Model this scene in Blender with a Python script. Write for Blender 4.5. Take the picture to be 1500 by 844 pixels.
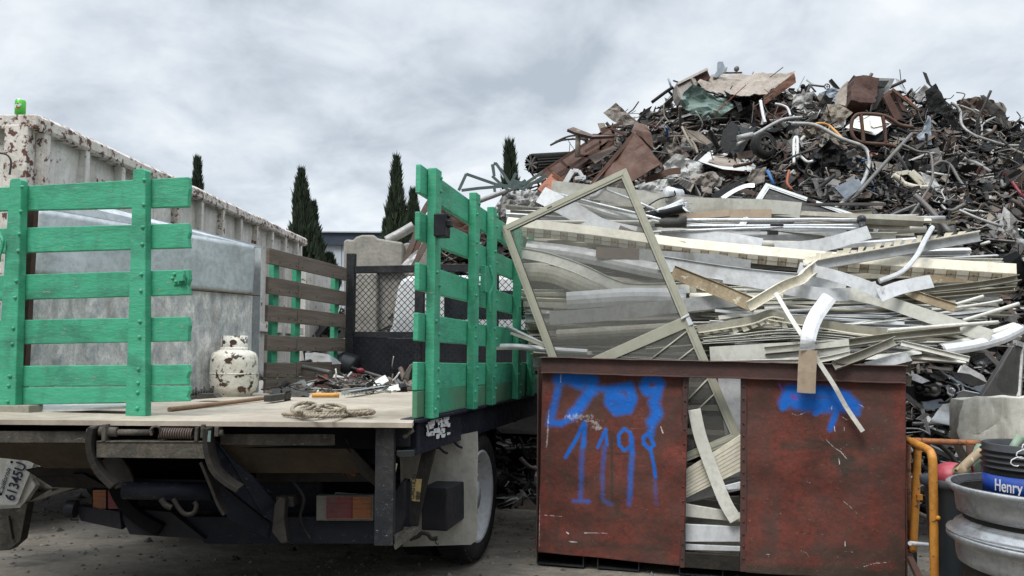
import bpy, bmesh, math, random
from mathutils import Vector, Matrix, noise
V = Vector
R = random.Random(7)
rad = math.radians
for o in list(bpy.data.objects): bpy.data.objects.remove(o)
sc = bpy.context.scene
col = sc.collection
# ------------------------------------------------------------------ camera
F = 1150.0; CAMP = V((0, 0, 1.27)); SH = 47.8
RM = Matrix.Rotation(rad(92.5), 3, 'X') @ Matrix.Rotation(0.010, 3, 'Z')
cd = bpy.data.cameras.new('camera'); cam = bpy.data.objects.new('camera', cd); col.objects.link(cam)
cam.location = CAMP; cam.rotation_euler = RM.to_euler()
cd.sensor_width = 36; cd.lens = F*36/1500; cd.shift_y = SH/1500; cd.clip_end = 2000; cd.clip_start = .05
sc.camera = cam
# ------------------------------------------------------------------ light
SUN_EL, SUN_ROT = rad(58), rad(205)
w = bpy.data.worlds.new('World'); sc.world = w; w.use_nodes = True
nt = w.node_tree; N = nt.nodes; L = nt.links; N.clear()
out = N.new('ShaderNodeOutputWorld'); bg = N.new('ShaderNodeBackground'); L.new(bg.outputs[0], out.inputs[0])
bg.inputs[1].default_value = .1
sky = N.new('ShaderNodeTexSky'); sky.sky_type = 'NISHITA'; sky.sun_disc = False; sky.sun_elevation = SUN_EL; sky.sun_rotation = SUN_ROT
tc = N.new('ShaderNodeTexCoord'); sx = N.new('ShaderNodeSeparateXYZ'); L.new(tc.outputs['Generated'], sx.inputs[0])
def mth(op, a, b=None, c=None, clamp=False, nodes=None, links=None):
    n = (nodes or N).new('ShaderNodeMath'); n.operation = op; n.use_clamp = clamp
    for i, v in enumerate((a, b, c)):
        if v is None: continue
        if isinstance(v, (int, float)): n.inputs[i].default_value = v
        else: (links or L).new(v, n.inputs[i])
    return n.outputs[0]
zz = mth('MAXIMUM', sx.outputs[2], 0.0); den = mth('ADD', zz, .34)
cx = N.new('ShaderNodeCombineXYZ'); L.new(mth('DIVIDE', sx.outputs[0], den), cx.inputs[0]); L.new(mth('DIVIDE', sx.outputs[1], den), cx.inputs[1])
def wn(scale, det, rough, dist, off):
    mp = N.new('ShaderNodeMapping'); mp.inputs['Location'].default_value = off; L.new(cx.outputs[0], mp.inputs[0])
    n = N.new('ShaderNodeTexNoise'); n.inputs['Scale'].default_value = scale; n.inputs['Detail'].default_value = det
    n.inputs['Roughness'].default_value = rough; n.inputs['Distortion'].default_value = dist; L.new(mp.outputs[0], n.inputs[0]); return n.outputs[0]
n1 = wn(2.0, 6, .52, .4, (2.6, 5.3, 0)); n2 = wn(6.0, 9, .56, .3, (7, 2, 0))
nn = mth('ADD', mth('MULTIPLY', n1, .60), mth('MULTIPLY', n2, .40))
cr = N.new('ShaderNodeValToRGB'); L.new(nn, cr.inputs[0]); e = cr.color_ramp.elements
e[0].position = .37; e[0].color = (4.5, 5.1, 5.85, 1); e[1].position = .64; e[1].color = (8.6, 9.0, 9.3, 1)
m_ = e.new(.5); m_.color = (6.6, 7.2, 7.85, 1)
# an overcast sky is brightest overhead (out of frame)
gain = mth('ADD', 1.0, mth('MULTIPLY', mth('MULTIPLY', mth('SUBTRACT', sx.outputs[2], .42), 2.2, clamp=True), 2.3))
hor = mth('ADD', 1.0, mth('MULTIPLY', mth('SUBTRACT', 1.0, mth('MULTIPLY', zz, 4.0), clamp=True), .12))
# low sky behind the camera dimmed, added to darken the truck's underside
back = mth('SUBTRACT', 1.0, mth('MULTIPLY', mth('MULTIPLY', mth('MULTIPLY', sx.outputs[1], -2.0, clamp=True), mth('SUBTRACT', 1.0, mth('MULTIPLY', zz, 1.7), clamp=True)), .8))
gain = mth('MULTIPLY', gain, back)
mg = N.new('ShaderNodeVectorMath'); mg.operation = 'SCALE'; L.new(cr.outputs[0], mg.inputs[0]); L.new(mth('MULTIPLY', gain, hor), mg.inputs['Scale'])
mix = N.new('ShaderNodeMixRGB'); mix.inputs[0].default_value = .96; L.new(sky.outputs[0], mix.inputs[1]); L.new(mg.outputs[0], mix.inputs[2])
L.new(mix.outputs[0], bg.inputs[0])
sl = bpy.data.lights.new('sun', 'SUN'); sl.energy = 2.3; sl.angle = rad(20); sl.color = (1, .97, .92)
so = bpy.data.objects.new('sun', sl); col.objects.link(so)
# sun behind the camera's left shoulder, high: light travels +Y, -Z, +X a little
so.rotation_euler = V((.35, .62, -1.0)).to_track_quat('-Z', 'Y').to_euler()
sc.view_settings.view_transform = 'Standard'; sc.view_settings.look = 'None'; sc.view_settings.gamma = 1
sc.view_settings.use_curve_mapping = False; sc.view_settings.exposure = 0.16
sc.render.engine = 'CYCLES'; sc.cycles.max_bounces = 6; sc.cycles.transparent_max_bounces = 16

# ------------------------------------------------------------------ geometry helpers
def ray(px, py): return (RM @ V(((px-750)/F, (422-py+SH)/F, -1))).normalized()
def S(px, py, Y): d = ray(px, py); return CAMP + d*(Y/d.y)
def onz(px, py, z): d = ray(px, py); return CAMP + d*((z-CAMP.z)/d.z)
def onp(px, py, p, n): d = ray(px, py); return CAMP + d*((p-CAMP).dot(n)/d.dot(n))
def catmull(P, n=6):
    if len(P) < 3: return [V(p) for p in P]
    o = []; Q = [P[0]]+list(P)+[P[-1]]
    for i in range(1, len(Q)-2):
        a, b, c, d = Q[i-1], Q[i], Q[i+1], Q[i+2]
        for k in range(n):
            t = k/n; o.append(.5*((2*b)+(c-a)*t+(2*a-5*b+4*c-d)*t*t+(3*b-a-3*c+d)*t**3))
    o.append(V(P[-1])); return o
def circ(r, n=8): return [(r*math.cos(2*math.pi*i/n), r*math.sin(2*math.pi*i/n)) for i in range(n)]
class MB:
    def __init__(s): s.v = []; s.f = []; s.m = []; s.sm = []
    def add(s, vs, fs, mi=0, smooth=False):
        o = len(s.v); s.v += [V(x) for x in vs]
        for f in fs: s.f.append([o+i for i in f]); s.m.append(mi); s.sm.append(smooth)
    def slab(s, pts, vec, mi=0):
        n = len(pts); vec = V(vec)
        s.add(list(pts)+[p+vec for p in pts], [list(range(n-1, -1, -1)), list(range(n, 2*n))]+[[i, (i+1) % n, n+(i+1) % n, n+i] for i in range(n)], mi)
    def box(s, c, d, rot=None, mi=0):
        M = rot or Matrix.Identity(3); c = V(c)
        vs = [c+M@V((x*d[0]/2, y*d[1]/2, z*d[2]/2)) for x in (-1, 1) for y in (-1, 1) for z in (-1, 1)]
        s.add(vs, [(0, 1, 3, 2), (4, 6, 7, 5), (0, 4, 5, 1), (2, 3, 7, 6), (0, 2, 6, 4), (1, 5, 7, 3)], mi)
    def beam(s, a, b, wd, up=(0, 0, 1), mi=0):
        a, b = V(a), V(b); t = (b-a).normalized(); side = t.cross(V(up)).normalized(); u = side.cross(t)
        w_, h_ = wd; pr = [(-w_/2, -h_/2), (w_/2, -h_/2), (w_/2, h_/2), (-w_/2, h_/2)]
        vs = [a+side*x+u*y for x, y in pr]+[b+side*x+u*y for x, y in pr]
        s.add(vs, [(3, 2, 1, 0), (4, 5, 6, 7), (0, 1, 5, 4), (1, 2, 6, 5), (2, 3, 7, 6), (3, 0, 4, 7)], mi)
    def sweep(s, P, prof, up=None, tilt=0, mi=0, smooth=False, cap=True, scale=None, closed=False, twist=0):
        n = len(prof); m = len(P); rings = []; pn = None
        for i, p in enumerate(P):
            if closed: t = (P[(i+1) % m]-P[i-1]).normalized()
            else: t = (P[min(i+1, m-1)]-P[max(i-1, 0)]).normalized()
            if up is not None: nn = V(up)
            elif pn is None: nn = (CAMP-p).normalized()
            else: nn = pn
            sd = t.cross(nn)
            if sd.length < 1e-4: sd = t.cross(V((.3, .2, .9)))
            sd.normalize(); nn = sd.cross(t).normalized()
            if up is None: pn = nn
            a = tilt+twist*i/max(1, m-1); ca, sa = math.cos(a), math.sin(a); s2 = sd*ca+nn*sa; n2_ = nn*ca-sd*sa
            k = scale[i] if scale else 1
            rings.append([p+s2*x*k+n2_*y*k for x, y in prof])
        vs = [q for r in rings for q in r]; fs = []
        for i in range(m if closed else m-1):
            j = (i+1) % m
            for k in range(n): fs.append((i*n+k, i*n+(k+1) % n, j*n+(k+1) % n, j*n+k))
        s.add(vs, fs, mi, smooth)
        if cap and not closed: o = len(s.v)-m*n; s.f += [[o+k for k in range(n-1, -1, -1)], [o+(m-1)*n+k for k in range(n)]]; s.m += [mi, mi]; s.sm += [False, False]
    def tube(s, P, r, n=8, mi=0, sm=True, closed=False): s.sweep([V(p) for p in P], circ(r, n), mi=mi, smooth=sm, closed=closed)
    def lathe(s, prof, o, ax=(0, 0, 1), n=32, mi=0, smooth=True, a0=0, a1=2*math.pi):
        ax = V(ax).normalized(); x = ax.cross(V((.01, 1, .02))).normalized(); y = ax.cross(x); o = V(o)
        full = abs(a1-a0-2*math.pi) < 1e-6; k = n if full else n+1
        vs = [o+ax*h+(x*math.cos(a0+(a1-a0)*i/n)+y*math.sin(a0+(a1-a0)*i/n))*r for r, h in prof for i in range(k)]
        fs = []
        for j in range(len(prof)-1):
            for i in range(n): fs.append((j*k+i, j*k+(i+1) % k, (j+1)*k+(i+1) % k, (j+1)*k+i))
        s.add(vs, fs, mi, smooth)
    def ball(s, c, r, mi=0, n=10, sq=(1, 1, 1)):
        pr = []
        vs = []; fs = []
        for j in range(n+1):
            th = math.pi*j/n
            for i in range(n): vs.append(V(c)+V((r*sq[0]*math.sin(th)*math.cos(2*math.pi*i/n), r*sq[1]*math.sin(th)*math.sin(2*math.pi*i/n), r*sq[2]*math.cos(th))))
        for j in range(n):
            for i in range(n): fs.append((j*n+i, j*n+(i+1) % n, (j+1)*n+(i+1) % n, (j+1)*n+i))
        s.add(vs, fs, mi, True)
    def build(s, name, mat, parent=None, bevel=0, solid=0, loc=None, **kw):
        me = bpy.data.meshes.new(name)
        if parent is not None: b = wloc(parent)
        elif loc is not None: b = V(loc)
        else:
            xs = [p.x for p in s.v]; ys = [p.y for p in s.v]; b = V(((min(xs)+max(xs))/2, (min(ys)+max(ys))/2, min(p.z for p in s.v)))
        me.from_pydata([p-b for p in s.v], [], s.f)
        for m in (mat if isinstance(mat, (list, tuple)) else [mat]): me.materials.append(m)
        for i, p in enumerate(me.polygons): p.material_index = s.m[i]; p.use_smooth = s.sm[i]
        bm = bmesh.new(); bm.from_mesh(me); bmesh.ops.recalc_face_normals(bm, faces=bm.faces); bm.to_mesh(me); bm.free(); me.update()
        o = bpy.data.objects.new(name, me); col.objects.link(o)
        if parent is not None: o.parent = parent
        else: o.location = b
        if solid: md = o.modifiers.new('solid', 'SOLIDIFY'); md.thickness = solid; md.offset = 0
        if bevel: md = o.modifiers.new('bevel', 'BEVEL'); md.width = bevel; md.segments = 2; md.limit_method = 'ANGLE'; md.angle_limit = rad(40)
        tag(o, **kw); return o
def wloc(o):
    p = V((0, 0, 0))
    while o is not None: p += o.location; o = o.parent
    return p
def tag(o, label=None, cat=None, group=None, kind=None):
    if label: o['label'] = label
    if cat: o['category'] = cat
    if group: o['group'] = group
    if kind: o['kind'] = kind
    return o
def thing(name, label, cat, loc, group=None):
    o = bpy.data.objects.new(name, None); o.empty_display_size = .1; col.objects.link(o); o.location = loc
    return tag(o, label, cat, group)
def crumple(pts, amp, cuts=3, seed=0, fs=6.0, thick=.004):
    """outline -> subdivided, dented sheet (MB)"""
    bm = bmesh.new(); vs = [bm.verts.new(p) for p in pts]; bm.faces.new(vs)
    bmesh.ops.triangulate(bm, faces=bm.faces)
    for k in range(cuts):
        bmesh.ops.subdivide_edges(bm, edges=[e_ for e_ in bm.edges if e_.calc_length() > .05], cuts=1, use_grid_fill=False)
        bmesh.ops.triangulate(bm, faces=bm.faces)
    n = (V(pts[1])-V(pts[0])).cross(V(pts[2])-V(pts[0])).normalized()
    if n.y > 0: n = -n
    for v in bm.verts:
        q = v.co*fs+V((seed*3.7, seed, 0))
        a = noise.noise(q)+.5*(abs(noise.noise(q*2.1))*2-.6)+.25*noise.noise(q*4.7)
        v.co += n*a*amp
    bm.verts.index_update(); mb = MB()
    mb.add([v.co.copy() for v in bm.verts], [[v.index for v in f.verts] for f in bm.faces]); bm.free(); return mb
def sheet(name, label, cat, pts, mat, amp=.03, cuts=3, seed=0, fs=6, thick=.005, parent=None, group=None):
    return crumple(pts, amp, cuts, seed, fs).build(name, mat, parent, solid=thick, label=label, cat=cat, group=group)
def text(body, size, O, xax, yax, mat, name, parent, ext=.0008, sx_=1.0, shear=0, wrap=None, bold=0):
    c = bpy.data.curves.new(name, 'FONT'); c.body = body; c.size = size; c.extrude = ext; c.shear = shear; c.offset = bold
    t = bpy.data.objects.new(name, c); col.objects.link(t)
    dg = bpy.context.evaluated_depsgraph_get(); me = bpy.data.meshes.new_from_object(t.evaluated_get(dg)); bpy.data.objects.remove(t)
    xax, yax = V(xax).normalized(), V(yax).normalized(); n = xax.cross(yax); b = wloc(parent)
    for v in me.vertices:
        p = v.co
        if wrap: v.co = wrap(p.x*sx_, p.y, p.z)-b
        else: v.co = V(O)+xax*p.x*sx_+yax*p.y+n*p.z-b
    me.materials.clear(); me.materials.append(mat)
    o = bpy.data.objects.new(name, me); col.objects.link(o); o.parent = parent; return o

# ------------------------------------------------------------------ materials
def lin(c): return tuple(((x/255)/12.92 if x/255 <= .04045 else ((x/255+.055)/1.055)**2.4) for x in c)
RUST = (.10, .038, .018)
def mat(name, c, c2=None, s=5, r=.6, m=0, rust=0, rs=6, rcol=RUST, dirt=0, dcol=(.06, .05, .04), scr=0, scol=(.6, .6, .58), bump=.25, bs=30, st=(1, 1, 1), spec=.4, streak=0, attr=None, chip=0):
    M = bpy.data.materials.new(name); M.use_nodes = True; t = M.node_tree; n_, l_ = t.nodes, t.links
    b = n_['Principled BSDF']; tc_ = n_.new('ShaderNodeTexCoord'); mp = n_.new('ShaderNodeMapping'); mp.inputs['Scale'].default_value = st; l_.new(tc_.outputs['Object'], mp.inputs[0])
    oi = n_.new('ShaderNodeObjectInfo'); ad = n_.new('ShaderNodeVectorMath'); ad.operation = 'ADD'
    sc_ = n_.new('ShaderNodeMath'); sc_.operation = 'MULTIPLY'; l_.new(oi.outputs['Random'], sc_.inputs[0]); sc_.inputs[1].default_value = 37.0
    cb = n_.new('ShaderNodeCombineXYZ'); [l_.new(sc_.outputs[0], cb.inputs[i]) for i in range(3)]
    l_.new(mp.outputs[0], ad.inputs[0]); l_.new(cb.outputs[0], ad.inputs[1]); co = ad.outputs[0]
    def nz(scale, det=6, ro=.6, di=0, vec=None, stretch=None):
        q = n_.new('ShaderNodeTexNoise'); q.inputs['Scale'].default_value = scale; q.inputs['Detail'].default_value = det; q.inputs['Roughness'].default_value = ro; q.inputs['Distortion'].default_value = di
        v = vec or co
        if stretch: m2 = n_.new('ShaderNodeMapping'); m2.inputs['Scale'].default_value = stretch; l_.new(v, m2.inputs[0]); v = m2.outputs[0]
        l_.new(v, q.inputs[0]); return q.outputs[0]
    def ramp(v, a, b_):
        q = n_.new('ShaderNodeMapRange'); q.inputs[1].default_value = a; q.inputs[2].default_value = b_; l_.new(v, q.inputs[0]); return q.outputs[0]
    def mx(f, a, b_):
        q = n_.new('ShaderNodeMixRGB')
        for i, v in enumerate((f, a, b_)):
            if isinstance(v, (int, float)): q.inputs[i].default_value = v
            elif isinstance(v, tuple): q.inputs[i].default_value = (*v, 1)[:4]
            else: l_.new(v, q.inputs[i])
        return q.outputs[0]
    c2 = c2 or tuple(x*.72 for x in c)
    base = mx(ramp(nz(s, 8, .62, .4), .35, .65), c, c2)
    base = mx(ramp(nz(s*7, 6, .7), .45, .8), base, tuple(x*.75 for x in c2))
    rgh = None
    if dirt:
        d = ramp(nz(s*.8, 9, .68, .6, None, (1, 1, .5)), .62-dirt*.35, .75-dirt*.15); base = mx(mth('MULTIPLY', d, .75, nodes=n_, links=l_), base, dcol)
    if streak:
        d = ramp(nz(9, 5, .6, .2, None, (1, 1, .09)), .62-streak*.3, .85-streak*.2); base = mx(mth('MULTIPLY', d, .7, nodes=n_, links=l_), base, dcol)
    if attr:
        for an, ac, k, amt in attr:
            at_ = n_.new('ShaderNodeAttribute'); at_.attribute_name = an
            g = mth('ADD', at_.outputs['Fac'], mth('MULTIPLY', mth('SUBTRACT', nz(k, 9, .75), .5, nodes=n_, links=l_), amt, nodes=n_, links=l_), nodes=n_, links=l_)
            f_ = ramp(g, .22 if an == 'blue' else .32, .80 if an == 'blue' else .68); base = mx(mth('MULTIPLY', f_, .94, nodes=n_, links=l_), base, ac)
    if scr:
        v = nz(3.3, 3, .5, 1.5, None, (1, 1, 6)); v2 = nz(60, 3, .6); line = mth('ABSOLUTE', mth('SUBTRACT', v, .5, nodes=n_, links=l_), nodes=n_, links=l_)
        ln_ = mth('LESS_THAN', line, .0022*scr+.0004, nodes=n_, links=l_); g = mth('GREATER_THAN', v2, .52, nodes=n_, links=l_)
        sp_ = mth('GREATER_THAN', nz(95, 4, .6), .76-scr*.025, nodes=n_, links=l_)
        base = mx(mth('MULTIPLY', mth('MAXIMUM', mth('MULTIPLY', ln_, g, nodes=n_, links=l_), sp_, nodes=n_, links=l_), .65, nodes=n_, links=l_), base, scol)
    rf = None
    if rust:
        rf = ramp(nz(rs, 9, .66, .3), .70-rust*.4, .74-rust*.4)
        rc = mx(ramp(nz(rs*5, 5), .3, .7), rcol, tuple(x*1.9 for x in rcol)); base = mx(rf, base, rc)
    if chip:
        cf = ramp(nz(22, 8, .7, .5), .74-chip*.3, .76-chip*.3); base = mx(cf, base, (.30, .24, .19))
    l_.new(base, b.inputs['Base Color'])
    rr = n_.new('ShaderNodeMapRange'); l_.new(nz(s*3, 5), rr.inputs[0]); rr.inputs[1].default_value = .3; rr.inputs[2].default_value = .7; rr.inputs[3].default_value = max(.05, r-.12); rr.inputs[4].default_value = min(1, r+.14)
    l_.new(rr.outputs[0], b.inputs['Roughness'])
    if m:
        if rf is not None: l_.new(mth('MULTIPLY', mth('SUBTRACT', 1.0, rf, nodes=n_, links=l_), m, nodes=n_, links=l_), b.inputs['Metallic'])
        else: b.inputs['Metallic'].default_value = m
    b.inputs['Specular IOR Level'].default_value = spec
    if bump:
        bp = n_.new('ShaderNodeBump'); bp.inputs['Strength'].default_value = bump; bp.inputs['Distance'].default_value = .01
        hh = mth('ADD', nz(bs, 6, .65), mth('MULTIPLY', nz(s, 3), 2.0, nodes=n_, links=l_), nodes=n_, links=l_)
        l_.new(hh, bp.inputs['Height']); l_.new(bp.outputs[0], b.inputs['Normal'])
    return M
M = {}
M['green'] = mat('green_paint', (.038, .30, .160), (.06, .36, .215), s=3, r=.6, bump=.32, bs=22, st=(1, 1, 4), dirt=.30, dcol=(.03, .13, .085), scr=.5, scol=(.02, .09, .05), chip=.38, streak=.3)
M['green_worn'] = mat('green_paint_mud', (.032, .25, .14), (.04, .22, .12), s=2.5, r=.7, dirt=.55, dcol=(.11, .085, .05), chip=.3)
M['plank'] = mat('weathered_brown_board', (.105, .078, .06), (.165, .13, .105), s=4, r=.85, bump=.5, bs=40, st=(.5, .5, 7), dirt=.2)
M['endgrain'] = mat('bare_weathered_wood', (.21, .17, .125), (.12, .095, .07), s=9, r=.9, bump=.5, st=(1, 1, 5))
M['deck'] = mat('dusty_plywood_deck', (.44, .385, .31), (.33, .285, .23), s=1.9, r=.85, bump=.25, bs=25, st=(1, 1, 1), dirt=.42, dcol=(.20, .165, .125), scr=.5, scol=(.2, .16, .12))
M['galv'] = mat('galvanised_sheet', (.56, .59, .61), (.38, .41, .43), s=4, r=.5, m=.25, bump=.08, dirt=.1, dcol=(.24, .22, .20), scr=.7, scol=(.75, .76, .75))
M['galv2'] = mat('galvanised_white_rusted', (.74, .72, .69), (.30, .315, .33), s=15, r=.62, m=.12, bump=.2, st=(1, 1, .6), dirt=.3, dcol=(.27, .245, .22), scr=.4, scol=(.8, .8, .78), streak=.3)
M['dump'] = mat('dirty_white_truck_steel', (.68, .66, .62), (.54, .52, .47), s=4, r=.6, rust=.21, rs=11, rcol=(.085, .034, .022), streak=.45, dcol=(.24, .20, .16), bump=.3)
M['dumprust'] = mat('rusted_white_top_rail', (.66, .62, .57), (.54, .49, .43), s=6, r=.65, rust=.43, rs=19, rcol=(.07, .030, .022), streak=.4, dcol=(.2, .14, .1), bump=.5)
M['black'] = mat('scuffed_black_steel', (.014, .015, .018), (.028, .029, .032), s=8, r=.55, dirt=.25, dcol=(.055, .05, .042), scr=.6, scol=(.32, .32, .31), bump=.35, spec=.14)
M['blackclean'] = mat('black_paint', (.012, .013, .016), (.02, .02, .024), s=6, r=.45, bump=.2, dirt=.1, spec=.14)
M['grime'] = mat('greasy_dark_steel', (.016, .015, .0135), (.03, .027, .023), s=6, r=.6, dirt=.25, dcol=(.05, .042, .032), bump=.5, rust=.15, spec=.14)
M['grimelight'] = mat('dusty_grey_steel', (.095, .085, .07), (.045, .042, .036), s=14, r=.65, dirt=.35, dcol=(.13, .112, .088), bump=.5, scr=.3, spec=.14)
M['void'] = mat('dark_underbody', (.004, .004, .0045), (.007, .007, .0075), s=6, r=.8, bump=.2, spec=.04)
M['navy'] = mat('navy_black_painted_rail', (.008, .010, .018), (.014, .016, .022), s=6, r=.5, dirt=.18, dcol=(.04, .035, .03), scr=.35, scol=(.25, .25, .26), bump=.3, spec=.14)
M['platform'] = mat('rust_stained_platform', (.040, .033, .025), (.065, .048, .032), s=9, r=.75, dirt=.3, dcol=(.03, .024, .018), bump=.4, bs=60, spec=.14)
M['lamp_body'] = mat('grimy_lamp_body', (.15, .145, .125), (.10, .095, .08), s=9, r=.6, dirt=.3)
M['flap'] = mat('dusty_white_mudflap', (.40, .385, .34), (.31, .30, .265), s=3, r=.75, dirt=.3, dcol=(.19, .17, .135), streak=.4, bump=.15)
M['rubber'] = mat('dirty_black_rubber', (.016, .016, .017), (.03, .029, .028), s=9, r=.75, bump=.4, dirt=.15, spec=.14)
M['rim'] = mat('pale_grey_wheel_paint', (.45, .46, .47), (.36, .37, .38), s=5, r=.5, rust=.1, dirt=.15)
M['spring'] = mat('brown_spring_steel', (.10, .065, .05), (.06, .05, .045), s=20, r=.55, bump=.3)
M['red_lens'] = mat('dirty_red_lens', (.13, .016, .02), (.08, .012, .012), s=9, r=.35, bump=.1, dirt=.2)
M['amber'] = mat('dirty_amber_lens', (.22, .07, .018), (.16, .05, .015), s=9, r=.35, bump=.1, dirt=.2)
M['white_rust'] = mat('chipped_white_tank_paint', (.68, .655, .58), (.58, .545, .47), s=8, r=.5, rust=.36, rs=17, rcol=(.035, .02, .015), dirt=.12, dcol=(.35, .25, .14), bump=.3)
M['alu'] = mat('beige_coated_aluminium', (.63, .62, .56), (.52, .51, .45), s=3.5, r=.5, dirt=.25, dcol=(.28, .26, .21), bump=.1, spec=.5)
M['alud'] = mat('grimy_beige_aluminium', (.34, .325, .265), (.23, .215, .17), s=4, r=.6, dirt=.4, dcol=(.17, .145, .10), bump=.2)
M['aluw'] = mat('speckled_white_aluminium', (.64, .65, .66), (.53, .54, .55), s=3.5, r=.45, dirt=.22, dcol=(.33, .32, .30), scr=.5, scol=(.3, .29, .27), bump=.1)
M['alug'] = mat('grey_aluminium', (.40, .405, .40), (.31, .315, .31), s=4, r=.5, m=.2, dirt=.15, bump=.1)
M['cream'] = mat('cream_coated_aluminium', (.72, .68, .56), (.66, .61, .49), s=4, r=.5, dirt=.14, dcol=(.34, .27, .18), bump=.12)
M['stain'] = mat('flaking_stained_aluminium', (.36, .29, .19), (.24, .18, .11), s=6, r=.7, dirt=.25, chip=0, rust=.30, rs=16, rcol=(.33, .30, .22), bump=.4)
M['tan'] = mat('tan_coated_end', (.42, .335, .25), (.36, .28, .20), s=3, r=.6, bump=.1)
M['brownalu'] = mat('brown_coated_aluminium', (.17, .125, .095), (.12, .09, .07), s=4, r=.5, bump=.15)
M['chrome'] = mat('bright_tube_metal', (.66, .67, .68), (.55, .56, .57), s=5, r=.28, m=.55, bump=.05)
M['olive'] = mat('khaki_frame_aluminium', (.27, .262, .20), (.31, .30, .235), s=3, r=.5, m=.15, bump=.1, dirt=.12, dcol=(.2, .18, .13), spec=.5)
M['gasket'] = mat('black_gasket', (.01, .01, .01), r=.6, bump=0)
M['frame'] = mat('silver_frame_aluminium', (.55, .56, .55), (.47, .48, .47), s=3, r=.45, m=.2, bump=.1)
M['rustsheet'] = mat('rusty_brown_sheet', (.085, .043, .030), (.125, .068, .047), s=3, r=.75, dirt=.3, dcol=(.045, .025, .02), bump=.4)
M['rustdark'] = mat('dark_rust_steel', (.05, .024, .018), (.08, .038, .027), s=5, r=.8, bump=.4)
M['rustbright'] = mat('orange_rust_sheet', (.20, .085, .04), (.13, .055, .03), s=5, r=.7, bump=.3, dirt=.2)
M['copper'] = mat('copper_orange_panel', (.36, .13, .065), (.28, .10, .055), s=4, r=.5, m=.2, bump=.2)
M['mixrust'] = mat('tan_sheet_with_rust', (.33, .285, .235), (.25, .21, .175), s=3, r=.7, rust=.22, rs=3, rcol=(.16, .075, .04), dirt=.2, bump=.3)
M['taupe'] = mat('taupe_sheet', (.27, .235, .205), (.20, .175, .15), s=4, r=.65, dirt=.3, bump=.3)
M['sage'] = mat('sage_green_sheet', (.17, .235, .205), (.12, .175, .155), s=5, r=.5, dirt=.15, bump=.25)
M['white'] = mat('dented_white_enamel', (.60, .60, .585), (.50, .50, .48), s=4, r=.45, dirt=.2, rust=.12, rs=5, rcol=(.12, .06, .035), bump=.2)
M['h_black'] = mat('scrap_black', (.010, .010, .011), (.02, .02, .02), s=8, r=.6, bump=.3, spec=.14)
M['h_dark'] = mat('scrap_dark_grey', (.04, .038, .036), (.07, .066, .062), s=6, r=.6, bump=.3, dirt=.2, spec=.14)
M['h_grey'] = mat('scrap_grey', (.15, .145, .137), (.105, .10, .095), s=6, r=.55, m=.15, bump=.3, dirt=.3)
M['h_light'] = mat('scrap_light_grey', (.40, .395, .38), (.24, .235, .225), s=6, r=.5, m=.2, bump=.25, dirt=.2)
M['h_beige'] = mat('scrap_beige', (.27, .235, .185), (.19, .16, .125), s=6, r=.65, bump=.3, dirt=.3)
M['h_brown'] = mat('scrap_brown', (.085, .058, .045), (.12, .088, .07), s=6, r=.75, bump=.3)
M['h_blue'] = mat('scrap_blue', (.03, .14, .36), r=.5); M['h_red'] = mat('scrap_red', (.22, .02, .03), (.16, .015, .025), r=.5); M['h_green'] = mat('scrap_green', (.04, .12, .10), r=.6)
M['h_orange'] = mat('scrap_orange', (.32, .085, .04), r=.6)
M['orange'] = mat('orange_tube_paint', (.50, .225, .035), (.43, .17, .03), s=6, r=.5, rust=.27, rs=26, rcol=(.055, .028, .016), dirt=.15, dcol=(.2, .1, .03), bump=.35)
M['orangerust'] = mat('rusty_orange_tube', (.34, .125, .04), (.24, .09, .04), s=9, r=.65, rust=.4, rs=22, rcol=(.07, .035, .02), bump=.4)
M['steelrim'] = mat('grey_steel_wheel', (.42, .43, .44), (.28, .285, .29), s=5, r=.32, m=.65, dirt=.2, dcol=(.06, .055, .05), scr=1.1, scol=(.42, .42, .42), bump=.12)
M['bluelabel'] = mat('blue_label', (.012, .055, .30), (.01, .045, .26), s=4, r=.4, bump=.05)
M['white_ink'] = mat('white_ink', (.75, .75, .75), r=.5, bump=0)
M['plastic'] = mat('black_plastic_pail', (.012, .012, .014), (.02, .02, .022), s=4, r=.35, bump=.1)
M['bin_grey'] = mat('dark_blue_grey_plastic', (.028, .037, .045), (.042, .052, .06), s=3, r=.45, bump=.1, dirt=.15)
M['pink'] = mat('pink_red_plastic', (.36, .055, .075), (.28, .04, .055), s=4, r=.4)
M['mattress'] = mat('stained_off_white_fabric', (.70, .68, .60), (.55, .53, .46), s=3, r=.75, dirt=.22, dcol=(.19, .165, .12), streak=.3, bump=.5, bs=12)
M['sagepipe'] = mat('sage_green_pipe', (.16, .24, .17), (.2, .26, .19), s=5, r=.5, bump=.1)
M['concrete'] = mat('grey_concrete', (.34, .32, .28), (.25, .235, .205), s=3, r=.9, bump=.6, bs=22, dirt=.25, dcol=(.15, .14, .12))
M['rope'] = mat('hemp_rope', (.33, .28, .215), (.23, .19, .14), s=20, r=.9, bump=.3)
M['wood'] = mat('worn_wooden_handle', (.30, .185, .11), (.22, .13, .08), s=8, r=.7, bump=.2)
M['yellow'] = mat('yellow_tool_handle', (.62, .30, .06), (.5, .24, .05), s=8, r=.5, bump=.1)
M['blue_bldg'] = mat('navy_cladding', (.035, .048, .075), (.03, .042, .066), s=.3, r=.5, bump=0)
M['pale_bldg'] = mat('pale_grey_cladding', (.42, .46, .50), (.38, .42, .46), s=.3, r=.6, bump=0)
M['bark'] = mat('cypress_bark', (.08, .06, .045), r=.9)
M['plate'] = mat('licence_plate', (.62, .62, .60), (.5, .5, .48), s=12, r=.5, dirt=.15, bump=.1)
M['ink'] = mat('dark_blue_ink', (.02, .025, .05), r=.6, bump=0)
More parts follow.
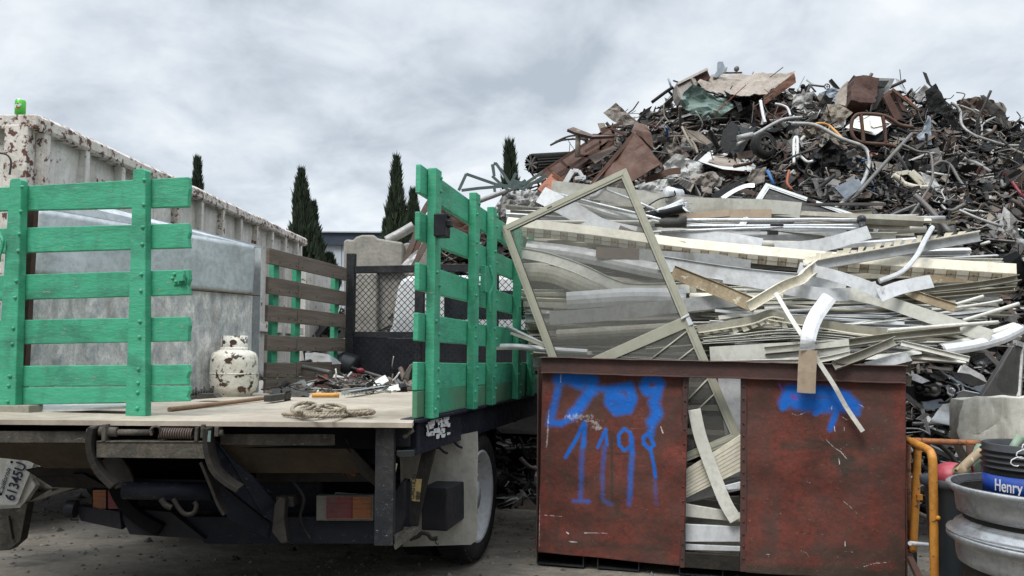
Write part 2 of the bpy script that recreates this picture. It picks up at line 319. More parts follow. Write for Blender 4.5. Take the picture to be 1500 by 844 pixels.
M['gold'] = mat('worn_gold_sticker', (.50, .38, .16), (.38, .28, .11), s=30, r=.5, bump=.1)
M['sticker'] = mat('torn_white_sticker', (.62, .62, .62), (.5, .5, .5), s=20, r=.6, bump=.1)
M['canlime'] = mat('lime_can_print', (.10, .50, .06), (.06, .38, .05), s=8, r=.3, m=.3, bump=0)
M['canred'] = mat('can_red', (.5, .02, .02), r=.4, bump=0)
M['cab'] = mat('white_cab_paint', (.66, .67, .68), (.6, .61, .62), s=3, r=.4, dirt=.1, bump=.05)
M['glass'] = mat('dark_window_glass', (.02, .024, .028), r=.12, bump=0, spec=.6)
M['teal'] = mat('dark_teal_steel', (.055, .085, .08), (.08, .11, .105), s=6, r=.55, bump=.2)
M['bluegrey'] = mat('blue_grey_panel', (.30, .35, .40), (.25, .29, .34), s=4, r=.45, bump=.1, dirt=.1)
def screen_mat(name, c, k):
    m = bpy.data.materials.new(name); m.use_nodes = True; t = m.node_tree; b = t.nodes['Principled BSDF']; b.inputs['Base Color'].default_value = (*c, 1); b.inputs['Roughness'].default_value = .7
    tr = t.nodes.new('ShaderNodeBsdfTransparent'); mx = t.nodes.new('ShaderNodeMixShader')
    tcn = t.nodes.new('ShaderNodeTexCoord'); nz = t.nodes.new('ShaderNodeTexNoise'); nz.inputs['Scale'].default_value = 3; nz.inputs['Detail'].default_value = 6; t.links.new(tcn.outputs['Object'], nz.inputs[0])
    mr = t.nodes.new('ShaderNodeMapRange'); mr.inputs[1].default_value = .3; mr.inputs[2].default_value = .7; mr.inputs[3].default_value = k-.1; mr.inputs[4].default_value = k+.1
    t.links.new(nz.outputs[0], mr.inputs[0]); t.links.new(mr.outputs[0], mx.inputs[0]); t.links.new(tr.outputs[0], mx.inputs[1]); t.links.new(b.outputs[0], mx.inputs[2]); t.links.new(mx.outputs[0], t.nodes['Material Output'].inputs[0]); return m
M['screen'] = screen_mat('insect_screen_mesh', (.125, .12, .105), .47)
M['screen2'] = screen_mat('dark_insect_screen', (.05, .05, .05), .7)

# ================================================================== GROUND
g = MB(); n = 60
def gz(x, y): return .012*noise.noise(V((x*.9, y*.9, 0)))+.006*noise.noise(V((x*4, y*4, 2)))
GX = [-400, -150, -60, -25, -12]+[-8+i*.22 for i in range(82)]+[12, 25, 60, 150, 400]; GY = [-60, -20, -5]+[0+i*.22 for i in range(70)]+[18, 25, 40, 80, 200, 700]
g.add([(x, y, gz(x, y)-.012 if abs(x) < 12 and y < 18 else -.012) for y in GY for x in GX], [(j*len(GX)+i, j*len(GX)+i+1, (j+1)*len(GX)+i+1, (j+1)*len(GX)+i) for j in range(len(GY)-1) for i in range(len(GX)-1)], 0, True)
M['ground'] = mat('oily_dirt_yard_floor', (.245, .215, .175), (.13, .115, .093), s=1.4, r=.9, bump=1.0, bs=28, dirt=.5, dcol=(.045, .038, .03), scr=.8, scol=(.30, .28, .24), st=(1, 1.6, 1))
g.build('ground', M['ground'], kind='structure')
g = MB(); rg = random.Random(3)
for i in range(6500):
    x = rg.uniform(-4, 6); y = rg.uniform(3.2, 9.5); r_ = rg.uniform(.003, .012)*(1+.12*y) if rg.random() < .96 else rg.uniform(.015, .045)
    a = rg.uniform(0, 3); z0 = gz(x, y)-.012
    vs = [(x+r_*math.cos(a+k*1.57)*rg.uniform(.6, 1.4), y+r_*math.sin(a+k*1.57)*rg.uniform(.6, 1.4), z0) for k in range(4)]+[(x, y, z0+r_*rg.uniform(.3, .9))]
    g.add(vs, [(0, 1, 4), (1, 2, 4), (2, 3, 4), (3, 0, 4)], rg.choice([0, 0, 1, 1, 2]))
g.build('gravel', [M['h_dark'], M['h_grey'], M['h_beige']], kind='stuff', label='gravel and small debris strewn over the dirt yard')

# ================================================================== FLATBED TRUCK
ZB = .96
T = V((.238, .9713, 0)).normalized(); NR = V((T.y, -T.x, 0))           # truck's forward and right directions
def PR(d, z=0, o=0): return V((-.47+.245*(d-3.64), d, z))+NR*o
def PL(d, z=0, o=0): return V((-1.6+.245*(d-7.6), d, z))-NR*o
def rr(px, py, back=0): return S(px, py, 3.45+(px+157)/759*.19+back)
tr = thing('flatbed_truck', 'flatbed truck with bright green stake sides, its black lift gate folded under the bed', 'truck', (-.9, 4.9, 0))
# deck: two sheets with a seam
A, B = onz(-230, 613, ZB), onz(604, 619.6, ZB); C2, D2 = onz(-230, 602.5, ZB), onz(609, 609.5, ZB)
m = MB()
ed = [A.lerp(B, i/40)+V((0, .006*noise.noise(V((i*.9, 0, 0))), 0)) for i in range(41)]
m.slab(ed+[D2, C2], (0, 0, -.022)); m.slab([C2+V((0, .003, 0)), D2+V((0, .003, 0)), PR(7.6, ZB), PL(7.75, ZB), PL(4.2, ZB)], (0, 0, -.022))
dk = m.build('deck', M['deck'], tr)
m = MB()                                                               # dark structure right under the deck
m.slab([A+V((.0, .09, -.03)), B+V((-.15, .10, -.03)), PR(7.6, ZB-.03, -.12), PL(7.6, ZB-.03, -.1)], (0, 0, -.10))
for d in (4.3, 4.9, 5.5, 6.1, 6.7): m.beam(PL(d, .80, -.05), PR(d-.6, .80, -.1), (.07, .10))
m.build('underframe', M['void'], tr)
m = MB()
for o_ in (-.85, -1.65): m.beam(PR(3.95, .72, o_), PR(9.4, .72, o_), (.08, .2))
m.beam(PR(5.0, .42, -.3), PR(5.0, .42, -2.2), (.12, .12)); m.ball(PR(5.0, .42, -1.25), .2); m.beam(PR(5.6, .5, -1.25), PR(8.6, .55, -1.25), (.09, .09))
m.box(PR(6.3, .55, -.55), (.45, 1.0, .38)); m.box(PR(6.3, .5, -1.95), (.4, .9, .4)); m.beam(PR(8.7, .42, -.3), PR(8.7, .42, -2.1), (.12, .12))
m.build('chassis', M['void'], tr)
# side rail, right: navy-black channel with torn sticker
m = MB(); m.beam(PR(3.74, .865, -.03), PR(7.6, .865, -.03), (.06, .15)); m.beam(PR(3.70, ZB-.005, -.02), PR(7.6, ZB-.005, -.02), (.10, .018))
for d in (4.1, 4.35, 4.7, 5.2): m.tube([PR(d, .79, -.02), PR(d+.03, .76, .0), PR(d+.06, .75, .01)], .008, 6)
m.build('side_rail', M['navy'], tr, bevel=.004)
m = MB(); m.beam(PL(4.0, .865, -.03), PL(7.6, .865, -.03), (.06, .15)); m.build('side_rail', M['navy'], tr, bevel=.004)
m = MB(); pn = PR(3.8, 0, .0035); rs = random.Random(5)
for k in range(60):
    x0 = rs.uniform(624, 656); y0 = rs.uniform(611, 640)-(x0-624)*.12; w_ = rs.uniform(2, 7); h_ = rs.uniform(1.5, 6)
    if x0+w_ > 661 or (x0 > 640 and y0 > 632 and rs.random() < .4): continue
    o_ = .0002*k
    m.slab([onp(x, y, pn+NR*o_, NR) for x, y in ((x0, y0), (x0+w_, y0-.8+rs.uniform(-1, 1)), (x0+w_-rs.uniform(0, 1), y0+h_), (x0+rs.uniform(0, 1), y0+h_+1))], NR*.0001)
m.build('sticker', M['sticker'], tr)
# rear corner: recess, handle, lamp, C-channel post, step arm with caution sticker
m = MB(); m.box(PR(3.78, .865, -.10), (.2, .05, .15), Matrix.Rotation(-.24, 3, 'Z'))
m.slab([rr(578, 620, .06), rr(600, 620, .06), rr(600, 655, .06), rr(578, 655, .06)], (0, .03, 0)); m.build('corner_bracket', M['black'], tr, bevel=.003)
m = MB(); m.tube([rr(588, 626, .05), rr(603, 628, -.0), rr(605, 631, -.02), rr(593, 640, -.03)], .008, 8); m.tube([rr(596, 637.5, -.03), rr(591, 641, -.032)], .010, 8); m.build('pull_handle', M['grimelight'], tr)
m = MB(); q = [rr(580, 660), rr(607, 659), rr(608, 667), rr(604, 670), rr(586, 671), rr(580, 668)]; m.slab(q, (0, .05, 0)); m.build('side_lamp', M['glass'], tr, bevel=.004)
m = MB(); a, b = rr(565.5, 620.5, -.005), rr(563.5, 797, -.005)
wv = .026*3.6/3.6
prof = [(-.042, -.035), (.042, -.035), (.042, .035), (.034, .035), (.034, -.027), (-.034, -.027), (-.034, .035), (-.042, .035)]
m.sweep([a, b], [(x, -y) for x, y in prof], up=(0, -1, 0)); m.build('corner_post', M['black'], tr, bevel=.002)
m = MB(); m.slab([rr(578, 797, -.03), rr(616, 771, .32), rr(600, 771, .32), rr(578, 783, -.03)], (0, 0, -.012)); m.slab([rr(578, 797, -.03), rr(616, 771, .32), rr(616, 778, .32), rr(580, 805, -.03)], (-.006, 0, 0)); m.build('step', M['grimelight'], tr, bevel=.002)
m = MB(); m.slab([rr(640, 652, .36), rr(619, 658, .36), rr(608, 705, .34), rr(598, 772, .32), rr(612, 772, .32), rr(623, 720, .34)], (.0, .04, 0)); m.build('step_arm', M['grime'], tr, bevel=.004)
m = MB(); m.slab([rr(601.5, 701, .333), rr(618, 702, .333), rr(614.5, 735, .333), rr(598.5, 733, .333)], (0, -.002, 0)); stk = m.build('caution_sticker', M['gold'], tr)
O_ = rr(606.5, 732, .327); X_ = (rr(610, 702, .327)-O_); text('CAUTION', .034, O_, X_, X_.cross(V((0, -1, 0)))*-1 if False else V((0, -1, 0)).cross(X_), M['ink'], 'lettering', stk, sx_=.82)
for k in range(3):
    O2 = rr(611+k*2.2, 732, .327); text(['IIILIIIILIIIIL', 'LIIIILILIIIL', 'IILIIILIIIIL'][k], .011, O2, X_, V((0, -1, 0)).cross(X_), M['ink'], 'lettering', stk, sx_=.95)
# mud flap, boxes
fp = PR(4.42, 0); m = MB()
pts = [(585, 650), (640, 648), (660, 640), (699, 632), (700, 660), (698.5, 700), (698.5, 783), (697, 792), (690, 798), (640, 799.5), (590, 801)]
m.slab([onp(x, y, fp, T) for x, y in pts], T*.008); m.build('mud_flap', M['flap'], tr)
m = MB(); fb = PR(4.2, 0); a = [onp(x, y, fb, T) for x, y in ((617, 714), (655, 715), (655, 779), (617, 777))]; b = [p+T*.30 for p in a]; b[1] += NR*.03; b[2] += NR*.03+V((0, 0, .03)); b[1] -= V((0, 0, .0)); m.add(a+b, [(0, 1, 2, 3), (7, 6, 5, 4), (0, 4, 5, 1), (1, 5, 6, 2), (2, 6, 7, 3), (3, 7, 4, 0)]); m.build('tool_box', M['blackclean'], tr, bevel=.008)
m = MB(); m.slab([rr(578, 722, .2), rr(588, 706, .2), rr(592, 706, .2), rr(592, 762, .2), rr(586, 785, .2), rr(578, 785, .2)], (0, .12, 0)); m.slab([rr(592, 706, .3), rr(602, 706, .3), rr(602, 772, .3), rr(592, 772, .3)], (0, .1, 0)); m.build('battery_box', M['blackclean'], tr, bevel=.005)
m = MB(); m.tube(catmull([rr(600, 790, .5), rr(612, 786, .5), rr(618, 781, .5), rr(627, 783, .5), rr(632, 789, .5), rr(641, 788, .5)]), .011, 7); m.tube([rr(638, 788, .5), rr(639, 797, .5), rr(643, 797, .5)], .004, 5); m.build('hitch_hook', M['grime'], tr)
# wheels
def wheel(c, ax, R_=.39, w_=.2):
    m = MB(); pr = [(R_-.125, -w_*.42), (R_-.09, -w_*.5), (R_-.02, -w_*.5), (R_, -w_*.38), (R_, w_*.38), (R_-.02, w_*.5), (R_-.09, w_*.5), (R_-.125, w_*.42)]
    m.lathe(pr, c, ax, 48)
    for i in range(48):
        a = i/48*2*math.pi; x = ax.cross(V((0, 0, 1))).normalized(); r0 = (x*math.cos(a)+V((0, 0, 1))*math.sin(a)); t_ = (-x*math.sin(a)+V((0, 0, 1))*math.cos(a))
        for s in (-1, 1): m.beam(c+r0*(R_-.004)+ax*s*.01, c+r0*(R_+.001)+ax*s*w_*.43+t_*.012, (.018, .012), up=r0)
    t = m.build('tyre', M['rubber'], tr)
    m = MB(); pr = [(R_-.105, w_*.46), (R_-.115, w_*.5), (R_-.13, w_*.44), (R_-.15, w_*.2), (R_-.16, .0), (R_-.20, -.03), (.10, .02), (.09, .07), (.0, .08)]
    m.lathe(pr, c, ax, 40)
    for k in range(6):
        a = k*math.pi/3; x = ax.cross(V((0, 0, 1))).normalized(); m.lathe([(.0, .055), (.012, .055), (.014, .0)], c+(x*math.cos(a)+V((0, 0, 1))*math.sin(a))*.13, ax, 6)
    m.build('rim', M['rim'], t)
for d, o_ in ((4.93, -.125), (4.99, -.39), (5.2, -2.32), (5.25, -2.02), (8.75, -.1), (8.9, -2.2)): wheel(PR(d, .39, o_), NR if o_ > -1.2 else -NR)
# folded lift-gate platform
m = MB(); bk = .03
m.slab([rr(-200, 632, bk), rr(133, 632, bk), rr(133, 649, bk), rr(-200, 649, bk)], (0, .05, 0)); m.build('platform_edge', M['grimelight'], tr, bevel=.003); m = MB(); m.slab([rr(322, 636, bk), rr(504, 636, bk), rr(502, 653, bk), rr(322, 652, bk)], (0, .05, 0)); m.build('platform_edge', M['grimelight'], tr, bevel=.003)
m = MB()
m.slab([rr(-200, 649, bk+.01), rr(133, 650, bk+.01), rr(140, 686, bk+.14), rr(66, 686, bk+.14), rr(-20, 649, bk+.01)], (0, .0, .02)); m.build('platform', M['platform'], tr); m = MB(); m.slab([rr(322, 652, bk+.01), rr(502, 653, bk+.01), rr(545, 693, bk+.14), rr(322, 693, bk+.14)], (0, 0, .02)); m.build('platform', M['platform'], tr)
m = MB(); m.slab([rr(504, 640, bk-.01), rr(514, 655, bk-.01), rr(556, 700, bk+.08), rr(552, 715, bk+.08), rr(528, 695, bk+.06)], (0, .03, 0)); m.build('platform_brace', M['grime'], tr, bevel=.003); m = MB(); m.slab([rr(36, 688, .35), rr(66, 683, .35), rr(140, 684, .35), rr(160, 697, .35), rr(50, 697, .35)], (0, .04, 0)); m.build('platform_brace', M['grime'], tr, bevel=.003); m = MB(); m.slab([rr(375, 692, .35), rr(540, 693, .35), rr(548, 706, .35), rr(375, 706, .35)], (0, .05, 0)); m.build('platform_brace', M['grime'], tr, bevel=.003); m = MB(); m.slab([rr(104, 694, .33), rr(122, 694, .33), rr(172, 722, .33), rr(154, 722, .33)], (0, .03, 0)); m.build('platform_brace', M['grime'], tr, bevel=.003); m = MB(); m.slab([rr(50, 697, .4), rr(150, 697, .4), rr(160, 717, .4), rr(76, 714, .4)], (0, .03, 0)); m.build('platform_brace', M['grime'], tr, bevel=.003)
# hinge carriage
m = MB(); m.slab([rr(141, 647, -.04), rr(300, 647.5, -.04), rr(300, 672, -.04), rr(141, 670.5, -.04)], (0, .07, 0)); m.slab([rr(141, 646, -.045), rr(303, 646.5, -.045), rr(303, 648.5, -.045), rr(141, 648, -.045)], (0, .08, 0)); m.build('cross_beam', M['grimelight'], tr, bevel=.002)
def rib(P, wd, th, back, mt=M['grime'], name='lift_arm', z=0):
    """curved plate traced by a centre line: width in the view plane, th deep"""
    m = MB(); Q = catmull([rr(x, y, back+z) for x, y in P], 5); m.sweep(Q, [(-wd/2, -th/2), (wd/2, -th/2), (wd/2, th/2), (-wd/2, th/2)], up=(0, -1, 0)); return m.build(name, mt, tr, bevel=.003)
rib([(138, 626), (134, 645), (137, 668), (147, 690), (168, 712)], .028, .06, -.03)
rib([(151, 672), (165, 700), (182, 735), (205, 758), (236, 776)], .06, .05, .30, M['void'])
m = MB(); m.slab([rr(66, 660, .62), rr(550, 660, .62), rr(550, 716, .62), rr(120, 716, .62)], (0, .03, 0)); m.build('shade_plate', M['void'], tr)  # added black plate standing in for the shade under the bed
rib([(158, 668), (176, 690), (184, 712)], .09, .02, .12)
rib([(307, 626), (306, 650), (310, 672), (318, 690), (334, 705), (352, 716)], .024, .09, -.05)
m = MB(); m.slab([rr(311, 640, -.01), rr(321, 652, -.01), rr(333, 668, 0), rr(372, 700, .1), rr(404, 738, .2), rr(402, 768, .22), rr(386, 757, .2), rr(345, 725, .08), rr(322, 704, 0), rr(311, 676, -.01)], (0, .02, 0)); m.slab([rr(296, 674, .04), rr(318, 705, .04), rr(345, 727, .1), rr(396, 766, .25), rr(393, 789, .27), rr(334, 760, .1), rr(322, 738, .06), rr(308, 700, .04)], (0, .02, 0)); m.build('lift_arm', M['navy'], tr, bevel=.003)
rib([(297, 676), (312, 712), (321, 735), (331, 753)], .014, .06, .0)
m = MB(); m.slab([rr(402, 740, .15), rr(410, 728, .15), rr(418, 732, .15), rr(416, 760, .15), rr(421, 795, .15), rr(412, 797, .15), rr(398, 780, .15)], (0, .06, 0)); m.slab([rr(404, 728, .2), rr(430, 728, .2), rr(430, 743, .2), rr(404, 743, .2)], (0, .1, 0)); m.build('pivot_bracket', M['grime'], tr, bevel=.004)
m = MB(); m.tube([rr(166, 633.5, -.02), rr(224, 633.5, -.02)], .014, 10); m.tube([rr(146, 632, -.02), rr(172, 633, -.02)], .022, 10); m.tube([rr(128, 632.5, -.03), rr(134, 632.5, -.03)], .015, 8); m.tube([rr(316, 634, -.03), rr(327, 634, -.03)], .015, 8); m.build('hinge_rod', M['grimelight'], tr)
m = MB(); a, b = rr(237, 634.5, -.02), rr(283, 635, -.02); P = []
for i in range(13*10+1):
    t = i/130; an = t*13*2*math.pi; P.append(a.lerp(b, t)+V((0, math.sin(an), math.cos(an)))*.024)
m.tube(P, .0045, 6); m.tube(catmull([rr(222, 638, -.05), rr(221, 630, -.05), rr(226, 625, -.05), rr(233, 626, -.05), rr(235, 633, -.04), rr(233, 642, -.02)]), .006, 6); m.build('coil_spring', M['spring'], tr)
m = MB()
for x0, x1, y0, y1 in ((148, 155, 622, 647), (284, 290, 626, 647), (293, 300, 622, 642), (313, 320, 625, 640), (130, 140, 624, 629)): m = MB(); m.slab([rr(x0+1, y0, -.05), rr(x1, y0, -.05), rr(x1-1, y1, -.05), rr(x0, y1, -.05)], (0, .05, 0)); m.build('hinge_lug', M['grimelight'], tr, bevel=.003)
m = MB(); m.slab([rr(305, 631, -.1), rr(309, 631, -.1), rr(308, 647.5, -.1), rr(303.5, 647, -.1)], (0, .001, 0)); m.build('green_paint_mark', M['sage'], tr)
m = MB(); m.tube([rr(182, 718, .12), rr(312, 720, .12)], .042, 16); m.build('torque_tube', M['navy'], tr)
m = MB(); m.tube(catmull([rr(236, 731, .06), rr(243, 740, .06), rr(252, 744, .06)]), .014, 8); m.tube(catmull([rr(254, 731, .06), rr(262, 744, .06), rr(271, 753, .06), rr(283, 752, .06), rr(288, 742, .06), rr(285, 735, .06)]), .011, 8); m.build('hook', M['grime'], tr)
m = MB(); m.tube([rr(98, 745, .28), rr(112, 746, .28)], .042, 14); m.slab([rr(112, 741, .3), rr(175, 750, .3), rr(178, 776, .3), rr(118, 763, .3)], (0, .05, 0)); m.slab([rr(170, 745, .32), rr(250, 750, .32), rr(300, 790, .32), rr(190, 783, .32)], (0, .1, 0)); m.tube([rr(103, 752, .28), rr(104, 762, .28), rr(115, 762, .28)], .004, 5); m.build('bumper_bar', M['blackclean'], tr, bevel=.003)
m = MB(); m.slab([rr(270, 757, .36), rr(552, 757, .36), rr(552, 797, .36), rr(300, 797, .36)], (0, .08, 0)); m.slab([rr(135, 700, .5), rr(470, 705, .5), rr(470, 755, .5), rr(135, 745, .5)], (0, .05, 0)); m.build('rear_bumper', M['navy'], tr, bevel=.004)
for (x0, x1, y0, y1, mt, nm) in ((463, 546.5, 726, 763, M['lamp_body'], 'tail_lamp'), (134, 195, 716, 748, M['void'], 'tail_lamp')):
    m = MB(); m.slab([rr(x0, y0, .32), rr(x1, y0, .32), rr(x1, y1, .32), rr(x0, y1, .32)], (0, .05, 0)); tl = m.build(nm, mt, tr, bevel=.004)
    for a0, a1, mm in (((478, 515.5, M['red_lens']), (516.5, 543.5, M['amber'])) if x0 > 400 else ((136, 155, M['amber']), (158, 190, M['red_lens']))):
        m = MB(); m.slab([rr(a0, y0+2, .312), rr(a1, y0+2, .312), rr(a1, y1-3, .312), rr(a0, y1-3, .312)], (0, .03, 0)); 
        for q in range(5): yq = y0+5+q*(y1-y0-9)/4; m.slab([rr(a0+1, yq, .311), rr(a1-1, yq, .311), rr(a1-1, yq+1.2, .309), rr(a0+1, yq+1.2, .309)], (0, .004, 0))
        m.build('lens', mm, tl, bevel=.001)
# ---- stake gates
def bolts(m, P, n_, r_=.011):
    for p in P: m.lathe([(r_, 0), (r_*.9, .006), (r_*.4, .010), (0, .011)], p, n_, 8)
def side_gate(sec, posts, flip):
    """stake gate on the truck's right side; sec = (d0, d1), posts = list of d"""
    gt = bpy.data.objects.new('stake_gate', None); col.objects.link(gt); gt.parent = tr
    tag(gt, label='bright green stake gate on the right side of the truck bed')
    zs = [(2.174, 2.037), (1.946, 1.81), (1.703, 1.572), (1.465, 1.332), (1.232, 1.098), (1.095, .968)]
    rs = random.Random(int(sec[0]*10))
    for i, (z1, z0) in enumerate(zs):
        m = MB(); j0, j1 = rs.uniform(-.012, .012), rs.uniform(-.02, .02); dz = flip
        m.beam(PR(sec[0]+j0, (z0+z1)/2+dz, .0), PR(sec[1], (z0+z1)/2+dz+j1, .0), (.026, z1-z0))
        m.build('board', M['green'] if i < 5 else M['green_worn'], gt, bevel=.004)
    for d in posts:
        m = MB(); h = rs.uniform(-.02, .02); a, b = PR(d, ZB-.0, .037), PR(d+rs.uniform(-.03, .03), 2.185+flip+h, .037); m.beam(a, b, (.045, .085), up=T)
        bolts(m, [PR(d, z, .0585)+T*rs.choice((-.02, .02)) for z1, z0 in zs for z in (z1-.035, z0+.035)], NR)
        m.build('post', M['green'], gt, bevel=.007)
    return gt
g1 = side_gate((3.70, 4.63), (3.84, 4.50), 0); g2 = side_gate((4.66, 7.5), (4.90, 5.56, 6.0, 6.7, 7.3), -.012)
m = MB(); m.box(PR(3.80, 1.89, .09), (.06, .08, .11), Matrix.Rotation(-.24, 3, 'Z')); m.box(PR(3.80, 1.90, .125), (.03, .05, .03), Matrix.Rotation(-.24, 3, 'Z')); m.tube([PR(3.80, 1.96, .1), PR(3.8, 1.93, .13)], .01, 6); m.build('latch', M['blackclean'], g1, bevel=.006)
m = MB(); m.box(PR(4.68, 1.72, .05), (.03, .08, .16), Matrix.Rotation(-.24, 3, 'Z')); m.tube(catmull([PR(4.68, 1.8, .08), PR(4.7, 1.7, .1), PR(4.68, 1.62, .08), PR(4.7, 1.52, .08)]), .01, 6); m.build('latch', M['green'], g2, bevel=.004)
# left side gate: brown boards inside, green stakes outside
gt = bpy.data.objects.new('stake_gate', None); col.objects.link(gt); gt.parent = tr; tag(gt, label='stake gate with weathered brown boards inside and green stakes outside')
for i, (z1, z0) in enumerate(((2.10, 1.975), (1.87, 1.735), (1.645, 1.515), (1.41, 1.285), (1.19, 1.07), (1.065, .97))):
    for d0, d1 in ((6.2, 6.65), (6.66, 7.55)):
        m = MB(); a, b = PL(d0, (z0+z1)/2, 0), PL(d1, (z0+z1)/2+R.uniform(-.01, .01), 0); m.beam(a, b, (.028, z1-z0)); bolts(m, [a.lerp(b, t)-V((0, 0, .03))+NR*.014 for t in (.06, .35, .7, .93)], NR, .008); m.build('board', M['plank'], gt, bevel=.004)
for px in (395, 429, 487):
    d = 3.462/(.245+(750-px)/1150)+.12; m = MB(); m.beam(PL(d, .9, .045), PL(d, 2.08, .045), (.045, .085), up=T); m.build('post', M['green'], gt, bevel=.006)
# rear left gate
gp = V((-1.553, 3.76, 0)); gt = bpy.data.objects.new('stake_gate', None); col.objects.link(gt); gt.parent = tr; tag(gt, label='wide green stake gate across the left rear of the truck bed')
def gpt(x, y, o=0): return onp(x, y, gp-T*o, T)
for i, (a, b, c, d) in enumerate(((274, 258, 303, 309), (334, 326, 363, 371), (403, 394, 432, 440), (469, 463, 500, 505), (536, 533, 564, 567), (567.5, 564.5, 588, 594))):
    sl_ = (b-a)/275; xl = -210
    yl, yl2 = b-sl_*(275-xl), c-(c-d)/275*(275-xl)
    e_ = [(276+R.uniform(-2, 1), b+1), (277, (b+c)/2-4), (275+R.uniform(-2, 1), (b+c)/2+5), (276+R.uniform(-2, 1), c)]
    m = MB(); m.slab([gpt(x, y) for x, y in [(xl, yl)]+e_+[(xl, yl2)]], T*.028); m.build('board', M['green'], gt, bevel=.004)
for (x0, x1, y0, x2, x3, y1, mt) in ((25, 42, 264, 4, 33, 595, 'green'), (204, 222, 250, 193, 222, 609, 'green'), (-130, -108, 270, -150, -120, 600, 'green')):
    m = MB(); m.slab([gpt(x0, y0+3, .0), gpt(x0+4, y0, 0), gpt(x1-3, y0, .0), gpt(x1, y0+3, 0), gpt(x3, y1, .0), gpt(x2, y1, .0)], -T*.045)
    P = []
    for y in (264, 300, 333, 358, 402, 426, 471, 494, 541, 561, 575, 598):
        t = (y-y0)/(y1-y0); xa = x0+(x2-x0)*t; P.append(gpt(xa+8, y+(10 if x0 < 50 and y < 560 else 0)-(10 if x0 < 50 and y >= 560 else 0), .045))
    bolts(m, P, -T); m.build('post', M[mt], gt, bevel=.006)
m = MB(); m.slab([gpt(253, 400, .0), gpt(271, 396, 0), gpt(273, 416, .0), gpt(255, 418, 0)], -T*.008); bolts(m, [gpt(x, y, .008) for x, y in ((256, 402), (253, 408), (258, 413), (264, 414))], -T, .009); m.slab([gpt(264, 404, .008), gpt(272, 402, .008), gpt(272, 412, .008), gpt(264, 413, .008)], -T*.02); m.build('latch_plate', M['green'], gt, bevel=.002)
m = MB(); m.slab([gpt(-8, 372, .06), gpt(2, 370, .06), gpt(2, 384, .06), gpt(-8, 384, .06)], -T*.01); m.tube(catmull([gpt(-3, 340, .05), gpt(4, 352, .06), gpt(3, 362, .06), gpt(-2, 378, .07)]), .009, 6); m.tube(catmull([gpt(-3, 347, .05), gpt(1, 356, .06), gpt(-2, 368, .07)]), .008, 6); m.build('latch', M['green'], gt, bevel=.002)
m = MB(); m.slab([gpt(-20, 594, .06), gpt(42, 594, .06), gpt(42, 609, .06), gpt(-20, 609, .06)], T*.09); m.build('wood_block', M['alud'], gt, bevel=.004)
# ---- headache rack and cab
hp_ = PL(7.6, 0); hr = bpy.data.objects.new('headache_rack', None); col.objects.link(hr); hr.parent = tr; tag(hr, label='black mesh and tread plate rack at the front of the truck bed')
def hpt(x, y, o=0): return onp(x, y, hp_-T*o, T)
def hz(x, z, o=0):
    p = hpt(x, 450, o); p.z = z; return p
m = MB(); zt, zm = 2.10, 1.46
for x0, x1, z in ((506, 518, 2.24), (607, 620, 2.10), (722, 729, 2.10), (822, 840, 2.15)): m.slab([hz(x0, ZB), hz(x1, ZB), hz(x1, z), hz(x0, z)], T*.05)
for z0, z1 in ((2.045, 2.115), (1.42, 1.48)): m.slab([hz(518.5, z0, .004), hz(822, z0, .004), hz(822, z1, .004), hz(518.5, z1, .004)], T*.045)
m.build('frame', M['black'], hr, bevel=.004)
m = MB(); m.slab([hz(518, ZB), hz(822, ZB), hz(822, 1.418), hz(518, 1.418)], T*.006)
a, b = hz(518, ZB, .001), hz(822, ZB, .001); ln = (b-a).length; ux = (b-a).normalized()
for i in range(int(ln/.034)):
    for j in range(13):
        s = 1 if (i+j) % 2 else -1; c = a+ux*(.017+i*.034)+V((0, 0, .02+j*.034)); u2 = (ux*.7+V((0, 0, .7*s))).normalized(); v2 = u2.cross(T)
        m.add([c-u2*.012, c-v2*.004-T*.003, c+u2*.012, c+v2*.004-T*.003], [(0, 1, 2, 3)])
m.build('tread_plate', M['blackclean'], hr)
a, b = hz(518, 1.48, -.02), hz(822, 1.48, -.02); ux = (b-a).normalized(); ln = (b-a).length
m = MB(); cw, ch = .062, .031; H_ = 2.045-1.48
for i in range(int(ln/cw)+1):
    for j in range(int(H_/ch)+1):
        c = a+ux*(i*cw+(cw/2 if j % 2 else 0))+V((0, 0, j*ch))
        if (c-a).dot(ux)+cw/2 > ln or j*ch+ch > H_+.01: continue
        for s in (-1, 1): m.beam(c, c+ux*s*cw/2+V((0, 0, ch)), (.005, .006), up=T)
m.build('mesh_panel', M['blackclean'], hr)
m = MB(); hp_save = hp_; c0, c1 = hz(566, 0, -.45), hz(840, 0, -.45)
ub = (c1-c0).normalized(); prof = [(.0, .5), (0, 1.48), (.05, 1.55), (.10, 1.93), (.14, 2.02), (.22, 2.06)]; W_ = (c1-c0).length
for sgn in (0,):
    left = [c0+ub*x+V((0, 0, z)) for x, z in prof]; right = [c1-ub*x+V((0, 0, z)) for x, z in reversed(prof)]
    m.slab(left+right, T*1.5)
m.build('cab', M['cab'], tr, bevel=.05)
m = MB(); m.slab([c0+ub*x+V((0, 0, z))-T*.004 for x, z in ((.62, 1.62), (W_-.35, 1.62), (W_-.4, 1.9), (.62, 1.9))], T*.01); m.build('rear_window', M['glass'], tr)

